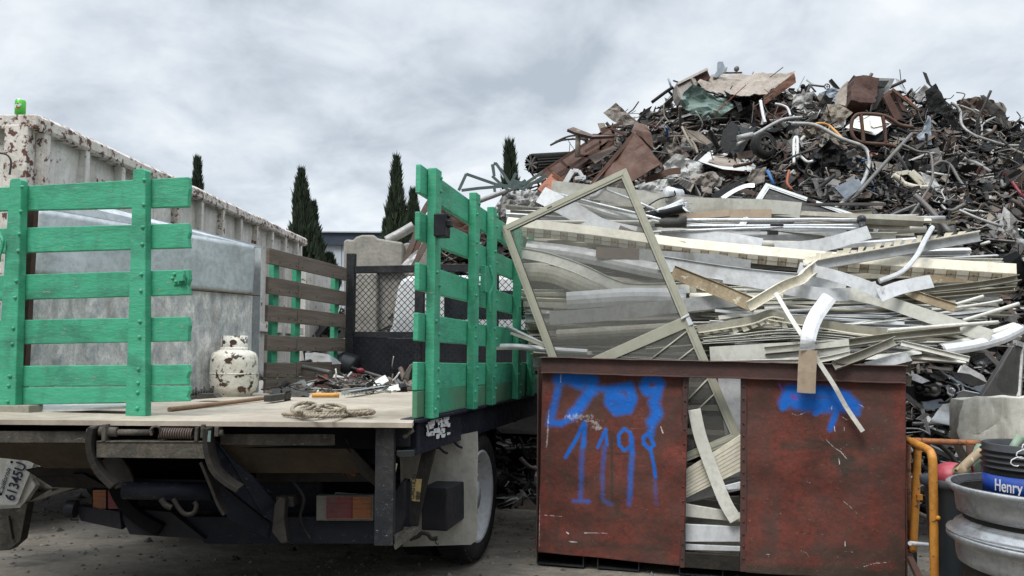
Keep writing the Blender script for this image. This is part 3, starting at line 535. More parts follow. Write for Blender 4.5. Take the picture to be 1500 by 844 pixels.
# ================================================================== CARGO ON THE BED
TP = [onz(38, 600, ZB), onz(380, 581, ZB)]
tk = thing('galvanised_tank', 'large dented galvanised sheet metal tank standing on the truck bed behind the green gate', 'tank', (-2.2, 4.8, ZB))
a, b = V((-2.70, 4.44, ZB)), V((-1.915, 6.0, ZB)); u = (b-a).normalized(); nrm = V((u.y, -u.x, 0)); Lk = (b-a).length
def tp(px, py, o=0): return onp(px, py, a+nrm*o, nrm)
def face(P, nx, ny, o=0, amp=.006, bulge=.0, mt=0, m=None):
    m = m or MB(); c = [tp(x, y, o) for x, y in P]; vs = []
    for j in range(ny+1):
        for i in range(nx+1):
            s, t = i/nx, j/ny; p = (c[0].lerp(c[1], s)).lerp(c[3].lerp(c[2], s), t); k = noise.noise(p*2.2)+.4*noise.noise(p*6); p = p+nrm*(amp*k*1.6+bulge*math.sin(math.pi*min(1, s*1.0))-max(0, (s-.93)/.07)**2*.09); vs.append(p)
    m.add(vs, [(j*(nx+1)+i, j*(nx+1)+i+1, (j+1)*(nx+1)+i+1, (j+1)*(nx+1)+i) for j in range(ny) for i in range(nx)], 0, True); return m
face([(58, 306), (383, 362), (381, 432), (44, 402)], 40, 12, .012, amp=.012).build('upper_panel', M['galv'], tk, solid=.004)
face([(44, 400), (381, 430), (379, 577), (38, 592)], 40, 20, 0).build('lower_panel', M['galv2'], tk, solid=.004)
m = MB(); m.tube(catmull([tp(276, 424.5, .022), tp(320, 428, .024), tp(350, 430.5, .022), tp(381, 433.5, .018)]), .0045, 6); m.build('seam', M['rustdark'], tk)
m = MB(); m.slab([tp(60, 303, .01), tp(110, 300, .0), tp(150, 302, -.05), tp(383, 360, .008), tp(383, 363, .008), tp(60, 307, .01)], -nrm*.02); P = [tp(60, 304, .0), tp(383, 361, 0)]; m.slab([P[0], P[1], P[1]-nrm*.34, P[0]-nrm*.34], (0, 0, -.006)); m.build('lid', M['galv'], tk)
m = MB(); P = [tp(383, 362, -.09), tp(379, 577, -.09)]; m.slab([P[0], P[1], P[1]-nrm*.32, P[0]-nrm*.32], -u*.004); P = [tp(60, 306, -.003), tp(40, 592, -.003)]; m.slab([P[0], P[1], P[1]-nrm*.32, P[0]-nrm*.32], u*.004); m.build('side_panel', M['galv'], tk)
m = MB(); m.slab([gpt(36, 300, -.1), gpt(50, 303, -.1), gpt(34, 590, -.1), gpt(30, 590, -.1)], T*.03); m.build('board', M['rustdark'], label='dark rusty strip of steel leaning between the green gate and the tank', cat='metal strip')
# propane cylinder
c = onz(342, 580, ZB); d = c.y; k = d/F
pt_ = thing('propane_cylinder', 'small white propane cylinder with chipped rusty paint standing on the truck bed', 'gas cylinder', c)
rpx = 33.5*k; h0 = 580
def zz_(y): return ZB+(h0-y)*k
m = MB(); m.lathe([(rpx*.72, zz_(580)-c.z), (rpx*.93, zz_(572)-c.z), (rpx, zz_(565)-c.z), (rpx, zz_(531)-c.z), (rpx, zz_(530)-c.z), (rpx*.97, zz_(523)-c.z), (rpx*.88, zz_(517)-c.z), (rpx*.62, zz_(513)-c.z), (0, zz_(511)-c.z)], c, n=40); m.build('body', M['white_rust'], pt_)
m = MB(); m.lathe([(rpx*1.004, zz_(548.5)-c.z), (rpx*1.015, zz_(548)-c.z), (rpx*1.015, zz_(546.5)-c.z), (rpx*1.004, zz_(546)-c.z)], c, n=40); m.lathe([(rpx*.75, 0), (rpx*.8, .02), (rpx*.78, .035)], c, n=32); m.build('weld_band', M['white_rust'], pt_)
m = MB(); rc_ = 18*k; zt0, zt1 = zz_(513)-c.z, zz_(492)-c.z
m.lathe([(rc_, zt0), (rc_, zt1), (rc_-.006, zt1), (rc_-.006, zt0)], c, n=30, a0=math.pi*.55, a1=math.pi*2.2)
m.lathe([(rc_*1.1, zt0-.004), (rc_*1.12, zt0+.015), (rc_, zt0+.02)], c, n=30)
m.build('collar', M['white_rust'], pt_)
vx = c+V((0, 0, zt0)); m = MB(); m.tube([vx, vx+V((0, 0, .05))], .014, 8); m.tube([vx+V((-.0, -.005, .028)), vx+V((0, -.048, .03))], .019, 8); m.ball(vx+V((0, 0, .055)), .018); m.build('valve', M['rustdark'], pt_)
m = MB()
for (px, py, r_) in ((363, 569, 5.5), (344, 529, 4), (322, 566, 2.4), (335, 563, 2.6), (356, 551, 2.2), (315, 557, 1.6), (347, 527, 3.4)):
    ang = math.asin(max(-.97, min(.97, (px-342)/33.5))); ce = V((c.x+math.sin(ang)*rpx*1.004, c.y-math.cos(ang)*rpx*1.004, zz_(py))); nn = V((math.sin(ang), -math.cos(ang), 0)); uu = V((nn.y, -nn.x, 0))
    n_ = 11; rs = random.Random(px); m.slab([ce+(uu*math.cos(q*2*math.pi/n_)+V((0, 0, 1))*math.sin(q*2*math.pi/n_)*.85)*r_*k*rs.uniform(.7, 1.3) for q in range(n_)], -nn*.004); m.build('bare_patch', M['rustdark'], pt_); m = MB()
for px, r_ in ((346, 5), (331, 3.5)):
    ang = math.asin((px-342)/18.5); ce = V((c.x+math.sin(ang)*rc_*1.01, c.y-math.cos(ang)*rc_*1.01, zz_(502))); nn = V((math.sin(ang), -math.cos(ang), 0)); uu = V((nn.y, -nn.x, 0)); m.slab([ce+(uu*math.cos(q*.5236)+V((0, 0, 1))*math.sin(q*.5236)*.8)*r_*k for q in range(12)], -nn*.003); m.build('collar_hole', M['rustdark'], pt_); m = MB()
# broom
bm_ = thing('push_broom', 'old broom with a wooden handle and black bristles lying on the truck bed', 'broom', onz(340, 588, ZB))
m = MB(); m.tube([onz(248, 600, ZB+.012), onz(392, 583, ZB+.02)], .0125, 10); m.build('handle', M['wood'], bm_)
m = MB(); q = [onz(392, 584, ZB+.03), onz(420, 580, ZB+.03)]; m.beam(q[0], q[1], (.05, .04)); m.build('head', M['h_dark'], bm_, bevel=.004)
m = MB(); rs = random.Random(2); ctr = onz(418, 581, ZB+.03); dr = (q[1]-q[0]).normalized()
for i in range(260):
    s = rs.uniform(-.028, .028); z = rs.uniform(-.02, .02); p = ctr+V((0, s, z)); m.beam(p, p+dr*.055+V((0, s*1.2, z*.9-rs.uniform(0, .01))), (.003, .003))
m.build('bristles', M['h_black'], bm_)
# hand saw / knife
kn = thing('pruning_saw', 'hand saw with a yellow wooden handle and toothed steel blade on the truck bed', 'saw', onz(480, 580, ZB))
m = MB(); a, b = onz(457, 579, ZB+.02), onz(497, 579, ZB+.02); m.tube([a, a.lerp(b, .12), a.lerp(b, .2), a.lerp(b, .7), b], .016, 10); m.build('handle', M['yellow'], kn)
m = MB(); P = [(500, 578), (520, 577), (545, 573), (575, 567), (600, 564)]; Q = [onz(x, y, ZB+.025) for x, y in P]
up_ = [p+V((0, 0, .022)) for p in Q]; lo = []
for i in range(len(Q)-1):
    for s in range(8 if i < 2 else 4): t = s/(8 if i < 2 else 4); p = Q[i].lerp(Q[i+1], t); lo.append(p-V((0, 0, .0 if s % 2 else .012)))
lo.append(Q[-1]); m.slab(lo+list(reversed(up_)), (0, .002, 0)); m.build('blade', M['chrome'], kn)
# rope coil
m = MB(); P = []
pts = [(415, 606), (440, 607), (475, 609), (510, 607), (545, 604), (540, 600), (505, 602), (470, 606), (436, 604), (428, 598), (434, 592), (450, 589), (462, 592), (452, 598), (437, 602), (460, 603), (490, 601), (505, 597), (495, 593), (478, 592), (465, 597), (480, 602), (510, 604), (540, 603), (520, 606), (480, 606), (445, 605), (440, 598), (455, 594), (478, 595), (490, 600)]
ctrl = [onz(x, y+1, ZB+.012+.010*(i % 3)+(.012 if 8 < i < 22 else 0)) for i, (x, y) in enumerate(pts)]
Q = catmull(ctrl, 10)
rp = thing('rope', 'loose coil of frayed tan rope on the rear edge of the truck bed', 'rope', ctrl[0])
for s in range(3):
    P = []; L_ = 0
    for i, p in enumerate(Q):
        if i: L_ += (Q[i]-Q[i-1]).length
        t = (Q[min(i+1, len(Q)-1)]-Q[max(i-1, 0)]).normalized(); x = t.cross(V((0, 0, 1))).normalized(); y = x.cross(t); an = L_*75+s*2.094; P.append(p+(x*math.cos(an)+y*math.sin(an))*.0052)
    m = MB(); m.tube(P, .0062, 5); m.build('strand', M['rope'], rp)
# black bucket / helmet lying on its side, scrap wire, etc.
c = onz(500, 566, ZB)
dB = c.y; kB = dB/F
m = MB(); ax = V((.80, -.25, -.22)).normalized(); o_ = S(493, 534, dB+.25)
m.lathe([(.0, .36), (.11, .355), (.145, .33), (.15, .1), (.165, 0), (.16, 0), (.145, .1), (.135, .30), (0, .32)], o_-ax*.12, ax, 28); m.tube([o_-ax*.10+V((-.14, -.05, 0)), o_-ax*.18+V((-.16, -.08, -.02)), o_-ax*.1+V((-.15, -.05, -.09))], .03, 8); m.build('bucket', M['plastic'], label='black plastic bucket tipped on its side against the tread plate', cat='bucket')
m = MB(); m.tube(catmull([S(400, 531, 6.75), S(440, 537, 6.75), S(484, 546, 6.6)]), .02, 8); m.build('pipe', M['h_grey'], label='grey pipe propped over the heap of junk on the truck bed', cat='pipe')
m = MB(); m.tube([S(513, 538, dB+.1), onz(606, 567, ZB+.03)], .013, 8); m.build('pipe', M['h_grey'], label='thin dark pipe sloping down to the green side gate', cat='pipe')
sheet('cover_panel', 'white oval cover lying in the junk on the truck bed', 'cover', [S(x, y, dB-.1) for x, y in ((447, 520), (460, 516), (480, 519), (494, 527), (500, 533), (485, 534), (458, 528))], M['cab'], .01, 2)
sheet('plastic_sheet', 'small white board standing by the black bucket', 'board', [S(x, y, dB+.3) for x, y in ((447, 517), (482, 518), (482, 533), (447, 532))], M['cab'], .0, 0)
sheet('cloth', 'crumpled dark grey cloth on the truck bed beside the gas cylinder', 'cloth', [onz(393, 575, ZB+.01), S(395, 560, dB-.2), S(415, 556, dB-.2), S(440, 561, dB-.15), S(457, 568, dB-.3), onz(452, 580, ZB+.01), onz(420, 580, ZB+.01)], M['h_dark'], .06, 4, 3, 9)
m = MB(); m.ball(S(528, 543, dB-.15), .028, sq=(1.4, .8, .9)); m.build('toy_ball', M['h_red'], label='dark red round lamp lens in the junk on the truck bed', cat='lens')
m = MB(); m.beam(S(497, 566, dB-.3), S(515, 545, dB-.2), (.018, .008)); m.build('metal_strip', M['cab'], label='short white strip standing in the wire tangle on the truck bed', cat='metal strip')
m = MB(); rs = random.Random(9)
for i in range(46):
    x, y = rs.uniform(440, 590), rs.uniform(556, 572); p = onz(x, y+4, ZB+.01); P = [p]
    for k in range(rs.randint(3, 6)): P.append(P[-1]+V((rs.uniform(-.12, .12), rs.uniform(-.12, .12), rs.uniform(-.05, .06)*(1-abs(x-505)/120)))); P[-1].z = min(max(P[-1].z, ZB+.006), ZB+.17)
    m.tube(catmull(P, 4), rs.uniform(.003, .007), 5, mi=rs.choice([0, 0, 1, 2, 3]))
for i in range(60):
    p = onz(rs.uniform(385, 598), rs.uniform(566, 575), ZB+.01); m.box(p, (rs.uniform(.01, .05), rs.uniform(.01, .05), rs.uniform(.006, .02)), Matrix.Rotation(rs.uniform(0, 3), 3, 'Z'), rs.choice([0, 1, 3, 4]))
m.build('wire_tangle', [M['h_dark'], M['h_light'], M['h_red'], M['h_grey'], M['h_beige']], kind='stuff', label='tangle of wires and small scrap on the truck bed')
m = MB(); m.slab([onz(270, 578, ZB), onz(312, 574, ZB), onz(318, 578, ZB), onz(280, 586, ZB)], (0, 0, .02)); rs = random.Random(4)
for i in range(9): p = onz(279+i*4, 580-i*.3, ZB+.02); m.tube([p, p+V((0, 0, .03+.012*(i % 3)))], .007, 6)
m.slab([S(288, 585, 4.9), S(318, 583, 4.9), S(312, 577, 4.9), S(290, 577, 4.9)], (0, .1, 0))
m.build('bolt_plate', M['h_dark'], label='dark plate with upright bolts between the tank and the gas cylinder', cat='bolt plate')
m = MB(); m.slab([gpt(45, 596, -.2), gpt(195, 594, -.2), gpt(190, 598, -.05), gpt(120, 602, -.02), gpt(52, 604, -.02)], (0, 0, .012)); m.build('floor_sheet', M['white'], label='white crumpled sheet edge lying under the green rear gate', cat='sheet')

# ================================================================== WHITE DUMP TRUCK (left)
TD = V((.058, .9983, 0)).normalized(); ND = V((TD.y, -TD.x, 0))
def PD(d, z=0, o=0): return V((-3.09+.058*(d-5), d, z))+ND*o
dt = thing('dump_truck', 'white dump truck with a rust streaked ribbed body, parked left of the flatbed', 'truck', PD(7.5, 0, -1.2))
m = MB(); nx, nz_ = 90, 14; vs = []
for j in range(nz_+1):
    for i in range(nx+1):
        p = PD(5+5.3*i/nx, .95+1.78*j/nz_); p += ND*(.018*noise.noise(p*2.1)+.008*noise.noise(p*7)); vs.append(p)
m.add(vs, [(j*(nx+1)+i, j*(nx+1)+i+1, (j+1)*(nx+1)+i+1, (j+1)*(nx+1)+i) for j in range(nz_) for i in range(nx)], 0, True); m.build('side_wall', M['dump'], dt, solid=.006)
m = MB(); P = []; Wz = []
for i in range(60):
    d = 4.96+5.3*i/59; P.append(PD(d, 2.72+.012*noise.noise(V((d*1.3, 0, 0)))+.010*noise.noise(V((d*4.3, 3, 0))), .03+.015*noise.noise(V((d*2.3, 5, 0)))))
m.sweep(P, [(-.045, -.05), (.045, -.05), (.06, -.03), (.06, .03), (.03, .055), (-.03, .055), (-.06, .03), (-.06, -.03)], up=(0, 0, 1), smooth=False); m.build('top_rail', M['dumprust'], dt, bevel=.004)
for k in range(12):
    d = 5.03+.45*k if k else 5.03
    m = MB(); lean = R.uniform(-.02, .02); w_ = .05 if k else .07
    a, b = PD(d, .95, .035), PD(d+lean, 2.70, .035); m.beam(a, b, (.07, w_), up=TD); m.build('rib', M['dumprust'] if k in (0, 4, 6, 8) else M['dump'], dt, bevel=.006)
m = MB(); m.beam(PD(5, 1.55, .025), PD(10.3, 1.55, .025), (.05, .09)); m.build('rail', M['dump'], dt, bevel=.006)
# rear end
m = MB(); m.slab([PD(5.0, .95), PD(5.0, 2.72), PD(5.0, 2.72)-ND*2.3, PD(5.0, .95)-ND*2.3], TD*.01); m.build('tailgate', M['dump'], dt)
m = MB(); m.beam(PD(4.97, 2.72, .07), PD(4.97, 2.72, -2.4), (.10, .09)); m.build('top_rail', M['dumprust'], dt, bevel=.008)
m = MB(); m.beam(PD(4.955, .9, -.06), PD(4.955, 2.70, -.06), (.155, .08), up=-TD); m.build('corner_post', M['dumprust'], dt, bevel=.008)
m = MB(); m.tube(catmull([S(-10, 224, 4.88), S(8, 226, 4.86), S(16, 236, 4.86), S(14, 256, 4.86)]), .006, 6); m.tube(catmull([S(72, 204, 5.15), S(78, 225, 5.2), S(81, 250, 5.25)]), .006, 6); m.build('cable', M['h_dark'], dt)
m = MB(); m.slab([PD(5.2, 2.25, .04), PD(5.9, 2.2, .04), PD(5.9, 1.95, .05), PD(5.1, 1.95, .05)], ND*.02); m.build('fender', M['chrome'], dt)
m = MB(); m.slab([PD(5.0, .8, -.5), PD(10.2, .8, -.5), PD(10.2, .95, -.5), PD(5.0, .95, -.5)], -ND*1.2); m.box(PD(7.4, .6, -.8), (.9, 3.2, .4)); m.build('chassis', M['void'], dt)
for d in (6.6, 7.7, 11.4):
    for o_ in (-.22, -2.1):
        m = MB(); c = PD(d, .5, o_); m.lathe([(.28, -.13), (.45, -.14), (.5, -.1), (.5, .1), (.45, .14), (.28, .13)], c, ND, 40); t_ = m.build('tyre', M['rubber'], dt); m = MB(); m.lathe([(.29, .10), (.27, .12), (.25, .0), (.12, .0), (.1, .08), (0, .08)], c, ND, 32); m.build('rim', M['rim'], t_)
m = MB(); m.box(PD(11.3, 1.6, -1.15), (2.2, 1.5, 2.0)); m.build('cab', M['dump'], dt, bevel=.12)
# low rear corner under the body, with licence plate
yy = 4.62
m = MB(); m.slab([S(-60, 640, yy), S(8, 652, yy), S(20, 660, yy), S(52, 712, yy), S(30, 745, yy), S(-60, 750, yy)], (0, .05, 0)); m.build('rear_panel', M['dump'], dt, bevel=.005)
m = MB(); m.slab([S(45, 672, yy+.03), S(66, 690, yy+.05), S(80, 712, yy+.1), S(110, 715, yy+.4), S(60, 730, yy+.15), S(28, 740, yy+.02), S(34, 706, yy)], (0, .04, .0)); m.build('bumper', M['dump'], dt, bevel=.004)
m = MB(); m.slab([S(32, 735, yy+.01), S(60, 726, yy+.15), S(112, 716, yy+.55), S(112, 712, yy+.55), S(75, 716, yy+.1), S(30, 726, yy)], (0, .05, -.01)); m.slab([S(-8, 742, yy), S(40, 738, yy), S(30, 792, yy), S(14, 806, yy), S(-12, 808, yy)], (0, .07, 0)); m.slab([S(9, 756, yy-.02), S(12, 756, yy-.02), S(18, 790, yy-.02), S(15, 790, yy-.02)], (0, .02, 0)); m.build('support_leg', M['grimelight'], dt, bevel=.006)
pc = [S(x, y, yy-.015) for x, y in ((17, 663), (52, 674), (24, 739), (-20, 740), (-20, 738))]
m = MB(); m.slab([S(17, 663, yy-.02), S(46, 674, yy-.02), S(49, 680, yy-.02), (S(26, 737, yy-.02)), S(22, 740, yy-.02), S(-18, 739, yy-.02)], (0, .004, 0)); pl = m.build('licence_plate', M['plate'], dt)
xa = S(44, 676, yy)-S(24, 736, yy); xa = V((xa.x, 0, xa.z)); ya = V((-xa.z, 0, xa.x)); k = yy/F
text('61345U', 21*k, S(20, 735, yy-.026), xa, ya, M['ink'], 'lettering', pl, sx_=.84, bold=.001)
text('California', 10*k, S(3, 725, yy-.026), xa, ya, M['ink'], 'lettering', pl, sx_=1.0, shear=.35)
m = MB(); m.lathe([(2*k, 0), (1.5*k, .004), (0, .005)], S(17, 677, yy-.022), (0, -1, 0), 10); m.lathe([(2*k, 0), (1.5*k, .004), (0, .005)], S(1, 724, yy-.022), (0, -1, 0), 10); m.build('screw', M['h_black'], pl)
# can on the corner post
c = S(29.5, 165, 4.97); c.z = 2.772; k = 4.97/F; kh = .100
can = thing('drink_can', 'lime green drink can standing on the rusty corner of the white dump truck', 'can', c)
r_ = 7.3*k; m = MB(); m.lathe([(r_*.75, 0), (r_*.95, kh*.04), (r_, kh*.1), (r_, kh*.88), (r_*.85, kh*.96), (r_*.82, kh), (r_*.76, kh*.97), (0, kh*.96)], c, n=24); m.build('body', M['canlime'], can)
m = MB(); m.lathe([(r_*.84, kh*.965), (r_*.84, kh), (r_*.78, kh), (r_*.76, kh*.975)], c, n=24); m.build('rim', M['chrome'], can)
m = MB(); rs = random.Random(1)
for (a, z, w_, h_, mi) in ((-.1, .52, .55, .26, 0), (.15, .40, .4, .12, 1), (.45, .62, .3, .16, 0), (.1, .66, .2, .07, 1)):
    P = []
    for q in range(12): an = q/12*2*math.pi; aa = a+math.cos(an)*w_; zz = kh*(z+math.sin(an)*h_*.5); P.append(c+V((math.sin(aa)*r_*1.01, -math.cos(aa)*r_*1.01, zz)))
    m.slab(P, (0, -.001-.0005*mi, 0), mi)
m.build('print', [M['white_ink'], M['canred']], can)

# ================================================================== FAR BUILDING, CYPRESSES, CONCRETE BLOCKS
YB = 62
bl = thing('warehouse', 'long low warehouse with a navy upper band and pale wall in the far background', 'building', S(540, 386, YB))
def bpt(x, y, o=0): return S(x, y, YB-o)
m = MB(); m.slab([bpt(330, 338), bpt(2400, 352), bpt(2400, 700), bpt(330, 700)], (0, 12, 0)); m.build('wall', M['pale_bldg'], bl)
m = MB(); m.slab([bpt(328, 339, .3), bpt(2402, 353, .3), bpt(2402, 374, .3), bpt(328, 357.5, .3)], (0, 12.5, 0)); m.build('fascia', M['blue_bldg'], bl)
m = MB(); m.slab([bpt(326, 337.6, .5), bpt(2404, 351.5, .5), bpt(2404, 353.3, .5), bpt(326, 339.3, .5)], (0, 13, 0)); m.build('parapet', M['pale_bldg'], bl)
m = MB()
for x in range(380, 700, 30): m.slab([bpt(x, 358.8, .03), bpt(x+.5, 358.8, .03), bpt(x+.5, 420, .03), bpt(x, 420, .03)], (0, .2, 0))
m.build('panel_joint', M['blue_bldg'], bl)
def cypress(px, ytop, ybot, wpx, Y, seed, label, lean=0):
    k = Y/F; base = S(px, 540, Y); base.z = 0; top = S(px+lean, ytop, Y); H_ = top.z
    t = thing('cypress_tree', label, 'tree', base, 'cypress trees beyond the yard')
    m = MB(); m.sweep([base, base.lerp(top, .5), base.lerp(top, .97)], circ(.16, 7), scale=[1, .6, .1]); m.build('trunk', M['bark'], t)
    rs = random.Random(seed); m = MB(); w0 = wpx*k/2; tl = (ybot-ytop)/(540-ytop)
    for i in range(6000):
        h = 1-rs.random()**.9*min(.97, tl*1.9) if rs.random() < .8 else rs.uniform(.03, 1)
        wr = w0*min(1, (1-h)*2.3+.02)*(.82+.28*noise.noise(V((h*9+seed, seed, 0)))); wr = w0*(.015+min(1.12, ((1-h)/tl)**.9))*(.85+.4*noise.noise(V((h*14, seed*3.3, 0))))
        a = rs.uniform(0, 6.283); lump = 1+.35*noise.noise(V((math.cos(a)*1.5, math.sin(a)*1.5, h*14+seed)))
        r_ = wr*lump*math.sqrt(rs.uniform(.15, 1)); ce = base.lerp(top, h*.985)+V((math.cos(a)*r_, math.sin(a)*r_, 0)); L_ = rs.uniform(.25, .65); wd = rs.uniform(.03, .09)
        up = V((math.cos(a)*.28+rs.uniform(-.2, .2), math.sin(a)*.28+rs.uniform(-.2, .2), 1)).normalized(); s_ = up.cross(V((rs.uniform(-1, 1), rs.uniform(-1, 1), .1))).normalized()
        m.add([ce-s_*wd, ce+s_*wd, ce+up*L_], [(0, 1, 2)], rs.choice((0, 0, 1, 2)))
    m.build('crown', [M['leaf1'], M['leaf2'], M['leaf3']], t)
M['leaf1'] = mat('cypress_foliage', (.028, .045, .022), (.02, .035, .018), s=.8, r=.8, bump=0); M['leaf2'] = mat('cypress_foliage_light', (.05, .075, .032), (.035, .055, .025), s=.8, r=.8, bump=0); M['leaf3'] = mat('cypress_foliage_dark', (.016, .024, .014), s=.8, r=.8, bump=0)
cypress(447, 251, 345, 44, 42, 1, 'widest cypress, just left of the concrete blocks', -6)
cypress(460, 300, 372, 38, 44, 7, 'lower twin cypress standing right against the widest cypress', -2)
cypress(584, 232, 325, 33, 40, 2, 'tall slim cypress straight above the concrete blocks', -4)
cypress(566, 328, 350, 9, 44, 3, 'tiny cypress tip left of the tall slim cypress')
cypress(606, 282, 320, 15, 43, 4, 'small cypress tip half hidden by the green gate on the right', -1)
cypress(291, 236, 290, 11, 41, 5, 'lone cypress tip above the rail of the dump truck', -2)
cypress(755, 215, 275, 17, 30, 6, 'bent cypress tip left of the corrugated roll', -9)
cypress(482, 378, 400, 26, 45, 8, 'bushy low cypress between the dump truck and the warehouse')
# concrete blocks
def cblock(pts, Y, dep, label, seed):
    m = MB(); m.slab([S(x, y, Y) for x, y in pts], (0, dep, 0)); m.build('concrete_block', M['concrete'], bevel=.03, label=label, cat='concrete block', group='stacked concrete blocks')
cblock([(503, 353), (508, 350), (517, 352), (521, 347), (530, 344), (548, 344), (553, 349), (570, 352), (590, 355), (590, 397), (503, 397)], 10.6, .9, 'top concrete block of the stack, directly above the black mesh', 1)
cblock([(503, 399), (552, 399), (552, 493), (505, 493)], 10.55, .9, 'concrete block behind the black mesh, beside the white cab', 2)
cblock([(554, 399), (640, 399), (640, 500), (554, 500)], 10.7, .9, 'concrete block behind the white cab', 3)
cblock([(591, 356), (640, 352), (640, 397), (591, 397)], 10.8, .9, 'shaded concrete block at the right end of the stack', 4)
cblock([(500, 495), (640, 502), (640, 640), (500, 640)], 10.6, 1.0, 'bottom concrete block of the stack', 5)

# ================================================================== SCRAP HEAP
RG = [(470, 470), (540, 430), (600, 385), (640, 345), (700, 318), (750, 300), (800, 270), (850, 222), (900, 178), (950, 160), (1000, 140), (1060, 125), (1160, 128), (1200, 146), (1280, 135), (1340, 142), (1400, 160), (1460, 168), (1500, 196), (1600, 215), (1750, 300), (2000, 480)]
YR = 11.5
RX = [(S(x, y, YR).x, S(x, y, YR).z-.12) for x, y in RG]
def zr(x):
    if x <= RX[0][0]: return max(0, RX[0][1]-(RX[0][0]-x)*1.2)
    for (a, za), (b, zb) in zip(RX, RX[1:]):
        if x <= b: t = (x-a)/(b-a); return za+(zb-za)*t
    return max(0, RX[-1][1]-(x-RX[-1][0])*1.0)
def toe(x): t = min(1, max(0, (x-1.3)/1.2)); t = t*t*(3-2*t); return 9.9+(6.7-9.9)*t
def HZ(x, y):
    t0 = toe(x)
    if y < t0: return -.3
    k = (y-t0)/(YR-t0)
    if y > YR: return zr(x)*(1-(y-YR)/6)-.02
    return zr(x)*(k**.72)+.14*noise.noise(V((x*1.1, y*1.1, 0)))*min(1, k*3)
def hp(px, py, off=0):
    d = ray(px, py); y = 6.0; last = None
    while y < 11.6:
        p = CAMP+d*(y/d.y)
        if p.z < HZ(p.x, y): break
        y += .04
    return CAMP+d*((min(y, YR)-off)/d.y)
m = MB(); xs = [-5+i*.13 for i in range(150)]; ys = [6.4+i*.13 for i in range(85)]
def hn(x, y): return noise.noise(V((x*2.3, y*2.3, 1)))*.14+noise.noise(V((x*6, y*6, 2)))*.05
m.add([(x, y, min(HZ(x, y), HZ(x, y)) -.10+hn(x, y)) for y in ys for x in xs], [(j*150+i, j*150+i+1, (j+1)*150+i+1, (j+1)*150+i) for j in range(84) for i in range(149)], 0)
HM = ['h_black', 'h_dark', 'h_grey', 'h_light', 'h_brown', 'h_beige', 'rustdark', 'white', 'h_blue', 'h_red', 'h_green', 'taupe', 'h_orange', 'alu']
HW = [30, 30, 17, 7, 11, 4.5, 4, 1.6, .1, .2, .3, 3, .2, 1.1]
rs = random.Random(42)
def rrot():
    q = V((rs.gauss(0, 1), rs.gauss(0, 1), rs.gauss(0, 1))); return Matrix.Rotation(rs.uniform(0, 6.28), 3, q.normalized())
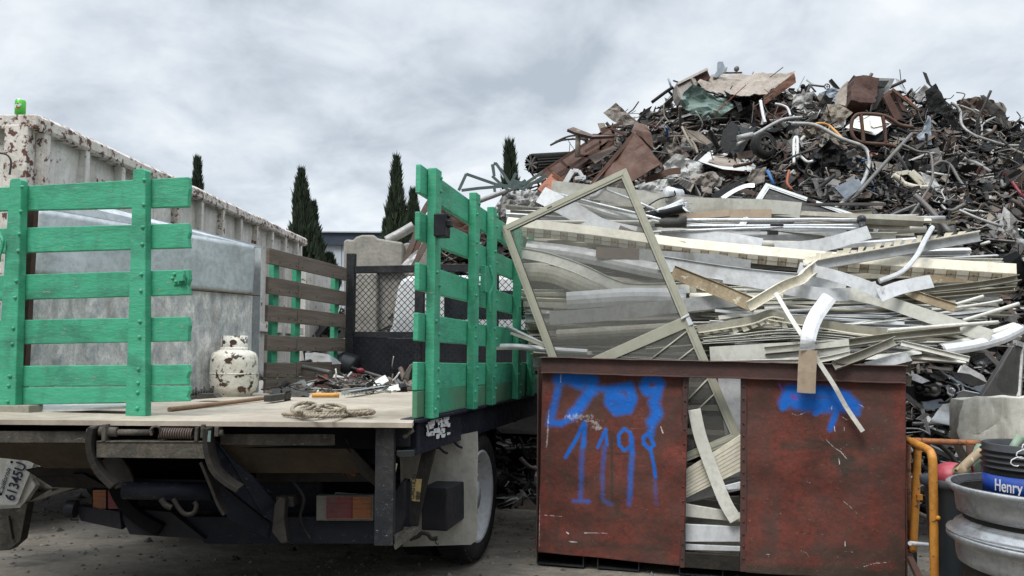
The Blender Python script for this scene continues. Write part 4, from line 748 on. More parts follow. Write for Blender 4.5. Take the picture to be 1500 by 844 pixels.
def piece(m, c, nrm_, sc_, mi, only=None):
    ty = only or rs.choices(('tube', 'strip', 'plate', 'angle', 'chunk', 'ring', 'wire', 'grate'), (17, 23, 27, 12, 7, 3, 19, 1.2))[0]
    t = V((rs.gauss(0, 1), rs.gauss(0, .8), rs.gauss(0, .55))); t = (t-nrm_*t.dot(nrm_)*rs.uniform(.4, 1)).normalized(); b = nrm_.cross(t).normalized(); n_ = (nrm_+V((rs.gauss(0, .45), rs.gauss(0, .45), rs.gauss(0, .45)))).normalized(); b = n_.cross(t).normalized(); n_ = t.cross(b).normalized()
    if ty in ('tube', 'wire'):
        L_ = min(sc_*rs.uniform(.5, 2.4), .45 if c.z > zr(c.x)-.5 else 1.1); r_ = rs.uniform(.008, .026) if ty == 'tube' else rs.uniform(.004, .008); k = rs.randint(2, 5); P = [c]; d = t.copy()
        for i in range(k):
            P.append(P[-1]+d*L_/k); d = (d+V((rs.gauss(0, .35), rs.gauss(0, .35), rs.gauss(0, .35)))*(1 if rs.random() < .6 else .1)*(1.6 if ty == 'wire' else 1)).normalized()
        m.sweep(catmull(P, 3) if k > 2 else P, circ(r_, 5), mi=mi, smooth=True)
    elif ty == 'strip':
        L_ = sc_*rs.uniform(.5, 2.0); w_ = rs.uniform(.015, .07); k = rs.randint(2, 6); P = [c-t*L_/2]; d = t.copy()
        for i in range(k): P.append(P[-1]+d*L_/k); d = (d+n_*rs.gauss(0, .3)+b*rs.gauss(0, .12)).normalized()
        m.sweep(P, [(-w_, -.002), (w_, -.002), (w_, .003), (-w_, .003)], up=n_, mi=mi, twist=rs.gauss(0, .6))
    elif ty == 'plate':
        s1, s2 = sc_*rs.uniform(.25, 1.0), sc_*rs.uniform(.18, .6); nx_, ny_ = rs.randint(3, 6), rs.randint(3, 5); am = sc_*rs.uniform(.02, .12); f1, f2, u0_, v0_ = rs.gauss(0, .5), rs.gauss(0, .4), rs.uniform(-.3, .3), rs.uniform(-.3, .3); tp_ = rs.uniform(-.6, .6); sd = rs.uniform(0, 99); cv = rs.uniform(-.7, .7)
        vs = []
        for j in range(ny_+1):
            for i in range(nx_+1):
                u_, v_ = i/nx_-.5, j/ny_-.5; e = V((u_*3, v_*3, sd)); vs.append(c+t*(u_*s1*(1+tp_*v_)+.22*sc_*noise.noise(e*2))+b*(v_*s2*(1+tp_*u_)+.2*sc_*noise.noise(e*2.2+V((5, 5, 5))))+n_*(am*noise.noise(e)*2+cv*s1*(u_*u_)+f1*s1*abs(u_-u0_)+f2*s1*abs(v_-v0_)))
        m.add(vs, [(j*(nx_+1)+i, j*(nx_+1)+i+1, (j+1)*(nx_+1)+i+1, (j+1)*(nx_+1)+i) for j in range(ny_) for i in range(nx_)], mi)
    elif ty == 'angle':
        L_ = sc_*rs.uniform(.5, 1.9); w_ = rs.uniform(.02, .05); th = .005
        m.sweep([c-t*L_/2, c, c+t*L_/2+n_*rs.gauss(0, .05)], [(0, 0), (w_, 0), (w_, th), (th, th), (th, w_), (0, w_)], up=n_, tilt=rs.uniform(0, 6), mi=mi)
    elif ty == 'chunk':
        d = [rs.uniform(.04, .28)*sc_ for _ in range(3)]; Mx = rrot(); vs = [c+Mx@V((x*d[0]*rs.uniform(.7, 1.2), y*d[1]*rs.uniform(.7, 1.2), z*d[2]*rs.uniform(.7, 1.2))) for x in (-1, 1) for y in (-1, 1) for z in (-1, 1)]
        m.add(vs, [(0, 1, 3, 2), (4, 6, 7, 5), (0, 4, 5, 1), (2, 3, 7, 6), (0, 2, 6, 4), (1, 5, 7, 3)], mi)
    elif ty == 'ring':
        r0 = rs.uniform(.06, .22)*sc_*1.3; P = [c+(t*math.cos(a/10*6.283)+b*math.sin(a/10*6.283))*r0 for a in range(10)]; m.sweep(P, circ(rs.uniform(.008, .02), 5), up=n_, mi=mi, closed=True, smooth=True)
    else:
        for i in range(7): q = c+b*(i-3)*.04*sc_; m.beam(q-t*.18*sc_, q+t*.18*sc_, (.008, .008), up=n_, mi=mi)
def scatter(m, nmax, xr, cond, scl, lift=(-.06, .13), only=None):
    k = 0; tries = 0
    while k < nmax and tries < nmax*20:
        tries += 1
        x = rs.uniform(*xr); t0 = toe(x); y = rs.uniform(t0-.1, YR+.5)
        z = HZ(x, y)
        if z < 0 and y > t0: continue
        if not cond(x, y, z): continue
        e = .1; nr_ = V((-(HZ(x+e, y)-HZ(x-e, y))/(2*e), -(HZ(x, y+e)-HZ(x, max(y-e, t0+.01)))/(2*e), 1)).normalized()
        c = V((x, y, max(z, .03)))+nr_*rs.uniform(*lift)
        # colour zones seen in the photo: rusty/tan at the upper left, dark in the middle, grey right
        wts = list(HW)
        if z > 3.4 and x < 5.2: wts[5] *= 2.0; wts[4] *= 1.5; wts[11] *= 2; wts[3] *= 1.5
        if x > 5: wts[2] *= 1.3; wts[4] *= 1.2
        piece(m, c, nr_, scl*(1 if rs.random() < .85 else 1.4), rs.choices(range(len(HM)), wts)[0], only); k += 1
scatter(m, 3000, (-4, 9.5), lambda x, y, z: abs(x-3.3) > .4 or y < YR-.5, .42)
scatter(m, 8500, (-2.0, 8.4), lambda x, y, z: True, .19, (.0, .14))
scatter(m, 5000, (2.2, 8.4), lambda x, y, z: z < 3.4, .14, (.04, .17))
scatter(m, 260, (-1.5, 8.4), lambda x, y, z: z < zr(x)-.35, .52, (-.05, .05), 'plate')
scatter(m, 1500, (-1.5, 8.4), lambda x, y, z: True, .30, (.02, .15), 'wire')
for i in range(700):
    x = rs.uniform(-1.5, 8.4); t0 = toe(x); y = rs.uniform(t0, YR-.1); z = HZ(x, y)
    if z < .1: continue
    nr_ = V((0, -.75, .66)); c = V((x, y, z))+nr_*rs.uniform(.02, .16); a = V((rs.gauss(0, 1), rs.gauss(0, .4), rs.gauss(0, .8))).normalized(); b = V((rs.gauss(0, .8), rs.gauss(0, .5), rs.gauss(0, 1))).normalized(); b = (b-a*a.dot(b)).normalized()
    r0 = rs.uniform(.1, .55); a0 = rs.uniform(0, 6.28); a1 = rs.uniform(.5, 2.6); c0 = c-(a*math.cos(a0+a1/2)+b*math.sin(a0+a1/2))*r0; P = []
    for k in range(9):
        an = a0+a1*k/8; p = c0+(a*math.cos(an)+b*math.sin(an))*r0*(1+.1*math.sin(k*2+i)); p.z = min(p.z, zr(p.x)+.25); P.append(p)
    m.sweep(P, circ(rs.choice((.004, .005, .006, .008, .010, .014)), 5), mi=rs.choices(range(len(HM)), [24, 26, 26, 13, 8, 5, 3, 2, .1, .3, .1, 2, .1, 1])[0], smooth=True)
m.build('scrap_heap', [M[k] for k in HM], kind='stuff', label='tall heap of tangled scrap metal filling the yard behind the bin', loc=(3, 9, 0))
# rubble under the truck between wheel and bin
m = MB()
for i in range(420):
    x, y = rs.uniform(-.5, 1.2), rs.uniform(6.6, 9.3); h = .22*math.exp(-((y-8.2)/1.0)**2); piece(m, V((x, y, rs.uniform(0, h)+.01)), V((0, -.3, 1)).normalized(), .2, rs.choices(range(len(HM)), HW)[0])
m.build('rubble', [M[k] for k in HM], kind='stuff', label='dark rubble and scrap on the ground between truck and bin')
# small scrap in the low right corner
m = MB()
for i in range(900):
    x = rs.uniform(2.2, 4.6); y = rs.uniform(5.6, 7.6); h = max(0, .25+(y-5.4)*.42)*min(1, (x-1.9)/.7); piece(m, V((x, y, rs.uniform(.5, 1)*h)), V((0, -.7, .7)), .17, rs.choices(range(len(HM)), [26, 26, 18, 14, 4, 4, 2, 3, .3, 1, .5, 1, .3, 2])[0])
m.build('small_scrap', [M[k] for k in HM], kind='stuff', label='small grey engine and rod scrap behind the orange frame')

# ================================================================== RED-BROWN SCRAP BIN
BP = V((.16, 4.83, 0)); BD = V((2.009, -.5, 0)).normalized(); BN = V((BD.y, -BD.x, 0))      # front plane; BN faces the camera
if BN.y > 0: BN = -BN
def bp_(x, y, o=0): return onp(x, y, BP+BN*o, BN)
def Yb(px): px = max(700, min(px, 1500)); return onp(px, 530, BP, BN).y
bn = thing('scrap_bin', 'dented red brown steel scrap bin with blue graffiti, standing between truck and orange frame', 'bin', BP+BD*1.03)
def stroke(P, w_, a=1.0): return (P, w_, a)
BLUE = [stroke(P, w_, a) for P, w_, a in (
 ([(823, 552), (816, 575), (810, 600), (805, 620)], 6, .72), ([(820, 556), (840, 550), (858, 549), (867, 558), (866, 572)], 9, 1), ([(866, 570), (856, 586), (848, 598), (838, 608)], 8, .95), ([(838, 556), (850, 562)], 9, 1), ([(806, 619), (822, 621), (836, 612)], 5, .8), ([(872, 569), (888, 570)], 6, .75),
 ([(893, 572), (922, 566), (926, 585), (920, 600), (902, 602), (892, 590), (893, 572)], 7, 1), ([(900, 580), (915, 592)], 11, 1), ([(943, 566), (948, 556), (960, 553), (967, 562), (962, 574), (948, 574), (943, 566)], 7, 1), ([(962, 574), (957, 590), (963, 606), (955, 618)], 8, .9), ([(956, 618), (953, 636)], 6, .8),
 ([(855, 620), (843, 645), (828, 670)], 2.8, .95), ([(856, 620), (854, 655)], 4, .85), ([(853, 655), (851, 700), (850, 734)], 5, .5), ([(840, 734), (862, 735)], 4, .5), ([(887, 629), (880, 645), (875, 656)], 2.3, .95), ([(887, 629), (889, 652)], 2.3, .9), ([(885, 655), (882, 700), (884, 734), (896, 738)], 5, .42),
 ([(926, 650), (923, 634), (914, 628), (906, 638), (907, 652), (914, 660), (924, 655)], 2.6, .95), ([(925, 640), (926, 665)], 3.6, .9), ([(926, 665), (924, 700), (922, 738)], 5, .6), ([(953, 632), (943, 640), (943, 650), (952, 658), (958, 652), (953, 640)], 2.8, .95), ([(953, 658), (958, 680), (960, 698)], 2.6, .9), ([(960, 702), (962, 738)], 6, .36))]
WHITE = [stroke([(835, 612), (860, 612), (878, 625)], 10, .40), stroke([(862, 622), (874, 628)], 7, .36), stroke([(822, 543), (821, 560)], 2, .8), stroke([(804, 600), (802, 640), (800, 655)], 3, .62), stroke([(968, 625), (971, 634)], 2.2, .9), stroke([(797, 755), (822, 757)], 1.2, .9), stroke([(856, 781), (890, 781)], 1.2, .9), stroke([(830, 780), (833, 782)], 2, .9), stroke([(790, 660), (790, 800)], 1.3, .7), stroke([(834, 793), (845, 794)], 2.2, .7)]
BLUE2 = [stroke([(1150, 590), (1158, 572), (1185, 572), (1215, 575), (1238, 582), (1252, 596)], 9), stroke([(1165, 588), (1200, 592), (1235, 592)], 11), stroke([(1146, 598), (1155, 592)], 4), stroke([(1226, 600), (1220, 618), (1216, 628)], 5, .85), stroke([(1195, 604), (1205, 598)], 5), stroke([(1240, 598), (1256, 606)], 5, .8)]
PURP = [stroke([(1141, 562), (1145, 570)], 2, .8), stroke([(1160, 578), (1168, 585), (1158, 582)], 2, .7)]
WHITE2 = [stroke([(1160, 606), (1168, 609), (1180, 604)], 1.2, .8), stroke([(1233, 610), (1240, 615), (1252, 612)], 1.3, .7), stroke([(1258, 592), (1266, 597)], 1, .8), stroke([(1210, 644), (1222, 656), (1232, 662), (1240, 672)], 1.2, .8), stroke([(1232, 658), (1243, 650)], .8, .7), stroke([(1219, 595), (1218, 600)], 1.3, 1), stroke([(1222, 625), (1223, 632)], 1.2, 1), stroke([(1237, 625), (1237, 631)], 1.2, 1), stroke([(1229, 672), (1230, 680)], 1.2, 1), stroke([(1236, 735), (1245, 742), (1255, 752)], .9, .8), stroke([(1238, 793), (1238, 800)], 1.2, 1), stroke([(1264, 830), (1280, 825), (1303, 823)], 1.1, .8), stroke([(1120, 812), (1128, 811)], 1.1, .8), stroke([(1172, 806), (1182, 810), (1186, 820)], 1, .7), stroke([(1180, 705), (1188, 708)], .9, .8), stroke([(1236, 808), (1250, 809)], 1, .8)]
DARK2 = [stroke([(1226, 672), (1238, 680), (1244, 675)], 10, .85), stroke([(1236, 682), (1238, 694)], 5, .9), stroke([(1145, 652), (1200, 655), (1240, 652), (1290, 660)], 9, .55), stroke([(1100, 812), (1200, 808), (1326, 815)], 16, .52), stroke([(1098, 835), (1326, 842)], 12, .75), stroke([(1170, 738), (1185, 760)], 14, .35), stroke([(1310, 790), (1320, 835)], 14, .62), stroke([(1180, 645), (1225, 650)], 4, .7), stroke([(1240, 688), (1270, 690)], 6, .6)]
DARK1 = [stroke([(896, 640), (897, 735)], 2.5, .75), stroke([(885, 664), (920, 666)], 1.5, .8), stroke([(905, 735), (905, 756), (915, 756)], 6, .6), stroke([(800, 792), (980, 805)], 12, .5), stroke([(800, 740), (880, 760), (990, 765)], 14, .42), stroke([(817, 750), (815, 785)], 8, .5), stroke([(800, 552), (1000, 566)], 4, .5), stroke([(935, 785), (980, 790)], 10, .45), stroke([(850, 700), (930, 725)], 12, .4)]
def panel(name, c, nx, ny, attrs, mt, label=None):
    m = MB(); vs = []; val = {k: [] for k, _ in attrs}
    for j in range(ny+1):
        for i in range(nx+1):
            s, t = i/nx, j/ny; x = (c[0][0]*(1-s)+c[1][0]*s)*(1-t)+(c[3][0]*(1-s)+c[2][0]*s)*t; y = (c[0][1]*(1-s)+c[1][1]*s)*(1-t)+(c[3][1]*(1-s)+c[2][1]*s)*t
            p = bp_(x, y); vs.append(p+BN*(.024*noise.noise(p*2.4)+.010*noise.noise(p*7)))
            for k, ST in attrs:
                best = 0
                for P, w_, a in ST:
                    w_ = w_*(.5 if k == 'white' and w_ < 4 else 1.0); a = a*(.8 if k == 'white' and w_ < 4 else 1)
                    for (x0, y0), (x1, y1) in zip(P, P[1:]):
                        dx, dy = x1-x0, y1-y0; q = max(0, min(1, ((x-x0)*dx+(y-y0)*dy)/(dx*dx+dy*dy+1e-9))); dd = math.hypot(x-x0-q*dx, y-y0-q*dy)
                        if dd < w_*3: best = max(best, a*min(1, max(0, 1.12-.60*dd/w_)))
                val[k].append(best)
    m.add(vs, [(j*(nx+1)+i, j*(nx+1)+i+1, (j+1)*(nx+1)+i+1, (j+1)*(nx+1)+i) for j in range(ny) for i in range(nx)], 0, True)
    o = m.build(name, mt, bn, label=label)
    for k, v in val.items():
        at_ = o.data.attributes.new(k, 'FLOAT', 'POINT'); at_.data.foreach_set('value', v)
    md = o.modifiers.new('solid', 'SOLIDIFY'); md.thickness = .006; md.offset = 0; return o
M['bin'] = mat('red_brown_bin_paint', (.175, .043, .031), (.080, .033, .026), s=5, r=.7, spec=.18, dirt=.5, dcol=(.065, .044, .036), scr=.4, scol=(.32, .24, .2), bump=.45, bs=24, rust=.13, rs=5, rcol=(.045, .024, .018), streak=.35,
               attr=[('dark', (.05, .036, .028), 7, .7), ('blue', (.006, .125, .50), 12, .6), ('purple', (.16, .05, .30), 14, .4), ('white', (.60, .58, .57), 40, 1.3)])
M['bin2'] = mat('bin_rim_paint', (.080, .034, .028), (.06, .030, .025), s=3, r=.6, dirt=.4, dcol=(.04, .026, .022), scr=.2, scol=(.3, .22, .2), bump=.4)
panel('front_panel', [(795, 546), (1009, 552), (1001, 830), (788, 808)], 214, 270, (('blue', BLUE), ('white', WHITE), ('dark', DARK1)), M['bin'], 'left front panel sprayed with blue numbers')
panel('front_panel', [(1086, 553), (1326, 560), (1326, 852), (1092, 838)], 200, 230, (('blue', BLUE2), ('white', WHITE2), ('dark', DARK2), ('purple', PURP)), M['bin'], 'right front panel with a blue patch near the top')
def bpl(P, o, th, name, mt, bev=.003):
    m = MB(); m.slab([bp_(x, y, o) for x, y in P], -BN*th); return m.build(name, mt, bn, bevel=bev)
m = MB(); P = []
for i in range(50):
    x = 792+i/49*536; y = (535+(x-795)/531*14); p = bp_(x, y, .02); p.z += .004*noise.noise(V((x*.02, 0, 0)))+.003*noise.noise(V((x*.09, 2, 0))); P.append(p+BN*.006*noise.noise(V((x*.03, 7, 0))))
m.sweep(P, [(-.048, -.02), (.048, -.02), (.05, .022), (.046, .026), (.042, -.010), (-.042, -.010), (-.046, .018), (-.052, .014)], up=BN); m.build('rim', M['bin2'], bn, bevel=.002)
bpl([(1000, 548), (1008, 549), (1003, 832), (996, 832)], .012, .02, 'stiffener', M['bin2']); bpl([(1085, 552), (1094, 552), (1094, 838), (1084, 838)], .012, .02, 'stiffener', M['bin2'])
for q in [bp_(1004-(y-560)/270*5, y, .012) for y in range(566, 820, 21)]+[bp_(1089, y, .012) for y in range(566, 828, 18)]: m = MB(); bolts(m, [q], BN, .006); m.build('rivet', M['bin2'], bn)
o_ = bpl([(996, 809), (1095, 815), (1095, 838), (996, 831)], .004, .02, 'base_plate', M['grime'])
def bq(s, dpt, z): return BP+BD*s-BN*dpt+V((0, 0, z))
WB = 2.07
for nm, P in (('side_wall', [bq(0, 0, .07), bq(0, 1.6, .07), bq(0, 1.6, 1.2), bq(0, 0, 1.2)]), ('side_wall', [bq(WB, 0, .05), bq(WB, 1.6, .05), bq(WB, 1.6, 1.17), bq(WB, 0, 1.17)])):
    m = MB(); m.slab(P, BD*.006*(1 if P[0].x < 1 else -1)); m.build(nm, M['bin2'], bn)
m = MB(); m.slab([bq(.01, 1.6, .06), bq(WB-.01, 1.6, .06), bq(WB-.01, 1.6, 1.2), bq(.01, 1.6, 1.2)], BN*.006); m.build('back_wall', M['bin2'], bn)
m = MB(); m.slab([bq(.01, .01, .07), bq(WB-.01, .01, .06), bq(WB-.01, 1.59, .06), bq(.01, 1.59, .07)], (0, 0, .006)); m.build('floor', M['bin2'], bn)
for s0, s1 in ((.0, .29), (.37, .62), (.85, 1.1), (1.5, 1.75)):
    m = MB(); th = .007
    P = [bq(s0, .02, .066), bq(s0, .02, .0), bq(s1, .02, -.002), bq(s1, .02, .066), bq(s1-th, .02, .066), bq(s1-th, .02, .006), bq(s0+th, .02, .006), bq(s0+th, .02, .066)]
    m.slab(P, -BN*1.5); m.build('fork_pocket', M['black'], bn)

# ================================================================== SCREEN DOORS
def sp(px, py, off=0): return S(px, py, Yb(px)+.30+max(-.15, (525-py)/225*1.0)-off)
def frame_obj(name, label, cat, corners, wd, th, mt, scm, bars=(), latch=None):
    """flat framed screen: corners are world points in order, wd = member width"""
    t = thing(name, label, cat, min(corners, key=lambda p: p.z)); n_ = (corners[1]-corners[0]).cross(corners[2]-corners[1]).normalized()
    if n_.y > 0: n_ = -n_
    c = sum(corners, V())/len(corners)
    def inset(k): return [p+((corners[i-1]-p).normalized()+(corners[(i+1) % 4]-p).normalized())*k for i, p in enumerate(corners)]
    inn = inset(wd)
    for i in range(4):
        j = (i+1) % 4; m = MB(); m.slab([corners[i], corners[j], inn[j], inn[i]], -n_*th); 
        a1, b1, c1, d1 = corners[i].lerp(inn[i], .30), corners[j].lerp(inn[j], .30), corners[j].lerp(inn[j], .72), corners[i].lerp(inn[i], .72); m.slab([a1, b1, c1, d1], n_*.004); m.build('rail', mt, t, bevel=.0015)
    m = MB(); g_ = inset(wd*1.07); 
    for i in range(4): j = (i+1) % 4; m.slab([inn[i], inn[j], g_[j], g_[i]], -n_*.012)
    m.build('gasket', M['gasket'], t)
    m = MB(); q = [p-n_*.008 for p in inn]; m.add(q, [(0, 1, 2, 3)]); m.build('insect_screen', scm, t)
    return t, n_
def scp(px, py): return S(px, py, Yb(px)+.05+max(0, (520-py))/280*.32)
pn_ = (BN+V((0, 0, .15))).normalized(); kp0 = BP+V((0, 0, 1.2))-BN*.17
K0 = [onp(733, 333, kp0, pn_), onp(917, 246, kp0, pn_), onp(1087, 643, kp0, pn_), V()]; K0[3] = K0[0]+(K0[2]-K0[1])*1.0
sd, sn = frame_obj('screen_door', 'large khaki framed insect screen door leaning out of the red brown bin', 'screen door', K0, .052, .028, M['olive'], M['screen'])
m = MB(); e1 = (K0[1]-K0[0]).normalized(); e2 = (K0[2]-K0[1]).normalized(); Lw = (K0[1]-K0[0]).length
def kp(x, y, o=0): return onp(x, y, K0[0], pn_)+sn*o
m.slab([kp(858, 528), kp(1005, 462), kp(1012, 478), kp(890, 530)], -sn*.02); m.build('middle_rail', M['olive'], sd, bevel=.002)
m = MB()
for a, b in (((944, 534), (1008, 484)), ((985, 535), (1020, 507)), ((1004, 590), (1042, 550)), ((1004, 618), (1050, 574))): m.tube([kp(*a, -.004), kp(*b, -.004)], .006, 6)
m.build('muntin', M['olive'], sd)
m = MB(); m.slab([kp(1004, 466, .004), kp(1010, 464, .004), kp(1016, 475, .004), kp(1009, 478, .004)], sn*.006); m.slab([kp(997, 467, .008), kp(1009, 460, .008), kp(1010, 463, .008), kp(998, 469, .008)], sn*.01); m.build('latch', M['chrome'], sd, bevel=.001)
m = MB(); m.slab([kp(801, 305, .002), kp(808, 301.5, .002), kp(809, 303.5, .002), kp(802, 307, .002)], sn*.003); m.build('catch_plate', M['h_dark'], sd)
K1 = [sp(1122, 268, .1), sp(1290, 325, .1), sp(1278, 352, .1), sp(1104, 300, .1)]
q0 = S(1122, 268, Yb(1122)+1.5); q1 = S(1292, 327, Yb(1292)+1.4); q2 = S(1250, 410, Yb(1250)+1.05); q3 = q0+(q2-q1)
fr2, fn2 = frame_obj('screen_door', 'silver framed dark screen door wedged behind the pale strips', 'screen door', [q0, q1, q2, q3], .045, .03, M['frame'], M['screen2'])
m = MB(); c_ = S(1190, 296, q0.y-.12); m.slab([S(1182, 292, Yb(1182)+1.44), S(1195, 297, Yb(1182)+1.43), S(1194, 300, Yb(1182)+1.43), S(1181, 296, Yb(1182)+1.44)], fn2*.02); m.build('latch', M['h_dark'], fr2)

# ================================================================== PALE ALUMINIUM STRIPS
def strip(label, P, wpx, mt, prof='flat', off=0, tilt=0, name='metal_strip', cat='metal strip', group=None, smooth=True, n=6, z=None, twist=0, parent=None, into=None):
    Q = [sp(p[0], p[1], (p[2] if len(p) > 2 else off)) for p in P]
    if smooth and len(Q) > 2: Q = catmull(Q, n)
    elif len(Q) == 2: Q = [Q[0].lerp(Q[1], i/10)+V((0, 0, .003*noise.noise(V((i*.5, P[0][1], 0))))) for i in range(11)]
    k = Q[len(Q)//2].y/F; w_ = wpx*k/2; th = .0025
    if prof == 'flat': pr = [(-w_, -th), (w_, -th), (w_, th), (-w_, th)]
    elif prof == 'lip': pr = [(-w_, -th), (w_, -th), (w_, .012), (w_-.004, .012), (w_-.004, th), (-w_+.004, th), (-w_+.004, .014), (-w_, .014)]
    elif prof == 'chan': pr = [(-w_, .025), (-w_, -.012), (w_, -.012), (w_, .025), (w_-.004, .025), (w_-.004, -.008), (-w_+.004, -.008), (-w_+.004, .025)]
    elif prof == 'box': pr = [(-w_, -w_*.8), (w_, -w_*.8), (w_, w_*.6), (w_*.4, w_), (-w_, w_)]
    elif prof == 'curve': pr = [(-w_, -.012), (-w_*.5, .002), (0, .007), (w_*.5, .002), (w_, -.012), (w_*.97, -.016), (w_*.5, -.003), (0, .002), (-w_*.5, -.003), (-w_*.97, -.016)]
    elif prof == 'bevel': pr = [(-w_, -.02), (-w_*.2, .008), (w_, -.006), (w_, -.011), (-w_*.2, .003), (-w_, -.025)]
    elif prof == 'rod': pr = circ(w_, 7)
    if into is not None: into.sweep(Q, pr, tilt=tilt, smooth=(prof == 'rod'), mi=SM.index(mt)); return
    m = MB(); m.sweep(Q, pr, tilt=tilt, twist=twist, smooth=(prof in ('rod',)))
    if parent is not None: return m.build(name, M[mt], parent)
    return m.build(name, M[mt], None, bevel=.0012 if prof in ('box', 'chan', 'lip') else 0, label=label, cat=cat, group=group)
SM = ['alud', 'alu', 'alug', 'cream', 'h_grey', 'aluw', 'h_dark']; rest = MB()
# filler strips further back in the stack
rs = random.Random(11)
for i in range(290):
    y = rs.uniform(312, 540); low = (y-300)/240
    cxp = rs.uniform(830, 1330) if y > 380 else rs.uniform(850, 1200)
    hl = rs.uniform(110, 300); an = rs.gauss(0, .055)+(.03 if cxp > 1200 else 0); x0, x1 = cxp-hl, min(cxp+hl, 1500-rs.uniform(0, 90) if 370 < y < 510 else 1410); x0 = max(x0, 742+max(0, (y-330))*.2)
    if y > 505: x1 = min(x1, 1335)
    if x1-x0 < 60: continue
    bend = rs.gauss(0, 9); mt = rs.choices(('alud', 'alu', 'alug', 'cream', 'h_grey', 'aluw', 'h_dark'), (34, 26, 12, 6, 9, 4, 9))[0]
    P = [(x0, y-an*(x1-x0)/2), (x0+(x1-x0)*.5, y+bend*.4), (x1, y+an*(x1-x0)/2)]
    strip('plain pale aluminium strip buried deep in the stack on the bin', P, rs.choice((4, 5, 6, 7, 9, 11, 14)), mt, rs.choice(('flat', 'lip', 'curve', 'bevel', 'chan', 'chan', 'lip', 'rod')), off=rs.uniform(-.5, -.03), tilt=rs.gauss(0, .5), group='plain aluminium strips buried in the stack', into=None if i < 170 else rest)
for i in range(130):
    y = rs.uniform(432, 528); xa = rs.uniform(1000, 1330); L_ = rs.uniform(90, 330); an = rs.gauss(0, .09); xb = min(xa+L_, 1470-(y-432)*.6)
    if xb-xa < 50: continue
    strip('thin pale rail mixed into the lower part of the aluminium stack', [(xa, y-an*(xb-xa)/2), ((xa+xb)/2, y+rs.gauss(0, 4)), (xb, y+an*(xb-xa)/2)], rs.choice((2.5, 3, 4, 5, 6)), rs.choice(('alu', 'alud', 'alu', 'aluw', 'alug', 'alud')), rs.choice(('chan', 'lip', 'rod', 'flat', 'bevel')), off=rs.uniform(-.02, .15), tilt=rs.gauss(0, .5), group='thin rails in the lower aluminium stack', into=None if i < 68 else rest)
rest.build('strip_stack', [M[k] for k in SM], kind='stuff', label='mass of thin aluminium offcuts between the larger strips')
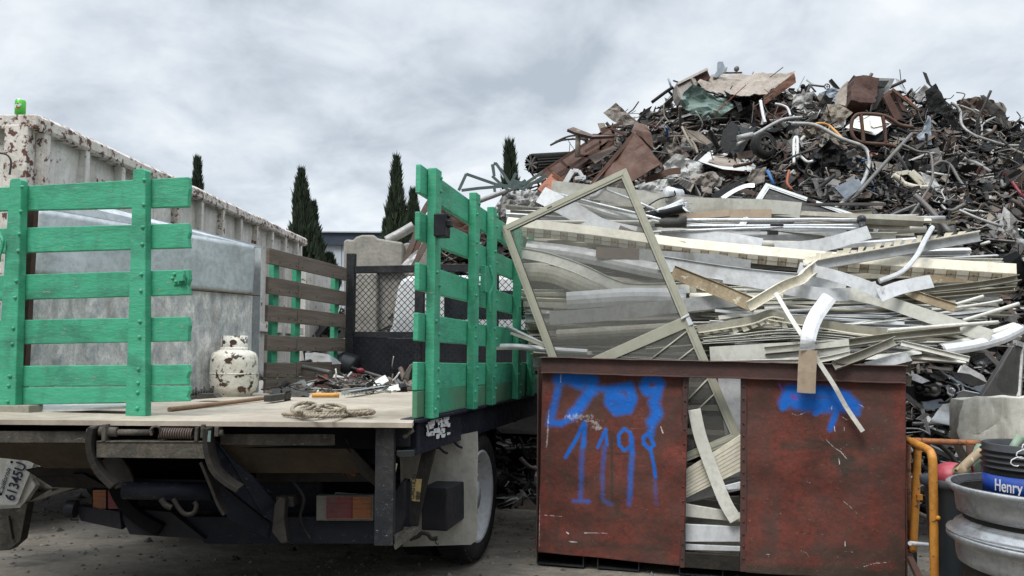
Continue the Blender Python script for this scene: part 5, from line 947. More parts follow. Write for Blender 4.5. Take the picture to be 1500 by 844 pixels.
# --- traced strips, back to front
ST = [
 ('broad pale beige strip, the topmost long one in the stack', [(808, 275), (895, 285), (1000, 299), (1110, 303), (1173, 308)], 22, 'alu', 'flat', .02, .0),
 ('pinkish cream flat strip under the topmost beige one', [(995, 320), (1060, 314), (1130, 313)], 13, 'tan', 'flat', -.02, .2),
 ('bright aluminium tube, the upper of three parallel tubes', [(1000, 322.5), (1262, 322)], 5.5, 'chrome', 'rod', .06, 0),
 ('bright aluminium tube, the middle of three parallel tubes', [(1004, 331), (1120, 331), (1258, 330)], 4.5, 'chrome', 'rod', .07, 0),
 ('bright aluminium tube, the lowest of three parallel tubes', [(955, 340), (1130, 334), (1262, 335)], 4.5, 'chrome', 'rod', .09, 0),
 ('wide silver strip below the three bright tubes', [(960, 350), (1100, 346), (1240, 340)], 20, 'alug', 'curve', .0, .4),
 ('white spotted sheet strip with a ragged point under the tubes', [(965, 352), (1050, 352), (1115, 362)], 26, 'aluw', 'flat', .03, .3),
 ('white curved strip rising to the black tube end', [(1135, 366), (1200, 360), (1250, 347), (1273, 340)], 20, 'aluw', 'flat', .10, .2),
 ('brown coated strip end, left one above the slotted beam', [(905, 339), (940, 351), (1002, 364)], 19, 'brownalu', 'flat', .16, .1),
 ('pale wide plank crossing behind the screen from the upper left', [(792, 285), (840, 310), (880, 333), (930, 345)], 27, 'aluw', 'flat', .14, .2),
 ('thin pale strip running through the upper screen', [(800, 290), (850, 300), (900, 315), (960, 325)], 14, 'alug', 'curve', .06, .3),
 ('long thin rod running across behind the upper screen', [(775, 325), (870, 325), (968, 325)], 5, 'alu', 'rod', .12, 0),
 ('dull strip under the slotted beam behind the screen', [(770, 362), (850, 372), (960, 395), (1030, 402)], 24, 'alug', 'curve', .06, .4),
 ('brown strip in the middle behind the screen', [(873, 370), (936, 372)], 16, 'brownalu', 'flat', .12, .1),
 ('grey continuation strip right of the middle brown one', [(936, 373), (1000, 378), (1100, 384)], 17, 'alug', 'flat', .11, .1),
 ('dented strip curving across the centre of the screen', [(757, 370), (800, 378), (850, 395), (900, 418), (935, 424), (1010, 422)], 17, 'alu', 'lip', .10, .3),
 ('dark edged strip beneath the dented one behind the screen', [(760, 398), (810, 402), (870, 425), (930, 432), (1020, 428)], 26, 'alud', 'curve', .06, .3),
 ('pale curled plate end in the lower half of the screen', [(830, 440), (860, 438), (930, 434), (1005, 436)], 26, 'aluw', 'curve', .09, .2),
 ('level wide strip in the lower half of the screen', [(805, 466), (880, 461), (960, 452), (1095, 437)], 20, 'alug', 'flat', .13, .1),
 ('pale strip just under the level wide one behind the screen', [(815, 490), (880, 486), (1010, 478)], 16, 'alud', 'curve', .07, .3),
 ('grey speckled strip, the widest under the slotted beam', [(965, 385), (1060, 400), (1150, 410), (1240, 415)], 22, 'aluw', 'lip', .12, .1),
 ('white strip sagging in a long curve over the middle of the stack', [(1060, 406), (1120, 415), (1160, 424), (1205, 431), (1245, 431), (1285, 421)], 19, 'aluw', 'flat', .20, .1),
 ('pale belly strip in the centre of the stack below the sagging one', [(1010, 440), (1110, 440), (1180, 437), (1260, 446)], 24, 'cream', 'curve', .05, .2),
 ('dull wide strip behind the hanging white one', [(1120, 455), (1200, 455), (1320, 462), (1400, 463)], 20, 'alug', 'curve', .02, .3),
 ('flat beige strip with rounded edge in mid stack right of the screen', [(1000, 452), (1060, 446), (1130, 440)], 15, 'alu', 'curve', .08, .2),
 ('long beige plank slanting down to the right with a pointed tip', [(1245, 430), (1290, 440), (1350, 460), (1410, 480), (1452, 493)], 19, 'alu', 'flat', .22, .1),
 ('chalky stained strip above the beige plank', [(1325, 425), (1350, 436), (1400, 452)], 13, 'stain', 'lip', .26, .2),
 ('pale strip pointing right at the right end of the stack', [(1340, 455), (1400, 453), (1465, 455)], 10, 'alu', 'curve', .12, .3),
 ('dark edged round rail along the right side under the slotted beam', [(1290, 432), (1370, 425), (1440, 417), (1492, 408)], 9, 'alud', 'chan', .18, .3),
 ('thin pale rail under the dark edged rail on the right', [(1300, 440), (1400, 432), (1487, 424)], 7, 'alud', 'chan', .17, .3),
 ('flaky flat strip right under the slotted beam', [(1340, 410), (1385, 408), (1427, 408)], 12, 'stain', 'flat', .1, .2),
 ('thin rod ending at the far right below the chalky strip', [(1380, 452), (1420, 440), (1440, 434)], 5, 'alu', 'rod', .2, 0),
 ('slim rod pointing to the upper right beside the chalky strip', [(1400, 451), (1440, 445), (1468, 440)], 4, 'alu', 'rod', .18, 0),
 ('pale rail slanting up to the far right edge of the stack', [(1410, 470), (1450, 458), (1492, 445)], 6, 'alu', 'rod', .2, 0),
 ('thin stick above the curved trough on the right', [(1300, 484), (1380, 478), (1462, 472)], 6, 'alu', 'rod', .27, 0),
 ('curved white trough sweeping up at the right end of the stack', [(1385, 512), (1430, 505), (1470, 494), (1498, 480)], 17, 'aluw', 'curve', .18, .2),
 ('pale lower trough beside the curved white one', [(1380, 508), (1430, 496), (1490, 476)], 15, 'alu', 'curve', .15, .5),
 ('long square edged channel crossing the right half of the stack', [(1120, 515), (1220, 506), (1310, 494), (1408, 484)], 11, 'alud', 'chan', .24, .3),
 ('thin rail lying over the white flat strip', [(1030, 497), (1080, 492), (1140, 486), (1220, 489), (1300, 500)], 5, 'alu', 'chan', .16, 0),
 ('second thin rail just above the white flat strip', [(1030, 502), (1100, 498), (1180, 494), (1260, 500)], 4, 'alu', 'chan', .17, 0),
 ('long rail through the middle of the lower stack', [(1035, 487), (1130, 478), (1250, 485), (1320, 500), (1395, 524)], 7, 'alu', 'lip', .12, .2),
 ('pointed strip with a thin shadow groove at lower right', [(1320, 503), (1370, 515), (1420, 527)], 8, 'alu', 'lip', .24, .2),
 ('dull folded strip at the bottom right of the stack', [(1300, 521), (1350, 523), (1405, 526)], 12, 'alud', 'curve', .1, .4),
 ('grey plate corner poking out over the right end of the rim', [(1270, 538), (1300, 530), (1332, 522)], 16, 'alug', 'flat', .18, .4),
 ('white flat strip with a clean cut end above the rim', [(1040, 519), (1130, 514), (1244, 508)], 22, 'alu', 'flat', .24, .0),
 ('flattened strip resting on the rim of the bin', [(1060, 532), (1120, 531), (1190, 529), (1245, 518)], 8, 'alu', 'lip', .26, .1),
 ('dark hollow channel slanting up across the lower stack', [(1222, 536), (1265, 520), (1312, 500)], 13, 'alud', 'chan', .30, .2),
 ('white strip end sticking out left past the screen frame', [(722, 508), (760, 508), (800, 512), (860, 516)], 9, 'aluw', 'curve', .08, .1),
 ('grey strip resting against the green gate left of the screen', [(742, 478), (770, 492), (800, 506)], 7, 'alug', 'curve', .12, .2),
 ('second thin grey strip left of the screen frame', [(748, 488), (775, 498), (798, 508)], 4, 'alud', 'flat', .16, .2),
]
for lab, P, w_, mt, pf, of, ti in ST: strip(lab, P, w_, mt, pf, of, ti, name='tube' if 'tube' in lab else 'metal_strip', cat='tube' if 'tube' in lab else 'metal strip')
# plate with torn teeth
def toothed(label, P, w_, mt, off, side=1, step=2, tl=9, tilt=0, name='toothed_channel'):
    Q = catmull([sp(x, y, off) for x, y in P], 6); k = Q[0].y/F; hw = w_*k/2; m = MB(); m.sweep(Q, [(-hw, -.012), (hw, -.012), (hw, .012), (hw-.004, .012), (hw-.004, -.008), (-hw, -.008)], tilt=tilt)
    rs = random.Random(len(label))
    for i in range(2, len(Q)-2, step):
        t = (Q[i+1]-Q[i-1]).normalized(); nn = (CAMP-Q[i]).normalized(); sd_ = t.cross(nn).normalized()*side; a = tl*k*rs.uniform(.3, .9); b = tl*k*rs.uniform(.5, 1.1)
        m.slab([Q[i]+sd_*(hw-.002)-t*b*.5, Q[i]+sd_*(hw-.002)+t*b*.3, Q[i]+sd_*(hw+a)+t*b, Q[i]+sd_*(hw+a+.006)-t*b*.1], nn*.004, 1)
    m.sweep([q+(CAMP-q).normalized()*.006 for q in Q], [(hw*side-.004, -.006), (hw*side+.004, -.006), (hw*side+.004, .014), (hw*side-.004, .014)], mi=1)
    return m.build(name, [M[mt], M['cream']], label=label, cat='metal channel')
toothed('torn toothed channel right of the screen door latch', [(1022, 482), (1060, 476), (1100, 469), (1128, 459), (1150, 462)], 11, 'alud', .2)
toothed('cracked toothed strip behind the hanging white strip', [(1120, 461), (1150, 466), (1200, 474), (1250, 482), (1300, 487)], 12, 'alud', .19)
toothed('grey channel with a row of broken teeth lying on the slotted beam', [(1180, 396), (1200, 388), (1250, 379), (1330, 365), (1436, 346)], 15, 'alug', .30, side=-1, step=1, tl=11)
strip('cream channel folded in a zigzag over the left end of the toothed grey channel', [(1198, 388), (1180, 402), (1172, 410), (1150, 418), (1125, 432), (1097, 449)], 15, 'cream', 'chan', .34, .2, n=3)
strip('brown stained flaking strip ending in a point in mid stack', [(985, 398), (1020, 412), (1060, 428), (1108, 449)], 20, 'stain', 'lip', .28, .1)
# slotted beam
def slotted():
    P = [(742, 330), (860, 343), (1000, 362), (1150, 377), (1260, 386), (1380, 394), (1488, 401)]; Q = catmull([sp(x, y, .16) for x, y in P], 8); k = 5.5/F; t = thing('slotted_beam', 'long cream beam with a row of square brown slots running through the whole stack', 'beam', Q[len(Q)//2])
    m = MB(); m.sweep(Q, [(13*k, .0), (0, .022), (-13*k, -.012), (-13*k, -.05), (13*k, -.05)]); m.build('body', M['cream'], t, bevel=.002)
    Ls = [0]
    for a, b in zip(Q, Q[1:]): Ls.append(Ls[-1]+(b-a).length)
    m = MB(); s = .07; c2 = MB(); i = 0
    while s < Ls[-1]-.06:
        while Ls[i+1] < s: i += 1
        f_ = (s-Ls[i])/(Ls[i+1]-Ls[i]); p = Q[i].lerp(Q[i+1], f_); tt = (Q[i+1]-Q[i]).normalized(); nn = (CAMP-p).normalized(); dn = tt.cross(nn).normalized(); n2 = dn.cross(tt).normalized()
        fc = lambda v: p+dn*(v*13*k)+n2*(.022*(1-v)+.0016)
        hw = .026; m.add([fc(.12)-tt*hw, fc(.12)+tt*hw, fc(.95)+tt*hw, fc(.95)-tt*hw], [(0, 1, 2, 3)])
        c2.add([fc(.42)-tt*.006+n2*.001, fc(.42)+tt*.006+n2*.001, fc(.58)+tt*.006+n2*.001, fc(.58)-tt*.006+n2*.001], [(0, 1, 2, 3)])
        for e in (-hw, hw): c2.add([fc(.1)+tt*(e-.002)+n2*.001, fc(.1)+tt*(e+.002)+n2*.001, fc(.97)+tt*(e+.002)+n2*.001, fc(.97)+tt*(e-.002)+n2*.001], [(0, 1, 2, 3)])
        s += .128
    m.build('slot', M['slot'], t); c2.build('slot_edge', M['brownalu'], t)
    m = MB(); m.sweep([q+(V((0, 0, 0))) for q in Q], [(7*k-.0012, .0115), (7*k+.0012, .0105), (7*k+.0012, .0125), (7*k-.0012, .0135)]); m.build('groove', M['brownalu'], t)
M['slot'] = mat('grimy_slot', (.46, .39, .29), (.36, .29, .20), s=12, r=.7, dirt=.3, bump=0)
slotted()
# V-shaped white strip with an upswept arm
t = thing('folded_strip', 'white speckled strip folded in a sharp V with one arm curving upward', 'metal strip', sp(1290, 437, .4))
for nm, P, w_ in (('left_arm', [(1170, 392, .30), (1215, 402, .36), (1260, 416, .42), (1292, 430, .44)], 17), ('right_arm', [(1287, 433, .44), (1320, 421, .38), (1365, 412, .32)], 20)):
    strip(None, P, w_, 'aluw', 'flat', .4, .05, name='arm', parent=t)
strip('slim white strip curving steeply up at the right of the stack', [(1288, 412, .42), (1320, 399, .44), (1342, 376, .44), (1355, 352, .44), (1366, 333, .44)], 6.5, 'aluw', 'box', .44, .2, name='metal_strip')
# strip hanging over the rim
hs_ = thing('hanging_strip', 'white strip with a tan lower end, hanging over the rim in front of the bin', 'metal strip', bp_(1185, 575, .08))
def mixp(P): return [V(p) for p in P]
Q = catmull([sp(1216, 434, .36), sp(1196, 462, .40), bp_(1186, 490, .10), bp_(1184, 513, .11)], 6); k = 4.6/F
m = MB(); m.sweep(Q, [(-11*k, -.008), (-5*k, .0), (5*k, .0), (11*k, -.008), (11*k, -.012), (5*k, -.004), (-5*k, -.004), (-11*k, -.012)]); m.build('white_length', M['aluw'], hs_)
m = MB(); m.sweep([bp_(1184, 513, .112), bp_(1182, 545, .105), bp_(1181, 576, .09)], [(-12*k, -.008), (-5*k, .001), (5*k, .001), (12*k, -.008), (12*k, -.012), (5*k, -.003), (-5*k, -.003), (-12*k, -.012)]); m.build('tan_end', M['tan'], hs_)
m = MB(); k2 = 3.0*4.6/F; m.sweep(catmull([sp(1137, 430, .42), sp(1156, 462, .46), sp(1174, 490, .5), bp_(1196, 525, .07), bp_(1222, 565, .08), bp_(1240, 597, .05), bp_(1264, 632, .06)], 5), [(-k2, -k2*.7), (k2, -k2*.7), (k2, k2*.7), (-k2, k2*.7)]); m.build('bent_rod', M['alu'], label='long thin bent rod hanging diagonally over the rim past the blue patch', cat='rod')
# crutch, tube end, clip, wire bundle
cr_ = thing('crutch', 'aluminium crutch with grey hand grip and curved arm rest behind the screen', 'crutch', sp(985, 325, .2))
m = MB(); m.tube([sp(812, 283, .1), sp(880, 300, .1), sp(950, 317, .16), sp(968, 322, .2)], .011, 8); m.tube([sp(885, 277, .12), sp(925, 292, .12), sp(965, 310, .15)], .009, 8); m.build('tube', M['chrome'], cr_)
m = MB(); Q = [sp(966, 326, .22), sp(972, 326, .22), sp(988, 326, .22), sp(996, 323, .22), sp(1001, 317, .22), sp(1004, 318, .22), sp(1004, 330, .22)]
m.sweep([sp(966, 327, .2), sp(972, 327, .2), sp(992, 327, .2), sp(999, 325, .2), sp(1004, 324, .2), sp(1006, 324, .2)], circ(.035, 12), scale=[.75, 1, .95, 1.1, 1.25, .9], smooth=True); m.build('grip', M['h_dark'], cr_)
m = MB(); m.sweep(catmull([sp(864, 289, .14), sp(873, 287, .14), sp(880, 280, .14), sp(886, 274, .14)]), circ(.018, 8), smooth=True); m.build('arm_rest', M['alug'], cr_)
m = MB(); m.lathe([(.0, -.02), (.03, -.018), (.036, 0), (.03, .018), (0, .02)], sp(1262, 322, .12), (1, .1, 0), 16); m.lathe([(0, -.02), (.02, -.02), (.02, .06), (0, .06)], sp(1263, 338, .1), (0, .1, 1), 12); m.build('end_cap', M['plastic'], label='round black cap on the right ends of the bright tubes', cat='cap')
m = MB(); m.box(sp(1132, 341, .12), (.07, .03, .03)); m.box(sp(1138, 330, .13), (.09, .02, .014)); m.build('clip', M['plastic'], label='small black clip under the bright tubes', cat='clip', bevel=.002)
wb_ = thing('wire_bundle', 'bundle of bright wires and black rods lying beside a chrome can', 'wire bundle', sp(975, 312, .1))
m = MB(); rs = random.Random(8)
for i in range(26): s = rs.uniform(-9, 7); m.tube(catmull([sp(940+rs.uniform(-5, 10), 316+s*.3, .1), sp(975, 308+s*.6, .12), sp(1000+rs.uniform(-3, 8), 300+s, .1)], 3), rs.uniform(.002, .004), 5)
for i in range(9): a = rs.uniform(-8, 10); m.tube([sp(1000, 300+a*.5, .14), sp(1012+rs.uniform(-4, 3), 303+a, .12)], .003, 5)
m.build('wires', M['chrome'], wb_)
m = MB(); m.sweep([sp(938, 318, .08), sp(975, 312, .1), sp(1003, 305, .1)], circ(.03, 8), smooth=True); m.build('rods', M['h_black'], wb_)
m = MB(); m.tube(catmull([sp(940, 308, .1), sp(965, 292, .1), sp(988, 287, .12), sp(987, 278, .12), sp(983, 268, .1)]), .005, 6); m.build('cable', M['h_black'], wb_)
m = MB(); o0 = sp(975, 284, .08); m.lathe([(.0, 0), (.055, 0), (.06, .01), (.06, .06), (.057, .07), (.06, .13), (.0, .135)], o0, V((.9, .35, -.1)), 24); m.build('metal_can', M['chrome'], label='crushed shiny metal can above the wire bundle', cat='can')
# inside the bin opening: behind the front plane
def ip(x, y, b): return bp_(x, y, -b)
ins = [('grooved beige panel slanting in the bin opening', [(1004, 688), (1086, 636), (1086, 690), (1004, 730)], 'cream', .10), ('grey sheet triangle under the screen in the bin opening', [(1004, 722), (1086, 700), (1086, 718), (1050, 726), (1004, 738)], 'alug', .16),
       ('flat pale bar, upper one at the bottom of the bin opening', [(1004, 738), (1086, 752), (1086, 765), (1004, 757)], 'alu', .10), ('white box end at the bottom of the bin opening', [(1004, 768), (1088, 772), (1088, 794), (1004, 794)], 'aluw', .08), ('thin white strip, the lowest in the bin opening', [(1004, 797), (1088, 801), (1088, 808), (1004, 806)], 'aluw', .09), ('dull plate leaning behind the white strips in the bin opening', [(1004, 728), (1060, 735), (1088, 740), (1088, 825), (1004, 825)], 'alud', .30),
       ('folded pale sheet at the right side of the bin opening', [(1060, 712), (1088, 705), (1088, 716), (1066, 718)], 'aluw', .07), ('pale panel deep inside the bin behind the screen', [(1050, 545), (1090, 545), (1090, 700), (1070, 700)], 'aluw', .34)]
for lab, P, mt, b in ins: m = MB(); m.slab([ip(x, y, b) for x, y in P], -BN*.02); m.build('metal_plate', M[mt], label=lab, cat='metal panel', bevel=.003)
m = MB()
for i in range(7): m.slab([ip(1004, 696+i*5.2, .098), ip(1086, 645+i*6.2, .098), ip(1086, 645.6+i*6.2, .098), ip(1004, 696.6+i*5.2, .098)], -BN*.001)
m.build('groove_strip', M['alud'], label='row of fine grooves across the beige panel in the bin opening', cat='groove')
m = MB(); Q = catmull([ip(1017, 600, .05), ip(1026, 640, .05), ip(1044, 690, .05), ip(1062, 735, .045), ip(1078, 762, .04)], 6); kk = 4.7/F; m.sweep(Q, [(-9*kk, -.012), (9*kk, -.012), (9*kk, .01), (-9*kk, .01)]); m.build('metal_strip', M['alu'], label='white bent strip standing diagonally inside the bin opening', cat='metal strip', bevel=.002)
m = MB(); 
for i in range(16): y = 560+i*17; m.slab([ip(1000, y, .45), ip(1090, y+rs.uniform(-12, 12), .45), ip(1090, y+10, .45), ip(1000, y+rs.uniform(5, 12), .45)], -BN*.02, i % 2)
m.build('scrap_infill', [M['alud'], M['h_dark']], kind='stuff', label='mixed dull scrap filling the inside of the bin')

# ================================================================== RIGHT FOREGROUND
def onG(x, y): return onz(x, y, 0)
ofr = thing('pipe_stand', 'orange painted pipe frame with rust spots standing right of the red brown bin', 'pipe frame', onG(1360, 850))
YO = 4.15
def tb(P, r_, mt, name, par, n=6, cat=None): m = MB(); m.tube(catmull(P, n) if len(P) > 2 else P, r_, 12); return m.build(name, M[mt], par)
a0 = S(1330, 645, 4.45); a1 = S(1352, 655, 4.12); a2 = S(1365, 668, 3.98); 
tb([a0, a1, S(1362, 661, 4.02), a2, S(1366.5, 684, 3.97), S(1368, 760, 3.97), S(1369, 860, 3.97)], .021, 'orange', 'front_leg', ofr, 5)
tb([S(1345, 652, 4.4), S(1344, 664, 4.42), S(1341, 740, 4.42), S(1337, 812, 4.42)], .0205, 'orange', 'rear_leg', ofr); tb([S(1337, 808, 4.42), S(1337, 828, 4.42)], .022, 'h_black', 'foot', ofr)
tb([S(1329, 648, 4.5), S(1330, 790, 4.5)], .018, 'orangerust', 'rear_leg', ofr); tb([S(1329, 788, 4.5), S(1329, 815, 4.5)], .02, 'h_black', 'foot', ofr)
tb([a0, S(1400, 648, 4.45), S(1497, 651, 4.45)], .0165, 'orangerust', 'cross_bar', ofr)
m = MB(); m.box(S(1343, 728, 4.40)+V((.01, 0, 0)), (.03, .03, .03)); m.build('lug', M['orange'], ofr); m = MB(); m.ball(S(1374, 759, 3.95), .012); m.build('lug', M['orange'], ofr)
m = MB(); m.tube([S(1333, 796, 4.3), S(1388, 801, 4.6)], .012, 8); m.build('pipe', M['aluw'], label='short white pipe lying on the ground behind the orange legs', cat='pipe')
m = MB(); m.beam(S(1328, 808, 4.5), S(1348, 850, 3.95), (.03, .03)); m.build('metal_bar', M['rustdark'], label='dark steel bar on the ground beside the right end of the bin', cat='metal bar')
# steel wheels: two stacked
def wheelrim(px, py, Y, r_, h, label, inner=False):
    c = S(px, py, Y); t = thing('truck_wheel', label, 'truck wheel', c-V((0, 0, h)), 'grey steel truck wheels stacked at the right edge')
    pr = [(r_-.035, -.03), (r_-.01, -.004), (r_+.004, .0), (r_+.012, -.006), (r_+.012, -.02), (r_-.004, -.032), (r_-.022, -.05), (r_-.026, -.10), (r_-.03, -.125), (r_-.055, -.14), (r_-.062, -.15), (r_-.06, h*-.72), (r_-.035, -h*.80), (r_-.02, -h*.84), (r_-.012, -h*.93), (r_+.0, -h*.965), (r_+.012, -h*.97), (r_+.014, -h), (r_-.0, -h-.004), (r_-.03, -h+.01)]
    m = MB(); m.lathe(pr, c, n=96); m.build('rim', M['steelrim'], t)
    m = MB(); m.lathe([(r_-.03, -h+.02), (r_-.055, -.16), (r_-.045, -.12), (r_-.035, -.03)], c, n=72); m.lathe([(r_-.055, -.19), (r_*.62, -.17), (r_*.55, -.12), (r_*.33, -.12)], c, n=48); m.build('disc', M['grime'], t)
    m = MB(); m.lathe([(r_-.034, -.028), (r_-.011, -.003), (r_-.0105, .0005), (r_-.036, -.026)], c, n=96); m.build('lip', M['black'], t)
wheelrim(1546, 713, 3.42, .405, .215, 'upper grey steel truck wheel, the one holding the black bucket')
wheelrim(1556, 788, 3.40, .425, .40, 'lower grey steel truck wheel at the bottom right, on the ground')
# bucket with blue label, two nested
c = S(1522, 727, 3.40); k = 3.36/F
bk = thing('plastic_bucket', 'black plastic bucket with a blue and white label standing in the upper steel wheel', 'bucket', c)
rB = .205; m = MB(); H1 = .225
pr = [(rB-.012, 0), (rB, .0), (rB+.002, .10)]+[(rB+.004, .105)]
for i in range(4): z = .118+i*.024; pr += [(rB+.004, z), (rB+.013, z+.003), (rB+.013, z+.007), (rB+.005, z+.010)]
pr += [(rB+.006, .222), (rB+.0, .225), (rB-.006, .222), (rB-.012, .05)]
m.lathe(pr, c, n=72); m.build('body', M['plastic'], bk)
m = MB(); m.lathe([(rB+.0015, .006), (rB+.0035, .006), (rB+.005, .092), (rB+.003, .092)], c, n=72, a0=math.pi*.5-.0, a1=math.pi*2.5-.001); lb = m.build('label_band', M['bluelabel'], bk)
a_c = math.atan2(-1, (1442-1522)*k/rB*1.0)
def wrapb(x, y, z):
    th = wrapb.a0+x/rB; return c+V((math.sin(th)*(rB+.0055+z), -math.cos(th)*(rB+.0055+z), y+wrapb.z0))
wrapb.a0 = -math.asin(min(.99, (1522-1447)*k/rB)); wrapb.z0 = .03
text('Henry', .07, None, (1, 0, 0), (0, 0, 1), M['white_ink'], 'lettering', lb, sx_=.66, wrap=wrapb, bold=.0008)
m = MB(); rs = random.Random(3)
P = [S(1484+8*math.cos(i*.9)+i*1.2, 682-i*1.6+3.5*math.sin(i*.9), 3.12) for i in range(26)]
m.tube(P, .0022, 5); m.build('coiled_cord', M['white_ink'], label='thin white coiled cord hanging on the black bucket', cat='cord')
m = MB(); m.tube([S(1495, 640, 3.5), S(1480, 660, 3.5), S(1510, 690, 3.5)], .02, 10); m.build('pipe', M['sagepipe'], label='sage green pipe end resting on the black bucket at the right edge', cat='pipe')
# blue grey bin with pink thing and green pipe
c = S(1412, 815, 4.05); c.z = 0; rT = .185; hT = (S(1405, 700, 4.05).z)
tb_ = thing('rubbish_bin', 'dark blue grey plastic bin behind the orange leg, full of pipes', 'bin', c)
m = MB(); m.lathe([(rT*.72, 0), (rT*.76, .02), (rT*.95, hT-.05), (rT*.98, hT-.045), (rT*1.06, hT-.04), (rT*1.07, hT-.005), (rT*1.03, hT), (rT*.95, hT-.02), (rT*.7, .05), (0, .04)], c, n=56); m.build('body', M['bin_grey'], tb_)
m = MB(); m.ball(c+V((-.07, -.02, hT+.01)), .085, sq=(1.1, 1, .85), n=16); m.tube(catmull([c+V((-.12, -.1, hT)), c+V((-.07, -.12, hT+.06)), c+V((-.02, -.11, hT+.08)), c+V((.0, -.1, hT))]), .008, 7); m.beam(c+V((-.03, -.06, hT)), c+V((0, -.08, hT+.12)), (.02, .012)); m.beam(c+V((.03, -.06, hT)), c+V((.05, -.1, hT+.10)), (.02, .012)); m.build('plastic_toy', M['pink'], label='pink red plastic piece lying in the blue grey bin', cat='plastic piece')
tb2 = MB(); tb2.tube([S(1418, 706, 3.98), S(1428, 680, 3.98), S(1440, 655, 4.0)], .033, 14); tb2.build('pipe', M['sagepipe'], label='thick sage green pipe standing in the blue grey bin', cat='pipe')
m = MB(); m.tube(catmull([S(1404, 692, 3.9), S(1418, 678, 3.9), S(1436, 662, 3.9), S(1447, 657, 3.9), S(1452, 672, 3.9)]), .022, 10); m.lathe([(.03, -.02), (.034, 0), (.03, .02), (.018, .02), (.018, -.02)], S(1406, 690, 3.9), V((.6, 0, -.5)), 14); m.build('bent_pipe', M['stain'], label='mottled brown bent pipe hooked over the rim of the black bucket', cat='pipe')
m = MB(); m.tube([S(1421, 652, 4.4), S(1421, 690, 4.4)], .02, 8); m.build('post', M['rustdark'], label='short rusty upright under the orange cross bar', cat='post')
# off-white slab / mattress
YM = 5.3; P = [(1397, 600), (1400, 585), (1412, 582), (1500, 581), (1600, 582), (1600, 720), (1420, 690), (1398, 640)]
mb = crumple([S(x, y, YM) for x, y in P], .03, 5, 4, 2.2); mb.sm = [True]*len(mb.sm); mt_ = mb.build('mattress', M['mattress'], solid=.16, bevel=.03, label='stained off white mattress slumped behind the orange frame', cat='mattress')
# white curved sheet, radiator, fender, engine parts
m = MB(); vs = []
for j in range(13):
    for i in range(9):
        s, t_ = i/8, j/12; x = (1362+s*36)*(1-t_)+(1412+s*30)*t_; y = (618+s*6)*(1-t_)+(572+s*6)*t_-18*math.sin(t_*math.pi)*(0.5); vs.append(S(x, y, 5.75+.25*math.sin(t_*3)+s*.1))
m.add(vs, [(j*9+i, j*9+i+1, (j+1)*9+i+1, (j+1)*9+i) for j in range(12) for i in range(8)], 0, True); m.build('body_sheet', M['aluw'], solid=.008, label='smooth white curved body panel beside the mattress', cat='body panel')
rd = thing('radiator', 'old radiator with dark fins leaning above the mattress', 'radiator', S(1465, 580, 5.9))
P = [S(1437, 583, 5.8), S(1487, 502, 6.0), S(1497, 506, 6.2), S(1492, 583, 6.0)]; m = MB(); m.slab(P, (0, .05, 0)); m.build('core', M['h_dark'], rd)
m = MB()
for i in range(26): a = P[0].lerp(P[3], i/25); b = P[1].lerp(P[2], i/25); m.beam(a-V((0, .004, 0)), b-V((0, .004, 0)), (.003, .004))
m.build('fins', M['h_grey'], rd)
m = MB(); m.beam(P[3], P[2], (.03, .06)); m.beam(P[1], P[2], (.03, .04)); m.build('tank_edge', M['h_light'], rd)
# ================================================================== TRACED PIECES OF THE HEAP
def HS(label, P, mt, amp=.03, off=.25, name='metal_sheet', cat='metal sheet', cuts=3, seed=None, th=.008, dy=None):
    Q = []
    base = sum((hp(p[0], p[1]).y for p in P))/len(P)
    for i, p in enumerate(P): Q.append(S(p[0], p[1], base-off+(p[2] if len(p) > 2 else 0)))
    return sheet(name, label, cat, Q, M[mt], amp, cuts, seed if seed is not None else int(P[0][0]), 4.5, th)
def HT(label, P, r_, mt, off=.3, name='pipe', cat='pipe', n=6, parent=None, flat=None, smooth=True, sides=8):
    y = [hp(p[0], p[1]).y for p in P]; base = sum(y)/len(y); Q = [S(p[0], p[1], .55*base+.45*yy_-off-(p[2] if len(p) > 2 else 0)) for p, yy_ in zip(P, y)]
    if smooth and len(Q) > 2: Q = catmull(Q, n)
    m = MB()
    r_ *= .78
    if flat: m.sweep(Q, [(-r_, -flat), (r_, -flat), (r_, flat), (-r_, flat)], tilt=.35)
    else: m.tube(Q, r_, sides)
    if parent is not None: return m.build(name, M[mt], parent)
    return m.build(name, M[mt], label=label, cat=cat)
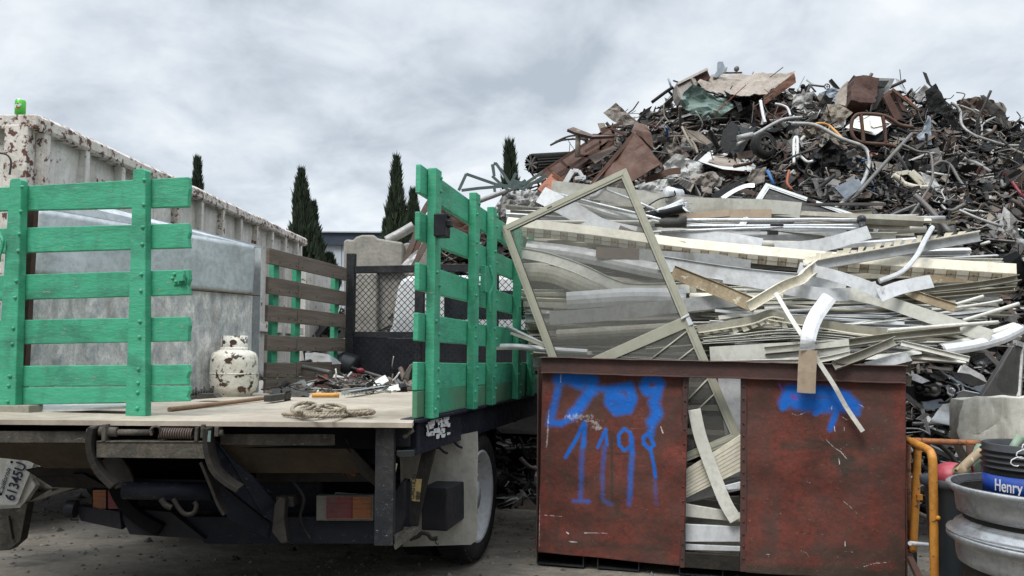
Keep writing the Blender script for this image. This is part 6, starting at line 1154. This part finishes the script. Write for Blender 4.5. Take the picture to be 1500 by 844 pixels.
TS = [
 ('tan sheet metal top of a crushed cabinet on the summit', [(1018, 124), (1036, 114, .3), (1057, 108, .5), (1110, 110, .4), (1164, 106, .3), (1140, 124, 0), (1118, 141, -.3), (1065, 141, -.2), (1040, 132, -.1)], 'mixrust', .05, .7),
 ('rust orange side of the crushed cabinet on the summit', [(1118, 141.5, -.3), (1164, 107, .3), (1166, 121, .3), (1119, 154, -.3)], 'rustbright', .02, .72),
 ('pale green crumpled sheet hanging below the summit', [(997, 152), (1003, 133), (1015, 123), (1030, 130), (1050, 142), (1070, 144), (1073, 160), (1055, 172), (1038, 181), (1012, 166)], 'sage', .12, .85),
 ('bent brown grey sheet on the left shoulder of the heap', [(884, 165), (902, 151), (912, 160), (937, 181), (915, 184), (898, 178)], 'taupe', .05, .6),
 ('tan board with flaking paint in front of the black strips', [(1003, 190), (1025, 193), (1043, 209), (1035, 212), (1013, 204)], 'mixrust', .02, .7),
 ('white crumpled enamel sheet in the middle left of the heap', [(973, 240), (990, 225), (1012, 232), (1040, 240), (1050, 252), (1020, 262), (992, 258), (978, 262)], 'white', .10, .5),
 ('lower white crumpled enamel sheet beside the taupe box', [(930, 272), (955, 262), (985, 262), (1000, 275), (975, 284), (945, 280)], 'white', .08, .45),
 ('long grey plate lying just above the topmost beige strip', [(930, 278), (985, 282), (1040, 290), (1035, 296), (935, 290)], 'h_light', .02, 1.0),
 ('taupe crushed box face below the rusted white box', [(1010, 258), (1045, 252), (1057, 266), (1054, 274), (1030, 272), (1012, 270)], 'taupe', .10, .7),
 ('small taupe crushed piece under the taupe box', [(1027, 272), (1043, 276), (1042, 284), (1028, 281)], 'taupe', .05, .8),
 ('corrugated tan sheet below the rusty brown box', [(1200, 182), (1213, 152), (1232, 153), (1248, 166), (1228, 185), (1212, 194)], 'h_beige', .05, .6),
 ('grey dented sheet in the saddle right of the summit', [(1160, 158), (1163, 138), (1192, 135), (1190, 152), (1176, 162)], 'h_light', .05, .6),
 ('pale blue grey sheet behind the saddle', [(1200, 137), (1220, 128), (1238, 134), (1225, 152)], 'bluegrey', .04, .3),
 ('dark crushed pleated sheet in the middle of the heap', [(1193, 230), (1212, 205), (1235, 220), (1262, 235), (1250, 246), (1230, 243), (1205, 245)], 'h_black', .12, .6),
 ('shiny crumpled foil sheet beside the dark pleated one', [(1234, 226), (1250, 219), (1263, 230), (1258, 245), (1243, 247)], 'h_light', .09, .65),
 ('pale blue grey flat panel leaning under the white bent tube', [(1222, 275), (1240, 266), (1258, 262), (1263, 272), (1250, 282), (1238, 291)], 'bluegrey', .01, .7),
 ('tan wrinkled sheet above the bent white tube', [(1185, 182), (1212, 185), (1232, 197), (1250, 214), (1225, 213), (1205, 198)], 'h_beige', .08, .5),
 ('tall black curved fender standing right of the saddle', [(1355, 134), (1371, 122), (1377, 132), (1386, 152), (1400, 188), (1412, 193), (1397, 192), (1378, 168), (1360, 160)], 'h_black', .03, .6),
 ('pointed light grey sheet left of the black fender', [(1338, 143), (1354, 124), (1364, 132), (1356, 148), (1345, 150)], 'h_light', .03, .5),
 ('long brown crushed bale at the top right of the heap', [(1398, 150), (1410, 145), (1430, 141), (1455, 150), (1460, 166), (1440, 172), (1410, 168)], 'h_brown', .10, .4),
 ('dark grey plate leaning on the brown bale', [(1436, 140), (1442, 139), (1472, 166), (1477, 190), (1462, 182), (1446, 160)], 'h_dark', .03, .6),
 ('brown squared block at the upper right skyline', [(1455, 151), (1468, 151), (1474, 160), (1472, 170), (1458, 168)], 'taupe', .03, .3),
 ('silver folded plate in the right half of the heap', [(1341, 200), (1352, 192), (1358, 170), (1363, 172), (1361, 195), (1366, 212), (1350, 214)], 'bluegrey', .05, .6),
 ('white torn plate beside the long curved pipe', [(1349, 251), (1358, 256), (1370, 262), (1378, 275), (1370, 280), (1356, 268)], 'white', .05, .5),
 ('dark red bumper piece at the right edge of the heap', [(1470, 254), (1502, 249), (1505, 262), (1474, 263)], 'h_red', .02, .5),
 ('large light grey plate at the far right below the red piece', [(1468, 318), (1480, 330), (1505, 352), (1500, 362), (1470, 335)], 'h_light', .05, .5),
 ('dark panel with brown edge above the rubber wheel', [(1100, 150), (1118, 158), (1130, 178), (1115, 190), (1098, 175)], 'rustdark', .04, .3),
 ('brown red rag like crumpled sheet right of the cabinet', [(1120, 170), (1150, 146), (1160, 160), (1150, 175), (1130, 180)], 'rustsheet', .10, .4),
 ('grey taupe shred under the grey plate on the left slope', [(975, 215), (990, 208), (1002, 225), (985, 235)], 'taupe', .07, .5),
 ('tan dented bowl shaped sheet right of the taupe box', [(1100, 250), (1122, 245), (1118, 268), (1102, 272), (1095, 262)], 'taupe', .06, .6),
]
for a in TS: HS(*a)
# silver crumpled bundle at the left and orange copper panel
HS('silver crumpled foil bundle at the left foot of the heap', [(724, 306), (735, 290), (752, 277), (775, 275), (800, 288), (806, 296), (770, 312), (735, 318)], 'h_light', .20, 1.2, name='foil_bundle', cat='foil bundle', cuts=4)
cp = thing('copper_sheet', 'copper orange folded panel left of the rusty hopper', 'metal panel', S(810, 280, 9.6))
m = MB(); m.slab([S(787, 278, 9.9), S(809, 253, 9.9), S(841, 278, 9.7), S(805, 292, 9.6)], (.0, .05, 0)); m.slab([S(787, 278, 9.89), S(798, 265.5, 9.88), S(812, 281, 9.6), S(804, 292, 9.58)], (0, -.03, 0)); m.build('face', M['copper'], cp, bevel=.004)
m = MB(); m.beam(S(809, 253, 9.85), S(841, 278, 9.65), (.03, .03)); m.build('edge', M['rustbright'], cp)
rp_ = thing('corrugated_roll', 'roll of dark corrugated sheet perched on the left skyline of the heap', 'metal roll', S(790, 250, 10.6))
a, b = S(779, 240, 10.3), S(836, 236, 10.9); ax = (b-a).normalized(); kk = 10.3/F
m = MB(); x = ax.cross(V((0, 0, 1))).normalized(); y = x.cross(ax); P = [((14+(1.1 if i % 2 else -1.1))*kk*math.cos(i/26*6.283), (14+(1.1 if i % 2 else -1.1))*kk*math.sin(i/26*6.283)) for i in range(52)]
P = [((13.2+1.2*math.cos(i*math.pi))*kk*math.cos(i/44*6.283), (13.2+1.2*math.cos(i*math.pi))*kk*math.sin(i/44*6.283)) for i in range(44)]
m.sweep([a, b], P, up=(0, 0, 1), cap=False); m.build('sheet', M['h_dark'], rp_, solid=.006)
m = MB(); m.sweep([a+ax*.02, a+ax*.03], circ(8*kk, 16)); 
for i in range(4): an = i*.8; m.beam(a+(x*math.cos(an)+y*math.sin(an))*12*kk, a-(x*math.cos(an)+y*math.sin(an))*12*kk, (.02, .02))
m.build('core', M['h_grey'], rp_)
# green grey folded frame
gf = thing('folded_rack', 'folded grey green steel frame sticking up left of the corrugated roll', 'metal frame', S(745, 275, 9.8))
for P in ([(672, 279), (683, 255)], [(683, 255), (729, 271), (752, 274)], [(676, 279), (700, 276), (735, 273)], [(721, 241), (724, 258), (722, 241)], [(721, 258), (735, 271), (745, 279)], [(727, 240), (738, 256), (748, 272)], [(723, 240), (728, 240)], [(745, 274), (752, 262), (756, 254)], [(752, 265), (768, 269)], [(752, 273), (770, 278)], [(745, 268), (765, 272)], [(750, 278), (770, 264)], [(724, 275), (725, 281)], [(765, 272), (795, 252)], [(768, 276), (800, 257)]):
    y0 = 9.7; m = MB(); Q = [S(x, y, y0) for x, y in P]
    for a, b in zip(Q, Q[1:]):
        if (a-b).length > .01: m.beam(a, b, (.035, .03), up=(0, 1, .1))
    m.build('bar', M['teal'], gf, bevel=.003)
HTL = [
 ('long round grey pipe leaning at the left foot of the heap', [(693, 298), (730, 284), (762, 272), (800, 262)], .042, 'h_light', 1.3),
 ('fat pale duct pipe left of the green side gate top', [(566, 353), (585, 343), (606, 331)], .085, 'h_light', .5),
 ('bright bent steel tube curving down the middle of the heap', [(1160, 181), (1195, 184), (1232, 203), (1262, 214), (1272, 226), (1272, 245), (1262, 270), (1240, 292), (1222, 306)], .029, 'h_light', .9),
 ('yellow brown hose arching above the bright bent tube', [(1185, 185), (1200, 181), (1214, 184), (1224, 193), (1234, 203)], .022, 'yellow', .8),
 ('long grey bar slanting down from the sink to the white tube', [(1335, 197), (1300, 235), (1260, 280), (1245, 298)], .028, 'h_grey', .8),
 ('brown flat bar running up to the skyline above the sink', [(1232, 165), (1260, 157), (1290, 143), (1310, 131)], .026, 'rustsheet', .8),
 ('light grey square bar standing on the skyline', [(1249, 161), (1262, 135), (1277, 108)], .03, 'h_grey', .7),
 ('thin bar crossing behind the machine panel on the skyline', [(1300, 130), (1326, 118)], .03, 'h_dark', .4),
 ('long pale curved pipe swooping to the right skyline edge', [(1394, 151), (1406, 162), (1409, 183), (1425, 197), (1450, 206), (1475, 213), (1503, 213)], .024, 'h_light', .7),
 ('second pale bent pipe above the swooping one', [(1392, 152), (1412, 157), (1430, 166), (1437, 178), (1438, 200)], .02, 'h_light', .6),
 ('pale rod crossing the right shoulder of the heap', [(1436, 186), (1445, 178), (1458, 172)], .02, 'h_light', .6),
 ('dark rod slanting down at the right edge', [(1465, 202), (1482, 218), (1502, 236)], .022, 'h_dark', .6),
 ('curved grey pipe arching over the white torn plate', [(1366, 244), (1378, 237), (1392, 242), (1404, 262), (1414, 276)], .022, 'h_grey', .6),
 ('long dark pipe running down behind the toothed channel', [(1340, 286), (1360, 305), (1392, 342)], .035, 'h_grey', .9),
 ('looping cable hanging through the right of the heap', [(1322, 212), (1345, 222), (1362, 225), (1366, 245), (1364, 268), (1345, 300), (1320, 335)], .018, 'h_grey', .9),
 ('pale rod lying left of the far right plate', [(1405, 308), (1435, 321), (1468, 332)], .02, 'h_light', .7),
 ('dirty white pipe stub in the right half of the heap', [(1412, 232), (1430, 240), (1452, 252)], .035, 'h_light', .6),
 ('white bent bar standing beside the rubber wheel', [(1163, 240), (1163, 206), (1168, 203), (1168, 232)], .022, 'white', .8),
 ('white angled bar right of the rubber wheel', [(1172, 228), (1182, 237), (1190, 236)], .02, 'white', .8),
 ('brown pipe above the dark pleated sheet', [(1137, 243), (1165, 228), (1197, 217)], .016, 'h_dark', .9),
 ('blue plastic bar stuck in the heap above the silver screen door', [(1124, 250), (1134, 271)], .022, 'h_blue', .9),
 ('orange forked rod above the silver screen door', [(1156, 250), (1153, 268), (1160, 278)], .02, 'h_orange', .9),
 ('short orange tube right of the machine panel', [(1326, 142), (1335, 151), (1343, 158)], .018, 'h_orange', .7),
 ('red perforated strap at the right edge under the bumper piece', [(1483, 267), (1492, 280), (1503, 292)], .022, 'h_red', .7),
 ('white rod hanging beside the cabinet front', [(1114, 148), (1118, 170), (1121, 180)], .026, 'aluw', .9),
 ('white zigzag rod in the shadow right of the cabinet', [(1135, 152), (1152, 157), (1158, 170)], .02, 'aluw', .8),
 ('long grey conduit running above the rubber wheel', [(1080, 212), (1110, 195), (1145, 176), (1175, 172)], .028, 'h_light', .8),
 ('grey pipe end lying left of the rubber wheel', [(1080, 203), (1103, 198)], .05, 'h_light', .8),
 ('thin stick with one blunt end on the left skyline', [(986, 118), (997, 122)], .015, 'h_dark', .2),
 ('short upright stub on the left skyline', [(979, 115), (984, 130)], .02, 'bluegrey', .2),
 ('thin black bar rising to the left of the beige box', [(955, 150), (975, 135), (986, 128)], .03, 'h_black', .4),
 ('thin wooden lath in front of the tan board', [(999, 186), (1008, 205), (1017, 220)], .02, 'h_beige', .9),
 ('second thin lath beside the tan board', [(1012, 205), (1018, 214), (1022, 225)], .02, 'h_beige', .9),
 ('chrome trim strip running behind the topmost beige strip', [(1058, 291), (1075, 280), (1092, 273), (1105, 272)], .03, 'chrome', 1.1),
 ('black trim strip parallel to the chrome trim', [(1044, 290), (1062, 279), (1085, 268)], .045, 'h_black', 1.0),
 ('brown curved trim above the grey plate', [(945, 264), (965, 258), (980, 252), (997, 250)], .05, 'rustsheet', .9),
 ('white square tube right of the silver screen door', [(1290, 330), (1312, 343)], .022, 'aluw', 1.1),
 ('pale bar rising right of the silver screen door', [(1295, 352), (1322, 344), (1345, 336)], .025, 'alug', 1.2),
 ('rusty diagonal bar resting on the dark pile above the tubes', [(1290, 322), (1330, 305), (1342, 300)], .018, 'h_grey', .9),
]
for lab, P, r_, mt, off in HTL: HT(lab, P, r_, mt, off, name=('bar' if 'bar' in lab else 'pipe'), cat=('bar' if 'bar' in lab else 'rod' if 'rod' in lab else 'pipe'), flat=(.006 if ('trim' in lab or 'flat bar' in lab) else None))
# rusty hopper and truss
yh = 9.6; hopper = thing('rusty_hopper', 'big rusty brown steel hopper lying on the left slope of the heap', 'hopper', S(925, 265, yh))
def HB(P, mt, name, par, th=.03, bev=.004, amp=0):
    if amp: return crumple([S(*p) for p in P], amp, 3, int(P[0][0]), 2.5).build(name, M[mt], par, solid=th)
    m = MB(); m.slab([S(*p) for p in P], (0, th, 0)); return m.build(name, M[mt], par, bevel=bev)
HB([(931, 196, yh), (950, 217, yh-.1), (968, 241, yh-.2), (928, 266, yh-.3), (893, 272, yh-.3), (884, 258, yh-.1), (898, 230, yh)], 'rustsheet', 'front_panel', hopper, .02, amp=.03)
HB([(931, 195, yh-.02), (972, 243, yh-.22), (968, 246, yh-.22), (928, 202, yh-.02)], 'rustsheet', 'rim', hopper, .08)
HB([(845, 292, yh-.25), (927, 194, yh+.0), (932, 197, yh+.0), (898, 237, yh-.1), (868, 272, yh-.25), (856, 292, yh-.3)], 'rustsheet', 'side_band', hopper, .06)
HB([(930, 181, yh+.6), (943, 183, yh+.6), (953, 196, yh+.5), (957, 218, yh+.4), (931, 196, yh+.1), (925, 192, yh+.3)], 'rustsheet', 'back_panel', hopper, .03, amp=.03)
HB([(868, 272, yh+.2), (897, 236, yh+.3), (886, 262, yh), (884, 288, yh)], 'h_black', 'inner_panel', hopper, .02)
truss = thing('rusty_truss', 'long rusty box truss running down from the hopper to the left', 'truss', S(850, 235, 10.2))
HB([(788, 256, 10.3), (806, 262, 10.1), (900, 202, 10.3), (893, 187, 10.5)], 'rustdark', 'web_plate', truss, .04)
HB([(806, 262, 10.05), (812, 274, 9.9), (900, 214, 10.2), (900, 203, 10.2)], 'rustdark', 'web_plate', truss, .04)
for P in ([(788, 256), (893, 187)], [(806, 262), (902, 202)], [(812, 275), (890, 222)], [(803, 247), (820, 262)], [(822, 236), (838, 250)], [(857, 222), (880, 208)], [(838, 250), (880, 236)], [(879, 195), (880, 222)], [(850, 228), (868, 230)], [(866, 232), (892, 205)], [(870, 235), (896, 208)], [(893, 187), (918, 198)], [(880, 190), (912, 180)], [(868, 198), (905, 199)]):
    m = MB(); a, b = [S(x, y, 10.0) for x, y in P]; m.beam(a, b, (.025, .03)); m.build('lattice_bar', M['rustsheet'], truss)
HB([(862, 230, 9.9), (898, 213, 10), (905, 217, 9.8), (872, 240, 9.7)], 'h_brown', 'gusset', truss, .02)
pp = thing('beige_post', 'beige steel post with a brown cap plate standing on the truss', 'post', S(847, 230, 9.7))
m = MB(); m.sweep([S(846, 230, 9.7), S(847, 191, 9.7)], circ(.033, 10), smooth=True); m.build('post', M['h_beige'], pp)
HB([(831, 189, 9.7), (840, 186, 9.8), (850, 190, 9.7), (868, 197, 9.7), (901, 199, 9.7), (868, 200.5, 9.6), (843, 194, 9.6)], 'h_brown', 'cap_plate', pp, .12)
m = MB()
for d in (0, 5): m.tube(catmull([S(806, 213, 10), S(822, 204+d*.4, 10), S(838, 199+d, 10), S(862, 199+d, 10)]), .012, 6)
for i in range(6): x = 812+i*8; m.beam(S(x, 209-i*1.6, 10), S(x+4, 203-i*1.2+3, 10), (.014, .014))
m.tube([S(858, 196, 10), S(859, 210, 10)], .02, 6); m.build('lattice_arch', M['h_dark'], label='thin dark lattice arch left of the beige post', cat='lattice')
HB2 = thing('white_bracket', 'white A shaped bracket leaning beside the copper panel', 'bracket', S(840, 270, 9.2))
for P in ([(827, 270), (839, 250)], [(839, 250), (848, 251)], [(848, 251), (856, 264)], [(842, 262), (858, 260)]):
    m = MB(); m.beam(S(*P[0], 9.1), S(*P[1], 9.1), (.06 if P[0][0] < 830 else .04, .05), up=(0, 1, 0)); m.build('bar', M['aluw'], HB2, bevel=.005)
# brown ribs behind green gate
for i, P in enumerate(([(592, 388), (606, 352), (620, 312), (632, 292)], [(598, 390), (614, 352), (628, 318), (640, 302)], [(604, 393), (622, 360), (640, 330), (655, 318)])):
    HT(['outermost brown curved sheet strip behind the green side gate', 'middle brown curved sheet strip behind the green side gate', 'inner brown curved sheet strip behind the green side gate'][i], P, .05, ['h_brown', 'rustsheet', 'h_brown'][i], 1.0, name='curved_strip', cat='metal strip', flat=.008)
HS('dark red brown panel seen through the top of the green side gate', [(625, 300), (650, 295), (690, 320), (700, 345), (660, 340), (635, 325)], 'rustdark', .05, 1.2)
HS('silver torn sheet edge low behind the green side gate', [(588, 388), (600, 375), (612, 366), (608, 378), (596, 398)], 'white', .04, 1.2)
# beige box on the summit
bx = thing('beige_box', 'beige metal box with an open brown side on the summit left of the cabinet', 'box', S(1015, 140, 10.8))
HB([(991, 122, 10.9), (1017, 112, 10.9), (1024, 127, 10.8), (1006, 143, 10.7), (998, 146, 10.7), (993, 140, 10.8)], 'taupe', 'side', bx, .3)
HB([(1017, 112, 10.95), (1035, 100, 11), (1041, 114, 10.95), (1024, 124, 10.9)], 'rustdark', 'opening', bx, .3)
HB([(992, 121, 10.85), (1036, 99, 10.95), (1038, 102, 10.9), (993, 124, 10.82)], 'taupe', 'edge', bx, .3)
HB([(1012, 114, 10.8), (1015, 113, 10.8), (1021, 126, 10.75), (1018, 127, 10.75)], 'taupe', 'divider', bx, .2)
sf = thing('blue_grey_bracket', 'blue grey folded bracket sticking up from the very top of the heap', 'bracket', S(1052, 110, 11))
HB([(1052, 90, 11), (1059, 90, 11), (1062, 98, 11), (1060, 106, 11), (1050, 114, 11), (1045, 113, 11), (1051, 102, 11)], 'bluegrey', 'plate', sf, .05)
HB([(1062, 99, 10.95), (1066, 98, 10.95), (1064, 106, 10.95), (1058, 107, 10.95)], 'h_light', 'tab', sf, .04)
m = MB(); m.tube([S(1060, 107, 11), S(1087, 106.5, 11)], .012, 6); m.build('rod', M['h_dark'], label='thin rod along the very top of the heap', cat='rod')
m = MB(); m.lathe([(0, -.02), (.034, -.02), (.038, 0), (.034, .02), (0, .02)], S(1079, 101, 11), (0, 1, 0), 16); m.beam(S(1079, 104, 11), S(1079, 108, 11), (.02, .02)); m.build('round_knob', M['h_grey'], label='round grey knob standing on the top rod', cat='knob')
# scooter part with small wheel
sw = thing('scooter_stem', 'thin bent stem with a small spoked wheel on the skyline right of the cabinet', 'scooter part', S(1190, 130, 10.9))
m = MB(); m.tube([S(1184, 124, 10.9), S(1208, 127, 10.9)], .014, 6); m.tube(catmull([S(1186, 124, 10.9), S(1184, 131, 10.9), S(1181, 136, 10.9)]), .012, 6); m.tube([S(1186, 124, 10.9), S(1195, 135, 10.9)], .012, 6); m.build('stem', M['h_grey'], sw)
m = MB(); c = S(1211.5, 127, 10.9); P = [c+V((math.cos(i/20*6.283), 0, math.sin(i/20*6.283)))*.038 for i in range(20)]; m.tube(P, .007, 6, closed=True)
for i in range(5): m.beam(c, c+V((math.cos(i*1.257), 0, math.sin(i*1.257)))*.036, (.006, .006))
m.build('wheel', M['h_black'], sw)
m = MB(); m.ball(S(1176, 127, 10.9), .036); m.beam(S(1175, 130, 10.9), S(1172, 138, 10.9), (.02, .02)); m.build('black_knob', M['h_black'], label='black round knob left of the scooter stem', cat='knob')
# brown rusty box, machine panel
HB3 = thing('rusty_box', 'rust brown steel box with a tan corner on the skyline right of the scooter stem', 'box', S(1250, 150, 10.6))
HB([(1243, 120, 10.7), (1281, 124, 10.7), (1277, 150, 10.6), (1268, 161, 10.5), (1240, 158, 10.5)], 'rustdark', 'front', HB3, .3, amp=.03); HB([(1225, 145, 10.8), (1232, 132, 10.8), (1243, 120, 10.72), (1240, 158, 10.52), (1228, 153, 10.7)], 'mixrust', 'side', HB3, .05, amp=.03)
mp_ = thing('machine_housing', 'grey machine housing frame with a dark opening on the skyline', 'machine part', S(1290, 135, 10.7))
HB([(1276, 124, 10.8), (1284, 114, 10.9), (1311, 115, 10.9), (1305, 128, 10.8), (1297, 141, 10.7), (1277, 150, 10.7)], 'h_grey', 'frame', mp_, .12); HB([(1282, 125, 10.7), (1288, 118, 10.75), (1303, 118, 10.75), (1296, 128, 10.7), (1284, 130, 10.7)], 'h_black', 'opening', mp_, .02); HB([(1277, 138, 10.65), (1292, 130, 10.65), (1296, 134, 10.65), (1284, 160, 10.6), (1276, 162, 10.6)], 'h_dark', 'lower_frame', mp_, .1)
# sink with rail loop
sk = thing('sink', 'cream white kitchen sink lying tilted in the heap behind a rusty rail', 'sink', S(1272, 190, 10.1))
HB([(1238, 187, 9.9), (1258, 170, 10.3), (1288, 169, 10.3), (1306, 182, 10.1), (1283, 198, 9.8)], 'white', 'rim', sk, .03)
HB([(1246, 186, 9.87), (1261, 174, 10.2), (1271, 175, 10.15), (1273, 186, 9.95), (1280, 194, 9.8)], 'cream', 'basin', sk, .01); HB([(1275, 173, 10.15), (1287, 172, 10.2), (1301, 182, 10.05), (1280, 187, 9.93), (1276, 184, 9.95)], 'cream', 'drain_board', sk, .01)
HB([(1243, 191, 9.95), (1282, 199, 9.85), (1303, 187, 10.1), (1298, 203, 10.0), (1275, 212, 9.9), (1252, 206, 10)], 'h_black', 'bowl', sk, .1)
rl = thing('rusty_rail', 'rusty brown tube rail loop standing in front of the sink', 'rail', S(1275, 213, 9.7))
for P in ([(1337, 186), (1318, 183), (1296, 170), (1262, 167), (1250, 173), (1247, 188), (1251, 202), (1264, 209), (1300, 212), (1314, 216)], [(1261, 168), (1263, 185), (1265, 209)], [(1293, 171), (1296, 190), (1297, 211)]):
    m = MB(); m.tube(catmull([S(x, y, 9.68) for x, y in P]), .022, 8); m.build('tube', M['rustsheet'], rl)
ch = thing('rusty_rack', 'dark rusty folded frame like a chair back above the sink', 'metal frame', S(1305, 155, 10.3))
HB([(1294, 142, 10.3), (1304, 138, 10.3), (1322, 172, 10.2), (1312, 178, 10.2)], 'rustdark', 'panel', ch, .04); HB([(1308, 133, 10.3), (1314, 135, 10.3), (1330, 165, 10.2), (1322, 162, 10.2)], 'rustdark', 'panel', ch, .04)
m = MB(); m.beam(S(1308, 132, 10.25), S(1328, 148, 10.2), (.05, .03)); m.beam(S(1328, 148, 10.2), S(1346, 162, 10.2), (.03, .03)); m.build('bar', M['rustsheet'], ch)
# rusty white box
wx = thing('rusted_white_box', 'white enamel box with a rusty inside lying open in the heap', 'appliance shell', S(1065, 240, 9.4))
HB([(1022, 236, 9.5), (1040, 220, 9.9), (1083, 223, 9.8), (1108, 243, 9.5), (1104, 252, 9.3), (1060, 248, 9.3)], 'white', 'rim', wx, .03)
HB([(1037, 236, 9.46), (1052, 227, 9.7), (1083, 225, 9.7), (1083, 244, 9.4), (1055, 243, 9.4)], 'mixrust', 'inside', wx, .01); HB([(1055, 250, 9.4), (1103, 253, 9.35), (1095, 258, 9.4), (1080, 264, 9.4), (1066, 258, 9.4)], 'rustsheet', 'underside', wx, .06)
m = MB(); m.tube([S(1075, 244, 9.2), S(1101, 239, 9.3)], .02, 6); m.build('rod', M['rustdark'], label='dark rusty rod resting on the open white box', cat='rod')
# rubber wheel
rw = thing('old_wheel', 'black rubber wheel with spoked hub sunk into the heap', 'wheel', S(1120, 212, 9.7))
c = S(1119, 213, 9.25); ax = V((.35, -1, .1)).normalized(); kk = 9.25/F
m = MB(); m.lathe([(11*kk, -.06), (17*kk, -.06), (20*kk, -.03), (20*kk, .03), (17*kk, .06), (11*kk, .05)], c, ax, 36); m.build('tyre', M['rubber'], rw)
m = MB(); x = ax.cross(V((0, 0, 1))).normalized(); y = x.cross(ax)
for i in range(6): an = i*1.047+.3; m.beam(c+ax*.03, c+ax*.03+(x*math.cos(an)+y*math.sin(an))*12*kk, (.035, .02), up=ax)
m.lathe([(0, .06), (4*kk, .055), (4.4*kk, 0)], c, ax, 18); m.lathe([(11*kk, .05), (12.4*kk, .055), (12.6*kk, .03)], c, ax, 36); m.build('hub', M['h_dark'], rw)
# vent grille, cream frame
vg = thing('vent_grille', 'beige slatted vent grille below the white crumpled sheet', 'grille', S(1003, 272, 9.5))
HB([(988, 264, 9.2), (997, 259, 9.3), (1018, 268, 9.2), (1012, 282, 9.1)], 'h_beige', 'back', vg, .02)
for i in range(6): t = i/5; HB([(989+t*4, 264.5+t*2.6-1.0*i*.0, 9.17), (999+t*16, 260+t*7.5, 9.2), (999.5+t*16, 261+t*7.5, 9.2), (989+t*20, 266+t*14, 9.12)], 'h_dark', 'slat', vg, .01)
cf = thing('bent_bracket', 'cream bent metal frame with a square opening in the right half of the heap', 'metal frame', S(1335, 270, 9.4))
m = MB(); m.sweep(catmull([S(x, y, 9.2) for x, y in ((1308, 257), (1318, 263), (1325, 270), (1345, 275), (1363, 274))]), circ(.034, 8), smooth=True); m.build('lower_bar', M['cream'], cf)
m = MB()
for a, b in (((1312, 255), (1331, 252)), ((1331, 252), (1350, 270)), ((1312, 256), (1322, 268)), ((1336, 251), (1356, 268))): m.beam(S(*a, 9.2), S(*b, 9.2), (.05, .02), up=(0, 1, 0))
m.build('upper_bar', M['cream'], cf)
# lower right pieces between bin and mattress
for lab, P, mt, Y in (('dark perforated steel link beside the right end of the bin', [(1327, 575), (1334, 580), (1345, 592), (1354, 598), (1350, 600), (1338, 593), (1326, 584)], 'h_grey', 5.8), ('grey smooth panel beneath the engine parts', [(1350, 590), (1378, 584), (1386, 592), (1368, 600), (1354, 600)], 'bluegrey', 6.0), ('white torn sheet near the top of the small scrap', [(1330, 548), (1342, 548), (1362, 558), (1350, 562), (1334, 556)], 'aluw', 6.4), ('pale sheet with red edge above the curved white panel', [(1402, 548), (1412, 534), (1440, 550), (1445, 560), (1420, 556)], 'white', 6.3), ('dark ribbed panel above the curved white panel', [(1392, 544), (1420, 548), (1448, 562), (1425, 566), (1400, 556)], 'h_dark', 6.0), ('bluish white long sheet under the dark ribbed panel', [(1380, 546), (1402, 560), (1440, 575), (1450, 562), (1420, 568), (1395, 552)], 'bluegrey', 6.0), ('small silver bracket on the dark hollow', [(1341, 614), (1355, 605), (1362, 607), (1350, 616)], 'h_light', 6.0), ('brown board leaning over the small scrap', [(1433, 510), (1440, 508), (1468, 535), (1470, 545), (1462, 540)], 'h_grey', 6.4)):
    crumple([S(x, y, Y) for x, y in P], .012, 2, int(P[0][0]), 6).build('scrap_sheet', M[mt], solid=.01, label=lab, cat='scrap panel')
eng = thing('engine_part', 'dark engine block with round pulleys behind the right end of the bin', 'engine part', S(1355, 590, 6.1))
for i, (x, y, r_) in enumerate(((1346, 570, 8), (1357, 573, 7), (1368, 572, 9), (1395, 572, 9), (1380, 574, 6))):
    m = MB(); kk = 6/F; m.lathe([(0, .05), (r_*.4*kk, .05), (r_*.5*kk, .03), (r_*.8*kk, .03), (r_*kk, .05), (r_*kk, -.05), (0, -.05)], S(x, y, 6.0), V((-.5, -1, .2)), 20); m.build('pulley', M[['h_black', 'h_dark', 'h_grey', 'chrome', 'h_black'][i]], eng)
m = MB(); m.box(S(1365, 576, 6.15), (.36, .2, .12)); m.tube(catmull([S(1385, 560, 6), S(1398, 565, 5.95), S(1402, 575, 5.95), S(1390, 588, 5.9), S(1375, 590, 5.9)]), .012, 6); m.build('block', M['h_black'], eng, bevel=.02)

# denser scrap on the truck bed, hoses under it
m = MB(); rs = random.Random(77)
for i in range(260):
    x = rs.uniform(392, 600); t = rs.random(); p = onz(x, 560+12*t, ZB+.012); h = .15*max(0, 1-abs(x-500)/110)*(1-t*.8); p.z += rs.uniform(0, 1)*h
    piece(m, p, V((0, -.2, 1)).normalized(), .17, rs.choices(range(len(HM)), [14, 26, 26, 14, 10, 7, 3, 6, .2, 1.2, .3, 3, .5, 4])[0])
m.build('bed_scrap', [M[k] for k in HM], kind='stuff', label='low drift of bent rods and small scrap across the truck bed')
for i, P in enumerate(([(330, 640, .3), (360, 668, .35), (420, 662, .4), (470, 690, .4), (545, 668, .4)], [(430, 706, .25), (445, 730, .25), (440, 760, .3), (455, 790, .3)], [(380, 620, .25), (395, 640, .2), (402, 628, .22), (398, 622, .25)])):
    m = MB(); m.tube(catmull([rr(*p) for p in P]), .008, 6); m.build('hose', M['rubber'], tr)
